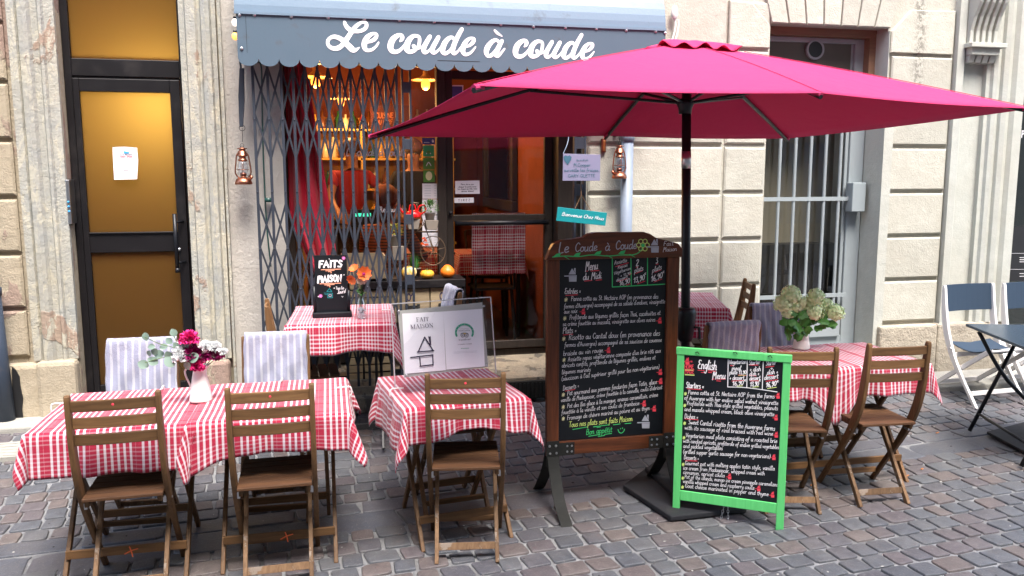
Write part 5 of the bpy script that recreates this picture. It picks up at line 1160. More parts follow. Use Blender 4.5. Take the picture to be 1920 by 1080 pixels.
# rear frame of the A-board
for a in (xa_+.03, xb_-fw-.03):
    m_ = MB(); p0 = go+gex*(a+.02)+gey*(Hh-.03)-gen*.03; p1 = go+gex*(a+.02)-gen0*.34; p1.z = .0; m_.bar(p0,p1,.030,.016,tuple(gex)); m_.build('rear_leg', M['chair_wood_x'], ga)
m_ = MB(); q0 = go+gex*(xa_+.05)-gen0*.28; q0.z=.14; q1 = go+gex*(xb_-.05)-gen0*.28; q1.z=.14; m_.bar(q0,q1,.014,.03); m_.build('rear_rail', M['chair_wood_x'], ga)
m_ = MB()
for (px,py) in ((1304,661),(1375,661),(1440,668)):
    a, b = u(px,py); c = go+gex*a+gey*b+gen*.004; m_.tube([c,c+gex*.012+gey*.006+gen*.006,c+gex*.020-gey*.006+gen*.004],.0022,5)
m_.build('screw_hook', M['iron'], ga)
m_ = MB()
for k, px in enumerate((1358,1364)):
    for j in range(7):
        y_ = 946+j*5.2; a, b = u(px-(j*1.3 if k==0 else 0),y_); c = go+gex*a+gey*b-gen*.02
        if c.z < .006: c.z = .006
        ax = gex if j % 2 else gen
        m_.tube([c+ax*math.cos(t)*.005+Vector((0,0,1))*math.sin(t)*.009 for t in [2*math.pi*i/8 for i in range(9)]],.0015,4,caps=False)
m_.build('chain', M['steel'], ga)
gt_ = Face(go-gen*.0055, gex, gey, gen)
A_ = lambda cx, cy: (1240+cx/5.4, 640+cy/5.4)
B_ = lambda cx, cy: (1240+cx/5.4, 820+cy/5.4)
def E_(k, t, a, b, h, **kw): gt_.text(k, t, *a, *b, h=h*.93, **kw)
E_(wC,'English',A_(370,275),A_(560,292),.026,lw=.19); E_(wC,'Menu',A_(515,382),A_(650,382),.021,lw=.20)
E_(rC,'HOME',A_(235,278),A_(328,280),.0125,lw=.24,slant=0); E_(rC,'MADE',A_(237,325),A_(332,328),.0125,lw=.24,slant=0)
gt_.house(rC,*A_(262,200),13); gt_.line(rC,[A_(297,200),A_(312,201)],.003); gt_.line(rC,[A_(298,208),A_(312,209)],.003)
gt_.line(yC,[A_(238,290),A_(322,292)],.004); gt_.line(yC,[A_(242,338),A_(332,343)],.005)
for a, b in (((370,292),(435,296)),((475,298),(550,303)),((405,315),(430,316)),((475,314),(510,318)),((515,382),(535,383)),((560,382),(645,383)),((560,400),(600,403)),((262,480),(408,490)),((240,785),(372,795)),((700,245),(735,247)),((895,240),(980,240)),((1058,262),(1140,252)),((780,342),(860,345)),((895,345),(960,350)),((715,402),(835,396)),((900,400),(990,400)),((1080,345),(1140,347)),((1060,405),(1175,388))): gt_.line(rC,[A_(*a),A_(*b)],.0035)
for a, b in (((765,455),(820,450)),((925,465),(985,458)),((1075,478),(1165,465)),((785,345),(850,343))): gt_.line(yC,[A_(*a),A_(*b)],.0035)
for pts in ([(677,185),(672,462)],[(870,195),(865,468)],[(1032,208),(1022,480)],[(672,462),(870,470),(1172,512)]): gt_.line(wC,[A_(*p) for p in pts],.004)
for t, a, b, h in (('Vegetarian',(685,232),(860,225),.0125),('meal',(712,292),(808,292),.0125),('plate 13,90',(688,335),(858,330),.0125),('+ dessert',(690,390),(838,388),.0125),('16,90',(718,448),(830,440),.0155),('Starter',(885,240),(1000,228),.0125),('+ dish',(895,305),(1005,300),.0125),('dish +',(890,352),(990,345),.0125),('dessert',(892,395),(1000,388),.0125),('13,90',(898,455),(985,450),.0155),('Starter',(1058,245),(1160,235),.0125),('+',(1100,290),(1130,290),.0125),('dish +',(1070,335),(1180,328),.0125),('dessert',(1040,390),(1180,375),.0135),('16,90',(1058,465),(1160,448),.0165),('€',(835,410),(858,408),.010),('€',(985,408),(1005,410),.010),('€',(1165,418),(1188,420),.010)): E_(wC,t,A_(*a),A_(*b),h,lw=.24)
E_(wC,'Starters =',A_(248,470),A_(430,482),.0175,lw=.22)
er = [('Panna cotta at St. Nectaire AOP from the farms',(270,535),(1145,578),.0150),('of Auvergne with her endive salad walnut vinaigrette',(232,590),(1182,645),.0145),('Profiterole with Thai-style grilled vegetables, peanuts',(258,645),(1178,698),.0145),('and masala whipped cream, black olive vinaigrette',(232,705),(1142,758),.0145),('Dishes =',(235,780),(372,788),.0165),('Sweet Cantal risotto from the Auvergne farms',(272,838),(1150,905),.0165),('with its sausage of rind braised with red wine',(235,892),(1130,955),.0150),('Vegetarian meal plate consisting of a roasted brie',(245,970),(1172,1030),.0150)]
for t, a, b, h in er: E_(wC,t,A_(*a),A_(*b),h*.84,lw=.18)
er2 = [('with candied apricots, profiterole of endive grilled vegetables',(220,52),(1190,120),.0140),('and pickled vegetables',(220,105),(620,130),.0145),('(grilled supper garlic sausage for non-vegetarians)',(220,162),(1102,212),.0145),('Desserts =',(228,222),(380,232),.0150),('Gourmet pot with melting apples tatin style, vanilla',(238,278),(1145,335),.0145),('ice cream from Madagascar, whipped cream with',(220,325),(1045,385),.0140),('cinnamon, apricot coulis',(220,370),(640,405),.0140),('Pot of the islands, mango ice cream pineapple caramelized',(235,415),(1180,498),.0135),('vanilla whipped cream and raspberry coulis',(218,460),(940,530),.0140),('Goat cheese marinated in pepper and thyme',(238,508),(1085,595),.0145)]
for t, a, b, h in er2: E_(wC,t,B_(*a),B_(*b),h*.84,lw=.18)
gt_.line(rC,[B_(245,236),B_(362,240)],.0035)
for p in (A_(245,530),A_(238,648),A_(236,828),A_(230,975),B_(222,272),B_(218,412),B_(215,503)): gt_.text(yC,'*',p[0]-3,p[1]+3,h=.015,lw=.22)
for p in (A_(1180,550),A_(1160,770),A_(1162,945),B_(1138,200),B_(690,395),B_(985,515),B_(1125,580)): gt_.house(rC,p[0],p[1],11)
gt_.finish(ga, {})
# ================================================================== SMALL BLACKBOARD ON THE TABLE
sbY = 4.97
hz = gz(.06,5.10)+.781
sb_ = thing('table_blackboard', 'small blackboard reading FAITS MAISON standing on the gate table', 'blackboard', (0,0,0))
c0, c1_ = W(588,566,sbY), W(652,572,sbY); t0 = W(592,479,sbY).z
sx0, sx1 = W(590,520,sbY).x, W(651,520,sbY).x
m_ = MB(); m_.box(sx0,sx1,sbY,sbY+.008,hz+.03,t0); m_.build('chalkboard_panel', M['chalkboard'], sb_)
m_ = MB(); m_.box(sx0-.020,sx1+.022,sbY-.03,sbY+.05,hz+.002,hz+.034); m_.build('base', M['black_plastic'], sb_, bevel=.006)
m_ = MB(); m_.tube([(sx0-.004,sbY+.002,hz+.03),(sx0-.006,sbY+.004,hz+.19)],.010,8); m_.tube([(sx1+.004,sbY+.002,hz+.03),(sx1+.006,sbY+.004,hz+.16)],.010,8); m_.build('side_rod', M['black_plastic'], sb_, smooth=True)
sf_ = Face(Vector((sx0,sbY-.001,hz)), Xv, Zv, Vector((0,-1,0)))
S_ = lambda cx, cy: (580+cx/9, 470+cy/9)
sf_.text(wC,'FAITS',*S_(160,285),*S_(560,275),h=.0215,lw=.52,slant=.05,sharp=True); sf_.text(wC,'MAISON',*S_(140,530),*S_(545,520),h=.0215,lw=.50,slant=.05,sharp=True)
for a, b, y0 in ((200,530,318),(180,530,556)):
    sf_.line('chalk_peach',[S_(a,y0+4),S_(b,y0-8)],.0045); sf_.line('chalk_peach',[S_(a+75,y0+22),S_(b-110,y0+14)],.0045); sf_.line('chalk_peach',[S_(a+120,y0+38),S_(a+165,y0+36),S_(a+165,y0+60)],.004)
sf_.line('teal',[S_(295,690),S_(340,640),S_(380,690),S_(295,690)],.004,False); sf_.line('teal',[S_(310,718),S_(390,718),S_(390,795),S_(310,795),S_(310,718)],.004,False); sf_.line('teal',[S_(250,715),S_(300,718)],.003); sf_.line('teal',[S_(262,738),S_(300,740)],.003); sf_.line('chalk_grey',[S_(330,740),S_(370,740),S_(370,772),S_(330,772),S_(330,740)],.003,False)
sf_.text(wC,'Tous les',*S_(445,655),*S_(585,650),h=.0095,lw=.24); sf_.text(wC,'Jours!',*S_(475,730),*S_(615,710),h=.0125,lw=.24); sf_.line(wC,[S_(545,768),S_(558,785),S_(572,770)],.002)
for p in ((578,128),(190,765)):
    for k in range(4): a = math.pi*k/4+.3; sf_.line('chalk_pink',[S_(p[0]-28*math.cos(a),p[1]-28*math.sin(a)),S_(p[0]+28*math.cos(a),p[1]+28*math.sin(a))],.004)
for p in ((335,140),(585,408),(150,775),(420,632)): sf_.poly(wC,[S_(p[0]+9*math.cos(2*math.pi*i/8),p[1]-9*math.sin(2*math.pi*i/8)) for i in range(8)])
sf_.finish(sb_, {})
# ================================================================== CLEAR SIGN STAND
ps = thing('sign_stand', 'clear acrylic stand with FAIT MAISON sheets on the table', 'sign', (0,0,0))
PY = 3.74; hz3 = gz(.55,3.8)+.697
k4 = lambda px,py,Y=PY: W(px,py,Y)
gp0, gp1, gp2, gp3 = (758,708),(916,688),(910,570),(744,579)   # grey sheet corners: lower left, lower right, upper right, upper left
yaw_ps = R_(6); pe = Vector((math.cos(yaw_ps),math.sin(yaw_ps),0)); pn_ = Vector((math.sin(yaw_ps),-math.cos(yaw_ps),0)); tilt = R_(9)
pey = (Zv*math.cos(tilt)-pn_*math.sin(tilt)).normalized(); pnn = pe.cross(pey)
o_ = Vector((0,0,0)); d = ray(758,708); o_ = CP + d*((PY-.02)/d.y)
pf = Face(o_, pe, pey, pnn)
g1, g2, g3 = pf.uv(*gp1), pf.uv(*gp2), pf.uv(*gp3)
GW, GH = g1[0], .5*(g2[1]+g3[1]-g1[1]); 
MP = Matrix.Translation(o_) @ Matrix((pe, -pnn, pey)).transposed().to_4x4()
sk_ = g1[1]/GW if False else 0
rollp = math.atan2(g1[1], g1[0]); MPr = MP @ Matrix.Rotation(-rollp*1.0, 4, 'Y')
m_ = MB(); GW = math.hypot(*g1); m_.box(0,GW,.002,.006,0,GH,M=MPr); m_.build('backing_card', mat('grey_card',(.36,.36,.34),.6), ps)
pe2 = (MPr.to_3x3() @ Vector((1,0,0))).normalized(); pey2 = (MPr.to_3x3() @ Vector((0,0,1))).normalized(); pn2 = -(MPr.to_3x3() @ Vector((0,1,0))).normalized()
pf = Face(o_+pn2*.000, pe2, pey2, pn2)
m_ = MB()
def sheet(mb, q, wob):
    n = 12; P = [pf.uv(*p) for p in q]; vs = []
    for j in range(n+1):
        for i in range(n+1):
            s, t = i/n, j/n; a = (P[0][0]*(1-s)+P[1][0]*s)*(1-t)+(P[3][0]*(1-s)+P[2][0]*s)*t; b = (P[0][1]*(1-s)+P[1][1]*s)*(1-t)+(P[3][1]*(1-s)+P[2][1]*s)*t
            vs.append(pf.o+pe2*a+pey2*b+pn2*(.001+wob*(.5+.5*math.sin(s*9+t*3))*math.sin(math.pi*s)))
    mb.add(vs, [(j*(n+1)+i,j*(n+1)+i+1,(j+1)*(n+1)+i+1,(j+1)*(n+1)+i) for j in range(n) for i in range(n)])
sheet(m_, [(759,701),(836,694),(831,584),(754,588)], .0012); m_.build('paper_sheet', M['paper'], ps, smooth=True)
m_ = MB(); sheet(m_, [(837,693),(909,687),(904,579),(831,584)], .004); m_.build('paper_sheet', M['paper'], ps, smooth=True)
pf.o = o_+pn2*.0065
D_ = lambda cx, cy: (740+cx/6, 540+cy/6)
ink = pf.m('paper_ink')
def serif(t, a, b, h):
    """roman capitals with thick uprights, thin strokes and small feet"""
    S = {'F':(.75,[((.18,0),(.18,1),.15),((.0,1),(.72,1),.05),((.18,.53),(.55,.53),.05),((.0,0),(.36,0),.05),((.70,1),(.70,.78),.05)]),
         'A':(.95,[((.12,0),(.45,1),.05),((.45,1),(.80,0),.15),((.25,.36),(.66,.36),.05),((.0,0),(.27,0),.05),((.62,0),(.97,0),.05)]),
         'I':(.42,[((.21,0),(.21,1),.15),((.03,1),(.39,1),.05),((.03,0),(.39,0),.05)]),
         'T':(.80,[((.40,0),(.40,1),.15),((.02,1),(.78,1),.05),((.22,0),(.58,0),.05),((.04,1),(.04,.78),.05),((.76,1),(.76,.78),.05)]),
         'M':(1.15,[((.16,0),(.16,1),.05),((.16,1),(.55,.05),.15),((.55,.05),(.95,1),.05),((.95,1),(.95,0),.15),((.0,0),(.32,0),.05),((.78,0),(1.12,0),.05),((.0,1),(.2,1),.05),((.92,1),(1.1,1),.05)]),
         'S':(.62,None),'O':(.92,None),
         'N':(.98,[((.16,0),(.16,1),.05),((.16,1),(.80,0),.15),((.80,0),(.80,1),.05),((.0,0),(.32,0),.05),((.0,1),(.2,1),.05),((.64,1),(.96,1),.05)])}
    x, y = pf.uv(*a); x2, y2 = pf.uv(*b); n = sum(S[c][0]+.06 for c in t); k = math.hypot(x2-x,y2-y)/n; sl_ = (y2-y)/(x2-x); cx = 0
    for c in t:
        w_, st = S[c]
        if c == 'S': pts = [(.52,.80),(.50,.95),(.30,1.0),(.12,.86),(.16,.62),(.42,.42),(.50,.2),(.34,.02),(.12,.05),(.06,.22)]; st = [(p, q, .11 if 3<=i<=6 else .06) for i,(p,q) in enumerate(zip(pts,pts[1:]))]
        if c == 'O': pts = [(.44+.38*math.cos(q),.5+.5*math.sin(q)) for q in [2*math.pi*i/14 for i in range(15)]]; st = [(p,q,.05+.10*abs(math.cos(2*math.pi*(i+.5)/14))) for i,(p,q) in enumerate(zip(pts,pts[1:]))]
        for p, q, wd in st:
            f = lambda r: (x+(cx+r[0])*k, y+r[1]*h+(cx+r[0])*k*sl_)
            ink.ribbon([f(p), f(q)], wd*h, *pf.args(), .0005)
        cx += w_+.06
serif('FAIT', D_(245,378), D_(388,370), .0185); serif('MAISON', D_(180,460), D_(440,440), .0185)
for s in ([(265,718),(338,552)],[(338,552),(432,703)],[(255,720),(440,704)],[(385,548),(402,640)],[(400,548),(405,640)],[(180,782),(430,752)],[(282,775),(290,880)],[(285,880),(432,862)],[(428,752),(432,868)]): pf.mb['paper_ink'].ribbon([pf.uv(*D_(*p)) for p in s], .0058, *pf.args(), .0005)
ar = [D_(785+96*math.cos(a),500-92*math.sin(a)) for a in [R_(-25)+R_(230)*i/24 for i in range(25)]]; pf.m('sign_green').ribbon([pf.uv(*p) for p in ar], .0095, *pf.args(), .0005)
M['sign_white'] = mat('sign_white',(.8,.8,.8),.7)
for i in range(9):
    a = R_(-4+i*23.4); p = D_(785+96*math.cos(a),500-92*math.sin(a)); pf.m('sign_white').ribbon([pf.uv(p[0]-.7,p[1]), pf.uv(p[0]+.7,p[1])], .0014, pf.o+pn2*.0010, pe2, pey2, pn2, .0003)
for cx in (765,808):
    pf.line('paper_ink',[D_(cx+20*math.cos(a),533-20*math.sin(a)) for a in [2*math.pi*i/12 for i in range(13)]],.0022); pf.line('paper_ink',[D_(cx+7*math.cos(a),533-7*math.sin(a)) for a in [2*math.pi*i/8 for i in range(9)]],.0018)
M['beak'] = mat('beak_yellow',(.7,.5,.05),.7); pf.poly('beak',[D_(770,508),D_(787,522),D_(804,508)][::-1]); pf.line('paper_ink',[D_(742,520),D_(758,506),D_(812,506),D_(832,520)],.0018)
pf.text('paper_ink','tripadvisor',*D_(722,592),*D_(860,582),h=.0046,lw=.20,slant=0)
pf.text('paper_ink','ATTESTATION',*D_(742,465),*D_(832,462),h=.0016,lw=.3,slant=0); pf.text('paper_ink','EXCELLENCE',*D_(722,488),*D_(850,482),h=.0024,lw=.34,slant=0); pf.text('paper_ink','LE COUDE A COUDE',*D_(712,640),*D_(870,632),h=.0020,lw=.34,slant=0)
for i in range(5): c = D_(755+i*18,680-i*.8); pf.m('sign_green').ribbon([pf.uv(c[0]-.7,c[1]),pf.uv(c[0]+.7,c[1])],.0030,*pf.args(),.0004)
for y_ in (715,728): pf.line('chalk_grey',[D_(665,y_+6),D_(925,y_-8)],.0010)
pf.finish(ps, {'sign_green':'badge','paper_ink':'lettering','sign_white':'badge_marks','beak':'badge_beak','chalk_grey':'small_print'})
# acrylic front and back plates
def plate(q, Y, dy):
    m_ = MB(); P = [W(px,py,Y+yo) for (px,py),yo in zip(q, dy)]; n = (P[1]-P[0]).cross(P[3]-P[0]).normalized()*.004; m_.add([p for p in P]+[p+n for p in P], [(0,1,2,3),(7,6,5,4),(0,4,5,1),(1,5,6,2),(2,6,7,3),(3,7,4,0)]); return m_
plate([(758,712),(917,692),(910,568),(742,577)],3.70,(0,.0,.09,.09)).build('front_plate', M['plexi'], ps)
plate([(741,726),(930,699),(920,557),(733,570)],3.80,(0,0,.02,.02)).build('back_plate', M['plexi'], ps)
m_ = MB()
eq = [W(733,570,3.82),W(920,557,3.82),W(930,699,3.80)]; m_.bar(eq[0],eq[1],.004,.004); m_.bar(eq[1],eq[2],.004,.004); m_.bar(eq[0],W(741,726,3.80),.004,.004); m_.build('edge', mat('acrylic_edge',(.55,.55,.57),.2), ps)
m_ = MB()
for p in ((748,583),(907,574),(762,703),(912,685)): a_, b_2 = pf.uv(*p); m_.ball(pf.o+pe2*a_+pey2*b_2,.0055,8,5)
m_.build('stud', M['steel'], ps, smooth=True)
# ================================================================== HANGING SIGNS
def board(name, label, corners, Y, m, th=.006):
    t = thing(name, label, 'sign', (0,0,0)); P = [W(px,py,Y) for px,py in corners]; m_ = MB(); n = len(P)
    m_.add(P+[p+Vector((0,th,0)) for p in P], [tuple(range(n)),tuple(range(2*n-1,n-1,-1))]+[(i,n+i,n+(i+1)%n,(i+1)%n) for i in range(n)]); m_.build('panel', m, t, bevel=.0015); return t
s1 = board('enamel_sign', 'lilac grey enamel sign about M.Cooper hanging right of the shop door', [(1055,339),(1125,339),(1126,290),(1056,288)], 5.50, M['plate_grey'])
f1 = Face(W(1055,339,5.498), Xv, Zv, Vector((0,-1,0)))
M['sign_blue'] = mat('sign_blue',(.03,.10,.15),.6)
K_ = lambda cx, cy: (1030+cx/4.318, 230+cy/4.318)
f1.text('sign_blue','Qui ne dit pas',*K_(220,312),*K_(315,308),h=.0075,lw=.25,slant=0); f1.text('sign_blue','M.Cooper',*K_(197,357),*K_(335,355),h=.0125,lw=.24,slant=0); f1.text('sign_blue','surveille les fraises.',*K_(120,396),*K_(405,396),h=.0115,lw=.24,slant=0); f1.text('sign_blue','GARY GUETTE',*K_(152,443),*K_(372,440),h=.0115,lw=.24,slant=0)
f1.poly('sign_blue',[K_(*p) for p in ((148,342),(118,300),(116,275),(132,264),(148,272),(164,264),(180,278),(176,300))]); f1.finish(s1, {})
m_ = MB(); m_.tube(cat2([W(1056,288,5.50),W(1063,272,5.5),W(1066,256,5.52),W(1062,240,5.55)],4),.0025,5); m_.build('chain', M['steel'], s1)
s2_ = board('teal_sign', 'turquoise wooden sign reading Bienvenue Chez Nous on a string', [(1043,414),(1135,423.5),(1138.5,399),(1046,388)], 5.50, M['teal'], .012)
f2 = Face(W(1043,414,5.498), Xv, Zv, Vector((0,-1,0)))
f2.text('chalk_white','Bienvenue Chez Nous',*K_(100,752),*K_(438,790),h=.0135,lw=.19,slant=.3); f2.finish(s2_, {})
m_ = MB(); m_.tube([W(1078,391,5.50),W(1090,366,5.53),W(1108,395,5.50)],.0022,5); m_.tube([W(1090,366,5.53),W(1089,345,5.56)],.0022,5); m_.build('string', M['chair_wood_x'], s2_)
# papers on glass and the stickers
def paper(label, corners, Y, m, name='paper_notice', cat_='notice', grp=None):
    P = [W(px,py,Y) for px,py in corners]; m_ = MB(); n = len(P); m_.add(P+[p+Vector((0,.0012,0)) for p in P],[tuple(range(n)),tuple(range(2*n-1,n-1,-1))]+[(i,n+i,n+(i+1)%n,(i+1)%n) for i in range(n)])
    o = m_.build(name, m); return tag(o, label, cat_, grp)
YD = 5.80
pn1 = paper('white printed notice taped to the amber pane of the black door', [(214,337),(257,336),(259,300),(257,277),(233,275),(211,276),(212,300)], YD, M['paper'])
f3 = Face(W(214,337,YD-.0012), Xv, Zv, Vector((0,-1,0))); N_ = lambda cx, cy: (200+cx/12, 260+cy/12)
f3.poly('paper_blue',[N_(*p) for p in ((385,335),(515,330),(500,300),(430,290),(400,270),(388,295))]); f3.text('paper_ink','AU FIL MES SAINS',*N_(298,375),*N_(575,370),h=.0040,lw=.3,slant=0); f3.text('chalk_red','SURNET SPERNI',*N_(300,428),*N_(575,425),h=.0065,lw=.24,slant=0)
for y_ in (462,495,580,642,770,800): f3.line('chalk_grey',[N_(295 if y_ < 560 else 330,y_),N_(580,y_-3)],.0014)
f3.text('paper_ink','Informations',*N_(375,718),*N_(510,715),h=.0035,lw=.3,slant=0); f3.finish(pn1, {'paper_blue':'logo','chalk_red':'heading','chalk_grey':'text_lines'})
YG = SY-.002
H_ = lambda cx, cy: (840+cx/6, 240+cy/6)
pt = paper('white notice Merci de ne pas claquer la porte on the glass door', [H_(82,742),H_(358,740),H_(355,590),H_(80,596)], YG, M['paper'])
f4 = Face(W(*H_(82,742),YG-.0012), Xv, Zv, Vector((0,-1,0)))
for t, a, b in (('Merci de ne pas',(145,642),(290,640)),('claquer la porte sinon',(118,670),(320,666)),('(un claque qui fille reste',(110,694),(328,690)),('dernier dessus)',(150,720),(290,716))): f4.text('paper_ink',t,*H_(*a),*H_(*b),h=.0058,lw=.3,slant=0)
f4.finish(pt, {})
pt = paper('small white TIREZ plate on the glass door', [H_(72,843),H_(291,840),H_(290,782),H_(70,786)], YG, M['paper'], 'door_plate', 'sign')
f4 = Face(W(*H_(72,843),YG-.0012), Xv, Zv, Vector((0,-1,0))); f4.text('paper_ink','T I R E Z',*H_(115,825),*H_(248,822),h=.0085,lw=.26,slant=0); f4.finish(pt, {})
YS = SY+.000
V_ = lambda cx, cy: (560+cx/4.697, 250+cy/4.697)
stk = [('small round white menu sheet',0)]
def sticker(lbl, q, m, marks):
    s = paper(lbl, q, YS, M[m], 'window_sticker', 'sticker'); f = Face(W(*q[0],YS-.0012), Xv, Zv, Vector((0,-1,0))); marks(f); f.finish(s, {}); return s
def ell(f, k, c, rx, ry): f.poly(k, [(c[0]+rx*math.cos(2*math.pi*i/16), c[1]-ry*math.sin(2*math.pi*i/16)) for i in range(16)])
M['sticker_green'] = mat('sticker_green',(.03,.36,.12),.5); M['sticker_olive'] = mat('sticker_olive',(.08,.25,.03),.5); M['sticker_navy'] = mat('sticker_navy',(.04,.05,.22),.5)
sticker('bright green sticker on the pane, top one of three left of the mullion', [V_(1095,205),V_(1195,205),V_(1192,105),V_(1093,105)], 'sticker_green', lambda f: (ell(f,'sticker_olive',V_(1143,165),4,3), f.line('chalk_white',[V_(1125,180),V_(1143,155),V_(1162,180)],.006)))
sticker('olive green sticker on the pane, middle one of three', [V_(1097,318),V_(1198,318),V_(1195,212),V_(1095,212)], 'sticker_olive', lambda f: f.line('chalk_white',[V_(1125,285),V_(1145,255),V_(1165,285)],.006))
sticker('green sticker with a cream oval, bottom one of three', [V_(1100,430),V_(1198,428),V_(1195,325),V_(1097,325)], 'sticker_olive', lambda f: ell(f,'chalk_star',V_(1147,375),6.2,8.5))
sticker('navy blue sticker above the green ones on the pane', [V_(1090,98),V_(1200,98),V_(1200,40),V_(1088,40)], 'sticker_navy', lambda f: (f.line('chalk_white',[V_(1105,80),V_(1150,80)],.004), ell(f,'chalk_white',V_(1182,68),2,3)))
T_ = lambda cx, cy: (600+cx/6, 110+cy/6)
sticker('white framed blue card sticker with CB on the pane right of the mullion', [T_(1445,445),T_(1612,445),T_(1612,298),T_(1445,298)], 'paper', lambda f: (f.poly('sticker_navy',[T_(1458,430),T_(1600,430),T_(1600,312),T_(1458,312)]), f.text('chalk_white','CB',*T_(1468,392),*T_(1595,392),h=.020,lw=.5,slant=0)))
for i, (y0, y1) in enumerate(((442,575),(582,715),(722,868),(875,995))):
    ord_ = ('topmost, just under the green stickers', 'second from the top', 'third from the top', 'lowest, behind the bicycle wheel')[i]
    s = paper('white menu sheet on the pane by the mullion, '+ord_, [V_(1090,y1),V_(1226,y1),V_(1224,y0),V_(1088,y0)], YS, M['paper'], 'menu_sheet', 'menu sheet', 'menu sheets in a column on the pane')
    f = Face(W(*V_(1090,y1),YS-.0012), Xv, Zv, Vector((0,-1,0)))
    for j in range(5): yy_ = y0+20+j*22; f.line('chalk_grey',[V_(1110,yy_),V_(1165,yy_)],.003); f.line('chalk_grey',[V_(1195,yy_),V_(1212,yy_)],.003)
    f.finish(s, {'chalk_grey':'text_lines'})
# painted names on the pane
gl = MB(); fw_ = Face(W(645,290,YG), Xv, Zv, Vector((0,-1,0)))
fw_.text('chalk_white','Le coude à coude',*V_(415,195),*V_(935,200),h=.030,lw=.24,slant=.3); fw_.text('chalk_white','Restaurant',*V_(715,695),*V_(940,690),h=.022,lw=.2,slant=0)
o = fw_.mb['chalk_white'].build('window_lettering', M['chalk_white'], sfr)
cf = Face(Vector((W(735,225,8.7).x-.22,8.678,W(735,225,8.7).z-.13)), Xv, Zv, Vector((0,-1,0)))
M['sign_rust'] = mat('sign_rust',(.5,.16,.08),.7)
cf.text('sign_rust','CUISINE',*T_(625,670),*T_(830,668),h=.030,lw=.3,slant=0); cf.text('sign_rust','DU CHEF',*T_(635,738),*T_(820,736),h=.024,lw=.3,slant=0); cf.finish(cs, {})
# lettering of the neighbour's window
nf = Face(W(1884,530,5.728), Xv, Zv, Vector((0,-1,0)))
q = paper('black printed menu panel in the window at the right edge', [(1877,527),(1935,527),(1935,424),(1883,424)], 5.726, M['black'], 'window_menu','menu panel')
nf = Face(W(1884,530,5.724), Xv, Zv, Vector((0,-1,0)))
for y_ in (475,505): nf.line('chalk_white',[(1882,y_),(1935,y_)],.002)
for x, y_, t in ((1882,472,'ades'),(1880,491,'pates'),(1881,502,'des'),(1880,516,'jus')): nf.text('chalk_white',t,x,y_,h=.012,lw=.25,slant=0)
for y_ in (483,487,491,513,518): nf.line('chalk_white',[(1912,y_),(1935,y_)],.004)
nf.finish(q, {})
nf = Face(W(1906,260,5.726), Xv, Zv, Vector((0,-1,0))); nf.line('chalk_white',[(1905,212),(1909,216),(1915,210),(1913,200)],.012); nf.text('chalk_white','P R',1915,258,h=.030,lw=.25,slant=0); nf.mb['chalk_white'].build('window_lettering', M['chalk_white'], sw)
# ================================================================== JUGS AND FLOWERS
rf = random.Random(21)
def jug(name, loc, rz, label, sc=1.0):
    t = thing(name, label, 'jug', loc, rz, 'white metal jugs')
    m_ = MB(); m_.lathe([(.001,.0),(.048,.0),(.050,.004),(.049,.010),(.040,.07),(.030,.125),(.027,.14),(.030,.155),(.034,.165),(.032,.165),(.025,.14),(.001,.13)],28)
    for i, v in enumerate(m_.v):
        x, y, z = v
        if z > .13 and x > 0: m_.v[i] = (x+(z-.13)*.55*max(0,1-abs(y)/.03), y, z+.006*max(0,1-abs(y)/.03))
    m_.build('body', M['porcelain'], t, smooth=True)
    m_ = MB(); m_.tube(cat2([(-.026,0,.150),(-.045,0,.158),(-.062,0,.140),(-.060,0,.115),(-.046,0,.078),(-.041,0,.060)],5),.0042,8); m_.build('handle', M['porcelain'], t, smooth=True); return t
def leafmesh(mb, c, d, up, L, w_, bend=.15, lobes=0):
    """a small bent leaf from c along d"""
    d = d.normalized(); s = d.cross(up)
    if s.length < .01: s = d.cross(Vector((1,0,0)))
    s.normalize(); n = s.cross(d); k = 5; vs = []
    for i in range(k+1):
        t = i/k; ww = w_*math.sin(math.pi*min(1,t*.93+.05))**.75*(1+(.35*math.sin(t*lobes*math.pi) if lobes else 0)); p = c+d*L*t-n*L*bend*t*t
        vs += [p-s*ww/2+n*ww*.12, p, p+s*ww/2+n*ww*.12]
    mb.add(vs, [(a,a+1,a+4,a+3) for i in range(k) for a in (i*3,i*3+1)])
def carnation(mb, c, r, n=60):
    for i in range(n):
        a = rf.uniform(0,6.28); e = math.acos(rf.uniform(-.35,1)); d = Vector((math.sin(e)*math.cos(a),math.sin(e)*math.sin(a),math.cos(e)))
        rr = r*rf.uniform(.62,1.0); p = c+d*rr*.45; s = d.cross(Vector((0,0,1)));
        if s.length<.05: s = Vector((1,0,0))
        s.normalize(); q = s.cross(d); w_ = r*rf.uniform(.30,.45); k = 4; vs = []
        for j in range(k+1):
            x = (j/k-.5)*2; z = .5+.5*math.cos(x*1.2); vs.append(p+s*x*w_*.4); vs.append(p+d*(rr*.55*(.85+.3*((j+i)%2)))+s*x*w_+q*((-1)**j)*r*.12)
        mb.add(vs, [(2*j,2*j+2,2*j+3,2*j+1) for j in range(k)])
M['magenta_petal'] = mat('magenta_petal',(.32,.005,.13),.7); M['pink_petal'] = mat('pink_petal',(.75,.03,.25),.7); M['white_petal'] = mat('white_petal',(.85,.86,.86),.7)
M['cream_petal'] = mat('cream_petal',(.78,.95,.55),.7); M['orange_petal'] = mat('orange_petal',(.85,.17,.03),.6); M['ivory_petal'] = mat('ivory_petal',(.75,.60,.48),.7)
jz = .704; jp = W(380,752,3.72); jp = G(377,752,.700)
j1 = jug('jug', (jp.x,jp.y,.703), R_(-6), 'white metal jug of carnations on the left tables')
bq = thing('carnation_bouquet', 'bouquet of magenta and white carnations with eucalyptus in the left jug', 'bouquet', (0,0,0))
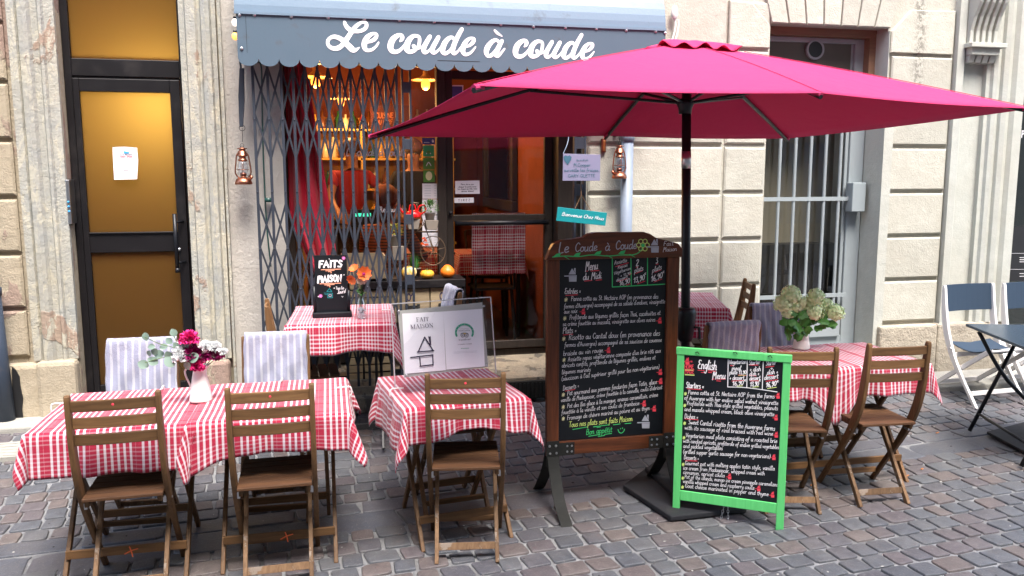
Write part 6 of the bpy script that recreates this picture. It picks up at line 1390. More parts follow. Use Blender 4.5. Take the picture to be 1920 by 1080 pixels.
FYp = jp.y
fl_list = [(355,637,.030,'pink_petal'),(343,653,.027,'white_petal'),(361,665,.033,'magenta_petal'),(400,655,.028,'white_petal'),(400,669,.034,'magenta_petal'),(338,672,.026,'white_petal'),(367,688,.030,'pink_petal'),(335,660,.02,'white_petal'),(385,650,.02,'white_petal'),(352,672,.014,'pink_petal'),(418,660,.016,'white_petal')]
for px, py, r, k in fl_list:
    m_ = MB(); p = W(px,py,FYp-.03+rf.uniform(-.02,.02)); carnation(m_, p, r*1.5, 90); m_.build('flower', M[k], bq, smooth=False)
    m_ = MB(); m_.tube([p, p.lerp(Vector((jp.x,jp.y,.84)),.6)+Vector((0,0,-.005)), Vector((jp.x,jp.y,.83))],.002,5); m_.build('stem', M['stem'], bq)
m_ = MB()
for (ax, ay, bx, by, rr) in ((270,684,.0,.0,.028),(288,678,0,0,.028),(300,664,0,0,.026),(290,660,0,0,.02),(285,650,0,0,.018),(319,680,0,0,.032),(315,665,0,0,.024),(273,630,0,0,.022),(326,625,0,0,.022),(318,640,0,0,.020),(364,670,0,0,.032),(352,685,0,0,.026),(330,648,0,0,.018),(308,650,0,0,.020),(280,662,0,0,.018)):
    c = W(ax,ay,FYp-.05+rf.uniform(-.02,.03)); d = Vector((rf.uniform(-1,.2),rf.uniform(-.3,.3),rf.uniform(-.6,1))); leafmesh(m_, c-d.normalized()*rr*.7, d, Vector((rf.uniform(-.3,.3),-1,.4)), rr*1.7, rr*1.5, .1)
m_.build('eucalyptus_leaves', M['leaf_grey'], bq, smooth=True)
m_ = MB(); m_.tube(cat2([W(350,690,FYp-.02),W(330,655,FYp-.04),W(300,645,FYp-.05),W(272,632,FYp-.05)],5),.0018,5); m_.tube(cat2([W(345,695,FYp-.02),W(318,670,FYp-.04),W(272,680,FYp-.05)],5),.0018,5); m_.tube(cat2([W(350,690,FYp),W(335,650,FYp),W(325,628,FYp)],5),.0018,5); m_.build('eucalyptus_stems', M['stem'], bq)
j2p = G(1502,653,.70); j2 = jug('jug', (j2p.x,j2p.y,.700), R_(0), 'white metal jug of hydrangeas on the right table'); 
bpy.data.objects['jug'].scale = (1.0,1.0,1.0)
hq = thing('hydrangea_bouquet', 'pale green hydrangea heads with dark leaves in the right jug', 'bouquet', (0,0,0))
for px, py, r in ((1483,554,.045),(1468,570,.042),(1490,575,.032),(1529,558,.040),(1525,585,.046),(1515,570,.03),(1549,572,.030),(1566,587,.040),(1477,588,.026),(1500,566,.03)):
    m_ = MB(); r *= 1.35; c = W(px,py,j2p.y-.03+rf.uniform(-.03,.02))
    m_.ball(c, r*.74, 14, 9)
    for i in range(int(2600*r)+30):
        a = rf.uniform(0,6.28); e = math.acos(rf.uniform(-.7,1)); d = Vector((math.sin(e)*math.cos(a),math.sin(e)*math.sin(a),math.cos(e))); p = c+d*r*rf.uniform(.82,1.02)
        s = d.cross(Vector((rf.uniform(-1,1),rf.uniform(-1,1),rf.uniform(-1,1)))).normalized(); q = s.cross(d); w_ = .0105
        m_.add([p+s*w_+d*.003, p+q*w_-d*.002, p-s*w_+d*.003, p-q*w_-d*.002, p], [(0,1,4),(1,2,4),(2,3,4),(3,0,4)])
    m_.build('flower_head', M['cream_petal'], hq)
m_ = MB(); 
for i in range(62):
    px, py = rf.uniform(1470,1555), rf.uniform(580,625)
    if (px > 1530 and py > 612): continue
    c = W(px,py,j2p.y-.04+rf.uniform(-.04,.05)); d = Vector((rf.uniform(-1,1),rf.uniform(-.6,.1),rf.uniform(-1.2,.4))); leafmesh(m_, c, d, Vector((0,-1,.6)), rf.uniform(.045,.070), rf.uniform(.035,.052), .25, 3)
m_.build('leaves', M['leaf'], hq)
m_ = MB(); 
for px, py in ((1483,560),(1529,562),(1525,590),(1563,595),(1470,578)): m_.tube([W(px,py,j2p.y), Vector((j2p.x,j2p.y,.85)), Vector((j2p.x,j2p.y,.81))],.0025,5)
m_.build('stems', M['stem'], hq)
# milk bottle with gerberas
bp_ = W(677,577,4.86); vz = gz(.2,5.1)+.781
vt_ = thing('glass_bottle_vase', 'clear glass milk bottle of pebbles with orange flowers beside the small blackboard', 'vase', (bp_.x,4.86,vz))
m_ = MB(); m_.lathe([(.001,.0),(.026,0),(.029,.004),(.029,.085),(.026,.100),(.017,.125),(.015,.150),(.018,.156),(.018,.160)],20); m_.build('bottle', glass_mat('bottle_glass',(.84,.90,.88),5), vt_, smooth=True)
m_ = MB()
for i in range(90): a, r_, z = rf.uniform(0,6.28), rf.uniform(0,.022), rf.uniform(.008,.070); m_.ball((r_*math.cos(a),r_*math.sin(a),z), rf.uniform(.004,.006), 6, 4)
m_.build('pebbles', mat('pebbles',(.50,.50,.58),.5), vt_)
gb_ = thing('gerbera_bunch', 'orange silk flowers standing in the milk bottle', 'flowers', (0,0,0))
def petals(mb, c, d, r, n, w_):
    d = d.normalized(); s = d.cross(Vector((0,0,1))).normalized(); q = s.cross(d)
    for i in range(n): a = 2*math.pi*i/n; e = (s*math.cos(a)+q*math.sin(a)+d*.45).normalized(); leafmesh(mb, c, e, d, r, w_, -.12)
for px, py, r, k, d in ((682,514,.040,'orange_petal',(.1,-1,.3)),(665,506,.028,'orange_petal',(-.4,-.6,.8)),(662,522,.030,'orange_petal',(-.6,-.8,-.4)),(678,522,.030,'ivory_petal',(0,-1,-.4))):
    m_ = MB(); r *= 1.3; c = W(px,py,4.84); petals(m_, c, Vector(d), r, 9, r*.75); m_.build('flower', M[k], gb_); m_ = MB(); m_.tube([c, c.lerp(Vector((bp_.x,4.86,vz+.15)),.7)+Vector((0,.004,0)), Vector((bp_.x,4.86,vz+.06))],.0018,5); m_.build('stem', M['stem'], gb_)
m_ = MB(); m_.ball(W(682,514,4.825),.010,8,5); m_.build('flower_heart', M['magenta_petal'], gb_)
m_ = MB()
for i in range(14): leafmesh(m_, Vector((bp_.x+rf.uniform(-.02,.02),4.86+rf.uniform(-.02,.02),vz+.155)), Vector((rf.uniform(-1,1),rf.uniform(-1,.3),rf.uniform(-.1,1))), Vector((0,0,1)), .035, .016, .3)
m_.build('leaves', M['leaf_dark'], gb_)
# ================================================================== WINDOW DISPLAY (behind and beside the gate)
CY = 5.86                                            # display cupboard stands in the opening in front of the pane
hzs = W(800,520,CY).z
cbx0, cbx1 = W(716,560,CY).x, W(866,560,CY).x
zt2 = W(800,522,5.74).z
cb_ = thing('drawer_cabinet', 'black framed cabinet with numbered wooden drawers under the pumpkins', 'cabinet', (0,0,0))
m_ = MB(); m_.box(.20,.93,5.64,5.955,zt2-.055,zt2); m_.box(.20,.215,5.65,5.95,.30,zt2-.055); m_.box(.915,.93,5.65,5.95,.30,zt2-.055); m_.box(.215,.915,5.66,5.95,.30,.33); m_.build('frame', M['black_frame'], cb_, bevel=.003)
for i, (x0, n) in enumerate(((.22,'03'),(.452,'01'),(.684,'05'))):
    m_ = MB(); m_.box(x0,x0+.225,5.665,5.94,zt2-.30,zt2-.06); d_ = m_.build('drawer', M['crate_wood'], cb_, bevel=.003)
    f = Face(Vector((x0,5.663,zt2-.30)), Xv, Zv, Vector((0,-1,0))); write(f.m('paper_ink'), n, .065, .155, .034, *f.args(), lw=.25, slant=0); f.finish(d_, {})
    m_ = MB(); m_.box(x0+.06,x0+.15,5.650,5.665,zt2-.195,zt2-.18); m_.box(x0+.055,x0+.075,5.645,5.666,zt2-.205,zt2-.17); m_.box(x0+.135,x0+.155,5.645,5.666,zt2-.205,zt2-.17); m_.build('drawer_handle', M['iron'], d_)
def pumpkin(loc, r, m, label, lobes, flat=.75, nip=False, deep=.12, warts=False):
    m_ = MB(); n = 40; mm = 14; vs = []
    for j in range(mm+1):
        t = math.pi*j/mm-math.pi/2
        for k in range(n):
            a = 2*math.pi*k/n; q = 1-deep*abs(math.sin(a*lobes/2+.8))**.6*math.cos(t)*(-1)-deep; rr = r*math.cos(t)**.8*q if math.cos(t)>0 else 0
            z = r*flat*math.sin(t); z -= r*.18*max(0,math.sin(t)-.75)*4 if not nip else -r*.5*max(0,math.sin(t)-.80)*2.2
            vs.append((rr*math.cos(a), rr*math.sin(a), z+r*flat))
    m_.add(vs, [(j*n+k,j*n+(k+1)%n,(j+1)*n+(k+1)%n,(j+1)*n+k) for j in range(mm) for k in range(n)])
    t_ = thing('pumpkin', label, 'pumpkin', loc, rf.uniform(0,6), 'small pumpkins in the window display')
    m_.build('fruit', m, t_, smooth=True); s_ = MB(); s_.tube([(0,0,r*flat*1.5),(0.003,0,r*flat*2.05)],[.007,.005],7); s_.build('stalk', M['stem'], t_); return t_
M['striped_gourd'] = mat('striped_gourd',(.75,.5,.05),.5); _N = NT(M['striped_gourd']); _c = _N.noise(_N.mapping(_N.coord(),(30,30,6)),1.5,2,.5); _N.col(_N.ramp(_c,[(.47,(.72,.40,.04)),(.53,(.80,.68,.35))]))
a = W(767,518,5.72); pumpkin((a.x,5.72,zt2), .055, M['striped_gourd'], 'warty yellow striped gourd, leftmost on the window cabinet', 9, .9, deep=.30)
a = W(801,515,5.72); pumpkin((a.x,5.72,zt2), .050, M['pumpkin_yellow'], 'ribbed yellow orange pumpkin, middle one on the window cabinet', 12, .68, deep=.14)
a = W(839,508,5.74); pumpkin((a.x,5.74,zt2), .052, M['pumpkin'], 'smooth bright orange pumpkin with pointed top, right on the window cabinet', 10, .80, True, deep=.03)
def pot_plant(px, py, hpot, rpot, Y, z0, kind, label, m, potm=None, bush=.06):
    c = W(px,py,Y); t = thing('potted_plant', label, 'plant', (c.x,Y,z0)); m_ = MB(); m_.lathe([(.001,0),(rpot*.75,0),(rpot,hpot),(rpot*1.04,hpot),(rpot*1.04,hpot+.006),(rpot*.9,hpot),(.001,hpot*.95)],18); m_.build('pot', potm or M['zinc'], t, smooth=True)
    m_ = MB()
    for i in range(150 if kind == 'bush' else 70):
        if kind == 'bush':
            a, e = rf.uniform(0,6.28), rf.uniform(-.2,1.5); d = Vector((math.cos(a)*math.cos(e),math.sin(a)*math.cos(e),math.sin(e))); p = Vector((0,0,hpot+bush*.35))+d*bush*rf.uniform(.5,1.05); leafmesh(m_, p, d+Vector((rf.uniform(-.5,.5),)*3), Vector((0,0,1)), .020, .009, .2)
        else: a = rf.uniform(0,6.28); leafmesh(m_, Vector((rpot*.6*math.cos(a),rpot*.6*math.sin(a),hpot)), Vector((.5*math.cos(a),.5*math.sin(a),rf.uniform(.9,1.6))), Vector((math.cos(a),math.sin(a),0)), bush*rf.uniform(1.1,1.9), .004, .3)
    m_.build('foliage', m, t); return t
pz = W(806,413,5.78).z
pot_plant(806,413,.050,.038,5.78,pz,'bush','small bushy plant in a zinc pot behind the red watering can',M['leaf'],bush=.062)
pot_plant(778,505,.060,.040,5.84,zt2,'grass','spiky grass plant in a grey pot behind the pumpkins',M['leaf_dark'],mat('grey_pot',(.15,.14,.13),.7),bush=.06)
pot_plant(741,462,.075,.040,5.80,W(741,462,5.80).z,'bush','yellow leafed plant in a zinc pot seen through the folding gate',mat('leaf_yellow',(.35,.36,.05),.5),bush=.055)
# troughs and bicycle stand
bk = thing('bicycle_planter', 'thin metal bicycle planter stand with wheels and trough baskets', 'planter', (0,0,0))
m_ = MB()
def wheel(px, py, rpx, Y):
    c = W(px,py,Y); r = (W(px+rpx,py,Y)-c).length; m_.tube([c+Vector((math.cos(a)*r*.86,0,math.sin(a)*r)) for a in [2*math.pi*k/28 for k in range(29)]],.0032,5,caps=False)
    for k in range(8): a = 2*math.pi*k/8+.2; m_.tube([c, c+Vector((math.cos(a)*r*.86,0,math.sin(a)*r))],.0018,4)
wheel(812,470,27,5.80); wheel(745,500,26,5.82)
m_.tube([W(780,380,5.8),W(806,450,5.8),W(815,470,5.8)],.0035,5); m_.tube([W(800,415,5.8),W(770,445,5.8),W(745,500,5.8)],.0035,5); m_.tube([W(806,450,5.8),W(818,495,5.8)],.0035,5); m_.tube([W(765,434,5.8),W(822,434,5.8)],.0035,5); m_.tube([W(770,380,5.78),W(785,381,5.78)],.007,6)
m_.build('frame', mat('planter_wire',(.16,.11,.07),.5,.6), bk, smooth=True)
for (a, b, c, d) in (((762,411),(788,411),(784,430),(766,430)),((797,413),(822,413),(819,431),(800,431)),((735,462),(758,462),(756,488),(737,488))):
    P = [W(*p,5.76) for p in (a,b,c,d)]; m_ = MB(); m_.prism([(p.x,p.z) for p in P],'y',5.745,5.825); m_.build('trough', M['zinc'] if False else mat('trough_clay',(.19,.16,.13),.7), bk, bevel=.004)
wc = thing('watering_can', 'red enamel watering can on the bicycle planter', 'watering can', (0,0,0)); c = W(775,408,5.78)
m_ = MB(); m_.lathe([(.001,0),(.052,0),(.055,.010),(.050,.034),(.030,.050),(.001,.055)],22,(c.x,5.78,c.z)); m_.build('body', M['red_enamel'], wc, smooth=True)
m_ = MB(); m_.tube(cat2([(c.x+.045,5.78,c.z+.02),(c.x+.085,5.78,c.z+.045),(c.x+.080,5.78,c.z+.085),(c.x+.045,5.78,c.z+.080),(c.x+.03,5.78,c.z+.045)],5),.006,8); m_.build('handle', M['red_enamel'], wc, smooth=True)
m_ = MB(); m_.tube(cat2([(c.x-.03,5.78,c.z+.045),(c.x-.02,5.78,c.z+.088),(c.x+.01,5.78,c.z+.088),(c.x+.02,5.78,c.z+.045)],5),.005,8); m_.build('top_handle', M['red_enamel'], wc, smooth=True)
m_ = MB(); m_.tube(cat2([(c.x-.045,5.78,c.z+.015),(c.x-.085,5.78,c.z+.05),(c.x-.100,5.78,c.z+.085)],5),[.012,.011,.011,.010,.009,.008,.008,.008,.008,.008,.008],8); m_.ball((c.x-.103,5.78,c.z+.088),.017,10,6,(1,1,.6)); m_.build('spout', M['red_enamel'], wc, smooth=True)
m_ = MB()
for px, py in ((797,452),(792,458),(800,460),(795,448)): carnation(m_, W(px,py,5.79), .016, 26)
o = m_.build('red_flowers', M['orange_petal']); tag(o, 'red orange silk flowers by the planter wheel in the window', 'flowers')
# crates seen through the gate
def crate(x0, x1, y0, y1, z0, z1, label):
    t = thing('wooden_crate', label, 'crate', (0,0,0), 0, 'pale wooden crates behind the folding gate'); n = 3; h_ = (z1-z0)/n
    for yy in (y0,y1):
        m_ = MB(); [m_.box(x0,x1,yy-.005,yy+.005,z0+i*h_+.006,z0+(i+1)*h_-.008) for i in range(n)]; m_.build('slatted_side', M['crate_wood'], t)
    m_ = MB(); [m_.box(x,x+.01,y0+.006,y1-.006,z0+i*h_+.006,z0+(i+1)*h_-.008) for i in range(n) for x in (x0+.001,x1-.011)]; m_.build('end', M['crate_wood'], t); m_ = MB(); m_.box(x0+.012,x1-.012,y0+.006,y1-.006,z0,z0+.008); m_.build('bottom', M['crate_wood'], t)
a, b = W(640,480,5.70), W(725,620,5.70)
crate(a.x,a.x+.30,5.66,5.90,W(680,500,5.66).z-.09,W(680,478,5.66).z,'pale wooden crate high behind the folding gate, top of the stack')
crate(a.x+.05,a.x+.36,5.66,5.90,W(700,572,5.66).z,W(700,528,5.66).z,'pale wooden crate behind the gate beside the orange flowers')
crate(a.x+.02,a.x+.34,5.66,5.90,.30,.47,'pale wooden crate near the ground behind the folding gate')
m_ = MB(); m_.box(a.x-.04,a.x+.40,5.70,5.93,.32,.33); m_.box(a.x-.04,a.x+.40,5.70,5.93,W(700,574,5.66).z-.012,W(700,574,5.66).z-.002); m_.box(a.x-.04,a.x+.40,5.70,5.93,W(680,500,5.66).z-.11,W(680,500,5.66).z-.098)
for x in (a.x-.04,a.x+.38): m_.box(x,x+.018,5.92,5.94,.24,1.3)
tag(m_.build('crate_rack', M['dark_wood']), 'dark rack carrying the pale crates behind the gate', 'rack')
# ================================================================== INSIDE THE DOOR
def small_cloth(label, verts_fn, nx, ny, m, name='tablecloth', cat_='tablecloth', grp='red gingham tablecloths'):
    m_ = MB(); uv = []
    for j in range(ny+1):
        for i in range(nx+1): p, q = verts_fn(i/nx, j/ny); m_.v.append(tuple(p)); uv.append(q)
    m_.f = [(j*(nx+1)+i,j*(nx+1)+i+1,(j+1)*(nx+1)+i+1,(j+1)*(nx+1)+i) for j in range(ny) for i in range(nx)]; m_.mi = [0]*len(m_.f)
    return tag(m_.build(name, m, smooth=True, uv=uv), label, cat_, grp)
ra, rb_, rc_ = W(885,400,6.25), W(985,402,6.25), W(985,512,6.25)
small_cloth('checked red cloth draped over the chair back just inside the glass door', lambda s,t: ((ra.x+(rb_.x-ra.x)*s, 6.25+.012*math.sin(s*22+t*3)+.02*t, ra.z-(ra.z-rc_.z)*t), (s*.45, t*.5)), 30, 24, M['cloth_even'], 'hanging_cloth', 'cloth')
def dark_chair(x, y, rz, label):
    t = thing('bar_chair', label, 'chair', (x,y,.352), rz, 'black dining chairs inside')
    for sx in (-1,1):
        for sy in (-1,1): m_ = MB(); m_.bar((sx*.14,sy*.14,.45),(sx*.17,sy*.17,0),.018,.018); m_.build('leg', M['black'], t)
    m_ = MB(); m_.box(-.17,.17,-.17,.17,.45,.475); m_.build('seat', M['black'], t, bevel=.01)
    m_ = MB(); m_.bar((-.16,.16,.46),(-.16,.20,.88),.018,.018); m_.bar((.16,.16,.46),(.16,.20,.88),.018,.018); m_.bar((-.16,.195,.86),(.16,.195,.86),.015,.05); m_.bar((-.16,.18,.68),(.16,.18,.68),.012,.03); m_.build('backrest', M['black'], t); return t
dark_chair((ra.x+rb_.x)/2, 6.58, R_(180), 'black dining chair inside the glass door under the hanging checked cloth')
dark_chair(1.46, 7.35, R_(60), 'black dining chair farther inside against the orange wall')
def inside_table(x, y, w_, d_, label, lab2):
    t = thing('dining_table', label, 'table', (x,y,.352)); m_ = MB(); m_.box(-w_/2,w_/2,-d_/2,d_/2,.70,.72); m_.build('tabletop', M['black'], t)
    for sx in (-1,1):
        for sy in (-1,1): m_ = MB(); m_.bar((sx*(w_/2-.04),sy*(d_/2-.04),.70),(sx*(w_/2-.04),sy*(d_/2-.04),0),.03,.03); m_.build('leg', M['black'], t)
    m_ = MB(); uv = []; n = 30
    for j in range(n+1):
        for i in range(n+1):
            X_, Y_ = (i/n-.5)*(w_+.36), (j/n-.5)*(d_+.36); qx, qy = max(-w_/2,min(w_/2,X_)), max(-d_/2,min(d_/2,Y_)); d = math.hypot(X_-qx,Y_-qy)
            m_.v.append((x+qx+(X_-qx)*.2, y+qy+(Y_-qy)*.2, .352+.724-d*.95)); uv.append((X_,Y_))
    m_.f = [(j*(n+1)+i,j*(n+1)+i+1,(j+1)*(n+1)+i+1,(j+1)*(n+1)+i) for j in range(n) for i in range(n)]; m_.mi = [0]*len(m_.f)
    tag(m_.build('tablecloth', M['cloth_even'], smooth=True, uv=uv), lab2, 'tablecloth', 'red gingham tablecloths')
inside_table(1.33, 6.95, .55, .55, 'dark dining table inside by the orange wall', 'checked red cloth on the inside table by the orange wall')
inside_table(.75, 7.2, .6, .6, 'dark dining table inside behind the mullion', 'checked red cloth on the inside table behind the mullion')
# card reader / till
m_ = MB(); a = W(985,350,7.9); m_.box(.2,.5,7.6,7.8,1.26,1.42); o = m_.build('till', M['black_plastic']); tag(o, 'black till with green display on the bar counter', 'till'); m_ = MB(); m_.box(.24,.38,7.594,7.60,1.36,1.39); m_.build('display', M['screen'], o)
# ================================================================== PEOPLE INSIDE
def skin_body(name, label, nodes, edges, m, parent=None, cat_=None, lvl=2, root=0):
    me = bpy.data.meshes.new(name); me.from_pydata([n[0] for n in nodes], edges, []); me.materials.append(m)
    o = bpy.data.objects.new(name, me); COL.objects.link(o)
    sk = o.modifiers.new('skin','SKIN'); me.skin_vertices  # created with the modifier
    for i, n in enumerate(nodes): me.skin_vertices[0].data[i].radius = n[1] if isinstance(n[1], tuple) else (n[1], n[1])
    me.skin_vertices[0].data[root].use_root = True
    ss = o.modifiers.new('sub','SUBSURF'); ss.levels = lvl; ss.render_levels = lvl
    if parent: o.parent = parent
    for p in me.polygons: p.use_smooth = True
    sk.use_smooth_shade = True
    return tag(o, label, cat_) if label else o
def person(loc, rz, label, shirt, hairm, armL, armR, lean=0.0, seated=False, sleeve=True, trousers=None, headturn=0, hairlong=False):
    """arm = (elbow, hand) relative to the shoulder"""
    t = thing('person', label, 'person', loc, rz); hip = .92 if not seated else .48
    H = lambda x,y,z: (x, y-lean*(z-hip), z)
    nd = [(H(0,0,hip),(.15,.10)),(H(0,0,hip+.22),(.125,.09)),(H(0,0,hip+.42),(.155,.10)),(H(0,0,hip+.52),(.06,.055)),(H(0,-.01,hip+.555),(.054,.052)),(H(0,-.015,hip+.63),(.068,.080)),(H(0,-.015,hip+.71),(.068,.085))]
    ed = [(0,1),(1,2),(2,3),(3,4),(4,5),(5,6)]
    for s, (el, hn) in ((-1,armL),(1,armR)):
        b = len(nd); sh = H(s*.17,0,hip+.46); e = (sh[0]+el[0], sh[1]+el[1], sh[2]+el[2]); h_ = (e[0]+hn[0], e[1]+hn[1], e[2]+hn[2])
        dv = Vector(hn).normalized(); hp = tuple(Vector(h_)+dv*.06)
        nd += [(sh,.052),(e,.040),(h_,.026),(hp,(.036,.018))]; ed += [(2,b),(b,b+1),(b+1,b+2),(b+2,b+3)]
        sd_x = dv.cross(Vector((0,0,1))).normalized()
        for k in range(4):
            q = len(nd); o0 = Vector(hp)+sd_x*(k-1.5)*.017; f1_ = o0+dv*.032+Vector((0,0,-.004)); f2_ = f1_+dv*(.026-.005*abs(k-1.5))+Vector((0,0,-.014)); nd += [(tuple(f1_),.0085),(tuple(f2_),.0075)]; ed += [(b+3,q),(q,q+1)]
        q = len(nd); th = Vector(h_)+sd_x*.03*s+dv*.035; nd += [(tuple(th),.010),(tuple(th+dv*.03+sd_x*.008*s),.008)]; ed += [(b+2,q),(q,q+1)]
    for s in (-1,1):
        b = len(nd)
        if seated: nd += [((s*.09,0,hip),.085),((s*.11,-.42,hip+.02),.062),((s*.11,-.44,.08),.042),((s*.11,-.54,.04),.035)]
        else: nd += [((s*.09,0,hip-.06),.088),((s*.10,-.01,.50),.060),((s*.10,.01,.09),.042),((s*.10,-.12,.035),.035)]
        ed += [(0,b),(b,b+1),(b+1,b+2),(b+2,b+3)]
    skin_body('body', None, nd, ed, M['skin'], t)
    # clothing: a slightly larger shell of torso and upper arms
    cn = [(H(0,0,hip-.04),(.165,.115)),(H(0,0,hip+.22),(.140,.105)),(H(0,0,hip+.42),(.170,.115)),(H(0,0,hip+.50),(.085,.075))]; ce = [(0,1),(1,2),(2,3)]
    for s, (el, hn) in ((-1,armL),(1,armR)):
        b = len(cn); sh = H(s*.17,0,hip+.46); e = Vector((sh[0]+el[0], sh[1]+el[1], sh[2]+el[2])); k_ = .55 if sleeve else 1.0; e2 = Vector(sh).lerp(e, k_); cn += [(sh,.064),(tuple(e2),.056)]; ce += [(2,b),(b,b+1)]
        if not sleeve: cn += [(tuple(e+Vector(hn)*.8),.042)]; ce += [(b+1,b+2)]
    skin_body('shirt', None, cn, ce, shirt, t)
    tn = [((0,0,hip-.02),(.165,.12))]; te = []
    for s in (-1,1):
        b = len(tn)
        if seated: tn += [((s*.09,-.02,hip),.098),((s*.11,-.42,hip+.02),.075),((s*.11,-.44,.12),.055)]
        else: tn += [((s*.09,0,hip-.08),.100),((s*.10,-.01,.50),.074),((s*.10,.01,.10),.056)]
        te += [(0,b),(b,b+1),(b+1,b+2)]
    skin_body('trousers', None, tn, te, trousers or M['black_shirt'], t)
    hc = Vector(H(0,-.015,hip+.685)); m_ = MB(); m_.ball(hc+Vector((0,.026,.050)),.108,16,10,(.90,1.0,.90)); 
    if hairlong: m_.ball(hc+Vector((0,.06,-.06)),.085,14,8,(.95,.6,1.3))
    m_.build('hair', hairm, t, smooth=True)
    m_ = MB(); fy = hc.y-.098
    for s in (-1,1): m_.ball((s*.028,fy+.012,hc.z-.010),.008,8,6,(1.2,.6,.6))
    m_.build('eyes', M['white_petal'], t, smooth=True); m_ = MB()
    for s in (-1,1): m_.ball((s*.028,fy+.004,hc.z-.010),.0052,8,6); m_.tube([(s*.014,fy+.004,hc.z+.010),(s*.044,fy+.012,hc.z+.010)],.0032,5)
    m_.build('pupils_and_brows', M['hair'], t); m_ = MB(); m_.ball((0,fy-.004,hc.z-.035),.015,8,6,(.75,1,1.2)); m_.tube([(0,fy+.004,hc.z-.008),(0,fy-.006,hc.z-.035)],.008,6)
    for s in (-1,1): m_.ball((s*.076,hc.y+.005,hc.z-.02),.020,8,6,(.4,.7,1.2))
    m_.build('nose_and_ears', M['skin'], t, smooth=True); m_ = MB(); m_.tube([(-.022,fy+.008,hc.z-.064),(0,fy+.002,hc.z-.066),(.022,fy+.008,hc.z-.064)],.0045,6); m_.build('mouth', mat('lips',(.35,.10,.08),.5), t, smooth=True)
    return t
a = W(655,290,8.30)
person((a.x+.0,8.30,.352-.0), R_(14), 'waitress in a red top with rolled sleeves leaning over a table behind the gate', M['red_shirt'], mat('brown_hair',(.10,.045,.02),.6), ((-.08,-.12,-.22),(.02,-.20,-.12)), ((.16,-.10,-.20),(.12,-.12,-.20)), .12, trousers=M['black_shirt'])
a = W(775,285,8.28)
person((a.x,8.28,.352+.0), R_(-8), 'man in a black shirt looking down behind the pane by the mullion', M['black_shirt'], mat('grey_hair',(.16,.14,.13),.6), ((-.10,-.06,-.24),(.08,-.22,.02)), ((.10,-.06,-.24),(-.06,-.22,.02)), .10, sleeve=False)
st_m = mat('striped_jersey',(.5,.2,.1),.8); _N = NT(st_m); _s = _N.n('ShaderNodeSeparateXYZ'); _N.l(_N.coord(), _s.inputs[0]); _N.col(_N.ramp(_N.math('SINE', _N.math('MULTIPLY', _s.outputs[2], 260)), [(.45,(.35,.10,.05)),(.55,(.03,.02,.02))]))
a = W(722,405,6.55)
person((a.x,6.55,.352), R_(150), 'seated diner with red hair and a striped jersey behind the gate', st_m, mat('red_hair',(.16,.035,.01),.7), ((-.08,-.10,-.22),(.05,-.20,.02)), ((.08,-.10,-.22),(-.05,-.20,.02)), .05, seated=True, sleeve=False, hairlong=True)
# ================================================================== WHITE CAFE CHAIRS AND DARK TABLE AT THE RIGHT
def white_chair(x, y, rz, label, root=None):
    if root: return dup(root, (x,y,gz(x,y)), rz, label)
    t = thing('white_canvas_chair', label, 'chair', (x,y,gz(x,y)), rz, 'white folding chairs with blue canvas')
    for s in (-1,1):
        m_ = MB(); ln = cat2([(-.25,.86),(-.235,.70),(-.20,.52),(-.12,.33),(.0,.16),(.12,.0)],4); swept(m_, s*.225, ln, .022, taper=True); m_.build('back_post', M['white_paint'], t, bevel=.004)
        m_ = MB(); m_.bar((s*.20,.18,.44),(s*.20,-.40,.02),.018,.034,(0,1,0)); m_.build('leg', M['white_paint'], t, bevel=.003)
        m_ = MB(); m_.ball((s*.238,-.135,.40),.012,8,5); m_.build('bolt', M['steel'], t)
    m_ = MB(); n = 10; vs = []
    for i in range(n+1):
        X_ = -.235+.47*i/n; b = .03*math.cos(X_/.235*math.pi/2)
        for z, yy in ((.86,-.255),(.66,-.232)): vs += [(X_, yy-b-.006, z),(X_, yy-b+.006, z)]
    m_.add(vs, [(i*4,(i+1)*4,(i+1)*4+2,i*4+2) for i in range(n)]+[(i*4+1,i*4+3,(i+1)*4+3,(i+1)*4+1) for i in range(n)]+[(i*4,i*4+1,(i+1)*4+1,(i+1)*4) for i in range(n)]+[(i*4+2,(i+1)*4+2,(i+1)*4+3,i*4+3) for i in range(n)])
    m_.build('canvas_back', M['navy'], t)
    m_ = MB(); k = 10; vs = []
    for i in range(k+1):
        yy = -.20+.40*i/k; z = .44+.02*(i/k)-.05*math.sin(math.pi*i/k)
        for X_ in (-.19,0,.19): vs += [(X_, yy, z-(.02 if X_==0 else 0)),(X_,yy,z-.006-(.02 if X_==0 else 0))]
    m_.add(vs, [(i*6+q,i*6+q+2,(i+1)*6+q+2,(i+1)*6+q) for i in range(k) for q in (0,2)]+[(i*6+q+1,(i+1)*6+q+1,(i+1)*6+q+3,i*6+q+3) for i in range(k) for q in (0,2)])
    m_.build('canvas_seat', M['navy'], t, smooth=True)
    m_ = MB(); m_.tube([(-.20,.19,.44),(.20,.19,.44)],.012,8); m_.build('rail', M['white_paint'], t)
    for a_, b_2, y_ in ((-.2,.10,-.30),(-.215,.10,.06),(-.215,.35,-.13)): m_ = MB(); m_.bar((a_,y_,b_2),(-a_,y_,b_2),.014,.03); m_.build('rail', M['white_paint'], t)
    return t
p = W(1815,560,5.22)
w1 = white_chair(p.x+.02, 4.98, R_(183), 'white folding chair with blue canvas against the right wall, left one')
w2 = white_chair(p.x+.56, 4.99, R_(180), 'white folding chair with blue canvas cut by the right picture edge', w1)
w3 = white_chair(5.22, 3.95, R_(-30), 'white folding chair whose leg stands on the dark base plate at the right', w1)
tt = W(1815,600,4.62)
zt5 = gz(4.9,4.9)+.735
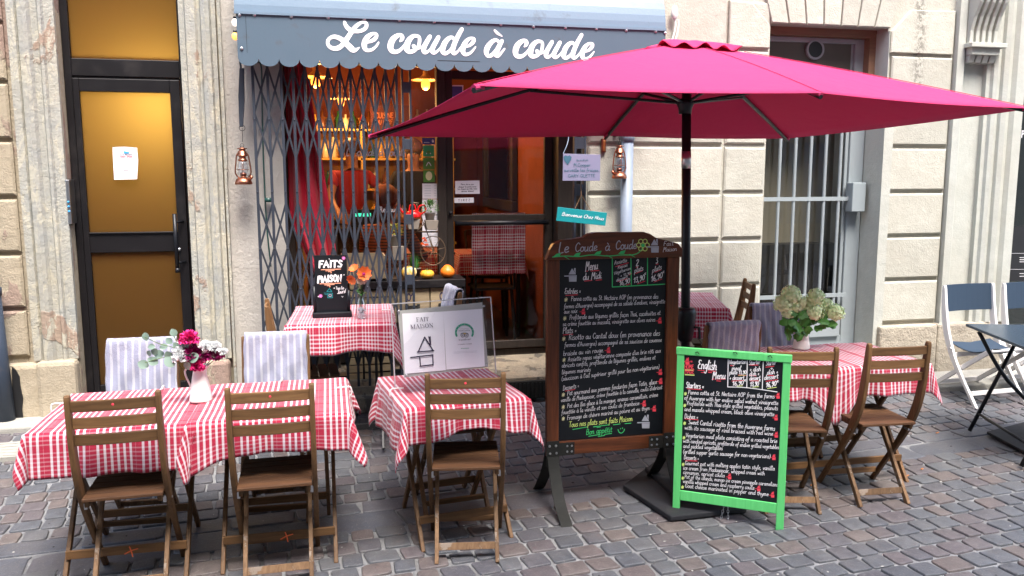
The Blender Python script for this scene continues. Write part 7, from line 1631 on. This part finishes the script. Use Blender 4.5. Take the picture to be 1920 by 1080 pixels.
P5, Q5 = G(1811,599,zt5), G(1920,641,zt5); dirn = (Q5-P5).normalized(); r5 = math.atan2(dirn.y, dirn.x)
c5 = P5 + dirn*.42 + Vector((-dirn.y,dirn.x,0))*.34
dt = thing('cafe_table', 'dark blue black folding table with tubular legs at the right edge', 'table', (c5.x,c5.y,gz(c5.x,c5.y)), r5); print('CAFE', P5, Q5, c5)
m_ = MB(); m_.box(-.42,.42,-.34,.34,.715,.735); m_.build('tabletop', mat('navy_top',(.03,.05,.075),.25), dt, bevel=.005)
for s in (-1,1):
    m_ = MB(); m_.tube([(s*.34,-.02+s*.0,.71),(s*.34,-.30,.02)],.013,8); m_.build('leg', M['black_plastic'], dt, smooth=True); m_ = MB(); m_.tube(cat2([(s*.31,-.30,.70),(s*.31,-.10,.38),(s*.31,.28,.02)],4),.013,8); m_.build('leg', M['black_plastic'], dt, smooth=True)
m_ = MB(); m_.tube([(-.34,-.25,.14),(.34,-.25,.14)],.009,8); m_.tube([(-.31,.10,.20),(.31,.10,.20)],.009,8); m_.build('cross_bar', M['black_plastic'], dt, smooth=True)
b0, b1, b2 = G(1850,812,.02), G(1925,852,.02), G(1925,800,.02)
m_ = MB(); m_.prism([(b0.x,b0.y),(b1.x,b1.y),(b1.x+.5,b1.y+.1),(b2.x+.5,b2.y+.2)],'z',.012,.032); tag(m_.build('base_plate_dark', M['rubber'], bevel=.004), 'dark rubber base plate lying on the pavement at the right edge', 'base plate')
# crumbs on the ground
m_ = MB()
for px, py, l in ((1697,893,.03),(1520,910,.02),(1755,812,.03),(1727,880,.02)):
    p = G(px,py,.016); m_.tube([p, p+Vector((l,.01,0))],.004,5)
tag(m_.build('litter', mat('dry_leaf',(.45,.16,.04),.8)), 'scattered bits of dry leaf and cigarette ends on the cobbles', 'litter', kind='stuff')

for nm, lbl, mm_, nn in (('grit', 'pale specks of grit, gum and paper on the cobbles', mat('grit_pale',(.42,.41,.38),.9), 130), ('dark_grit', 'dark crumbs of dirt lying between the cobbles', mat('grit_dark',(.03,.026,.022),.9), 160)):
    m_ = MB()
    for i in range(nn):
        x, y = rf.uniform(-1.8,4.6), rf.uniform(2.6,5.2); r = rf.uniform(.002,.0055); m_.ball((x,y,gz(x,y)+.006), r, 6, 4, (rf.uniform(.8,2),1,.4))
    tag(m_.build(nm, mm_), lbl, 'litter', kind='stuff')
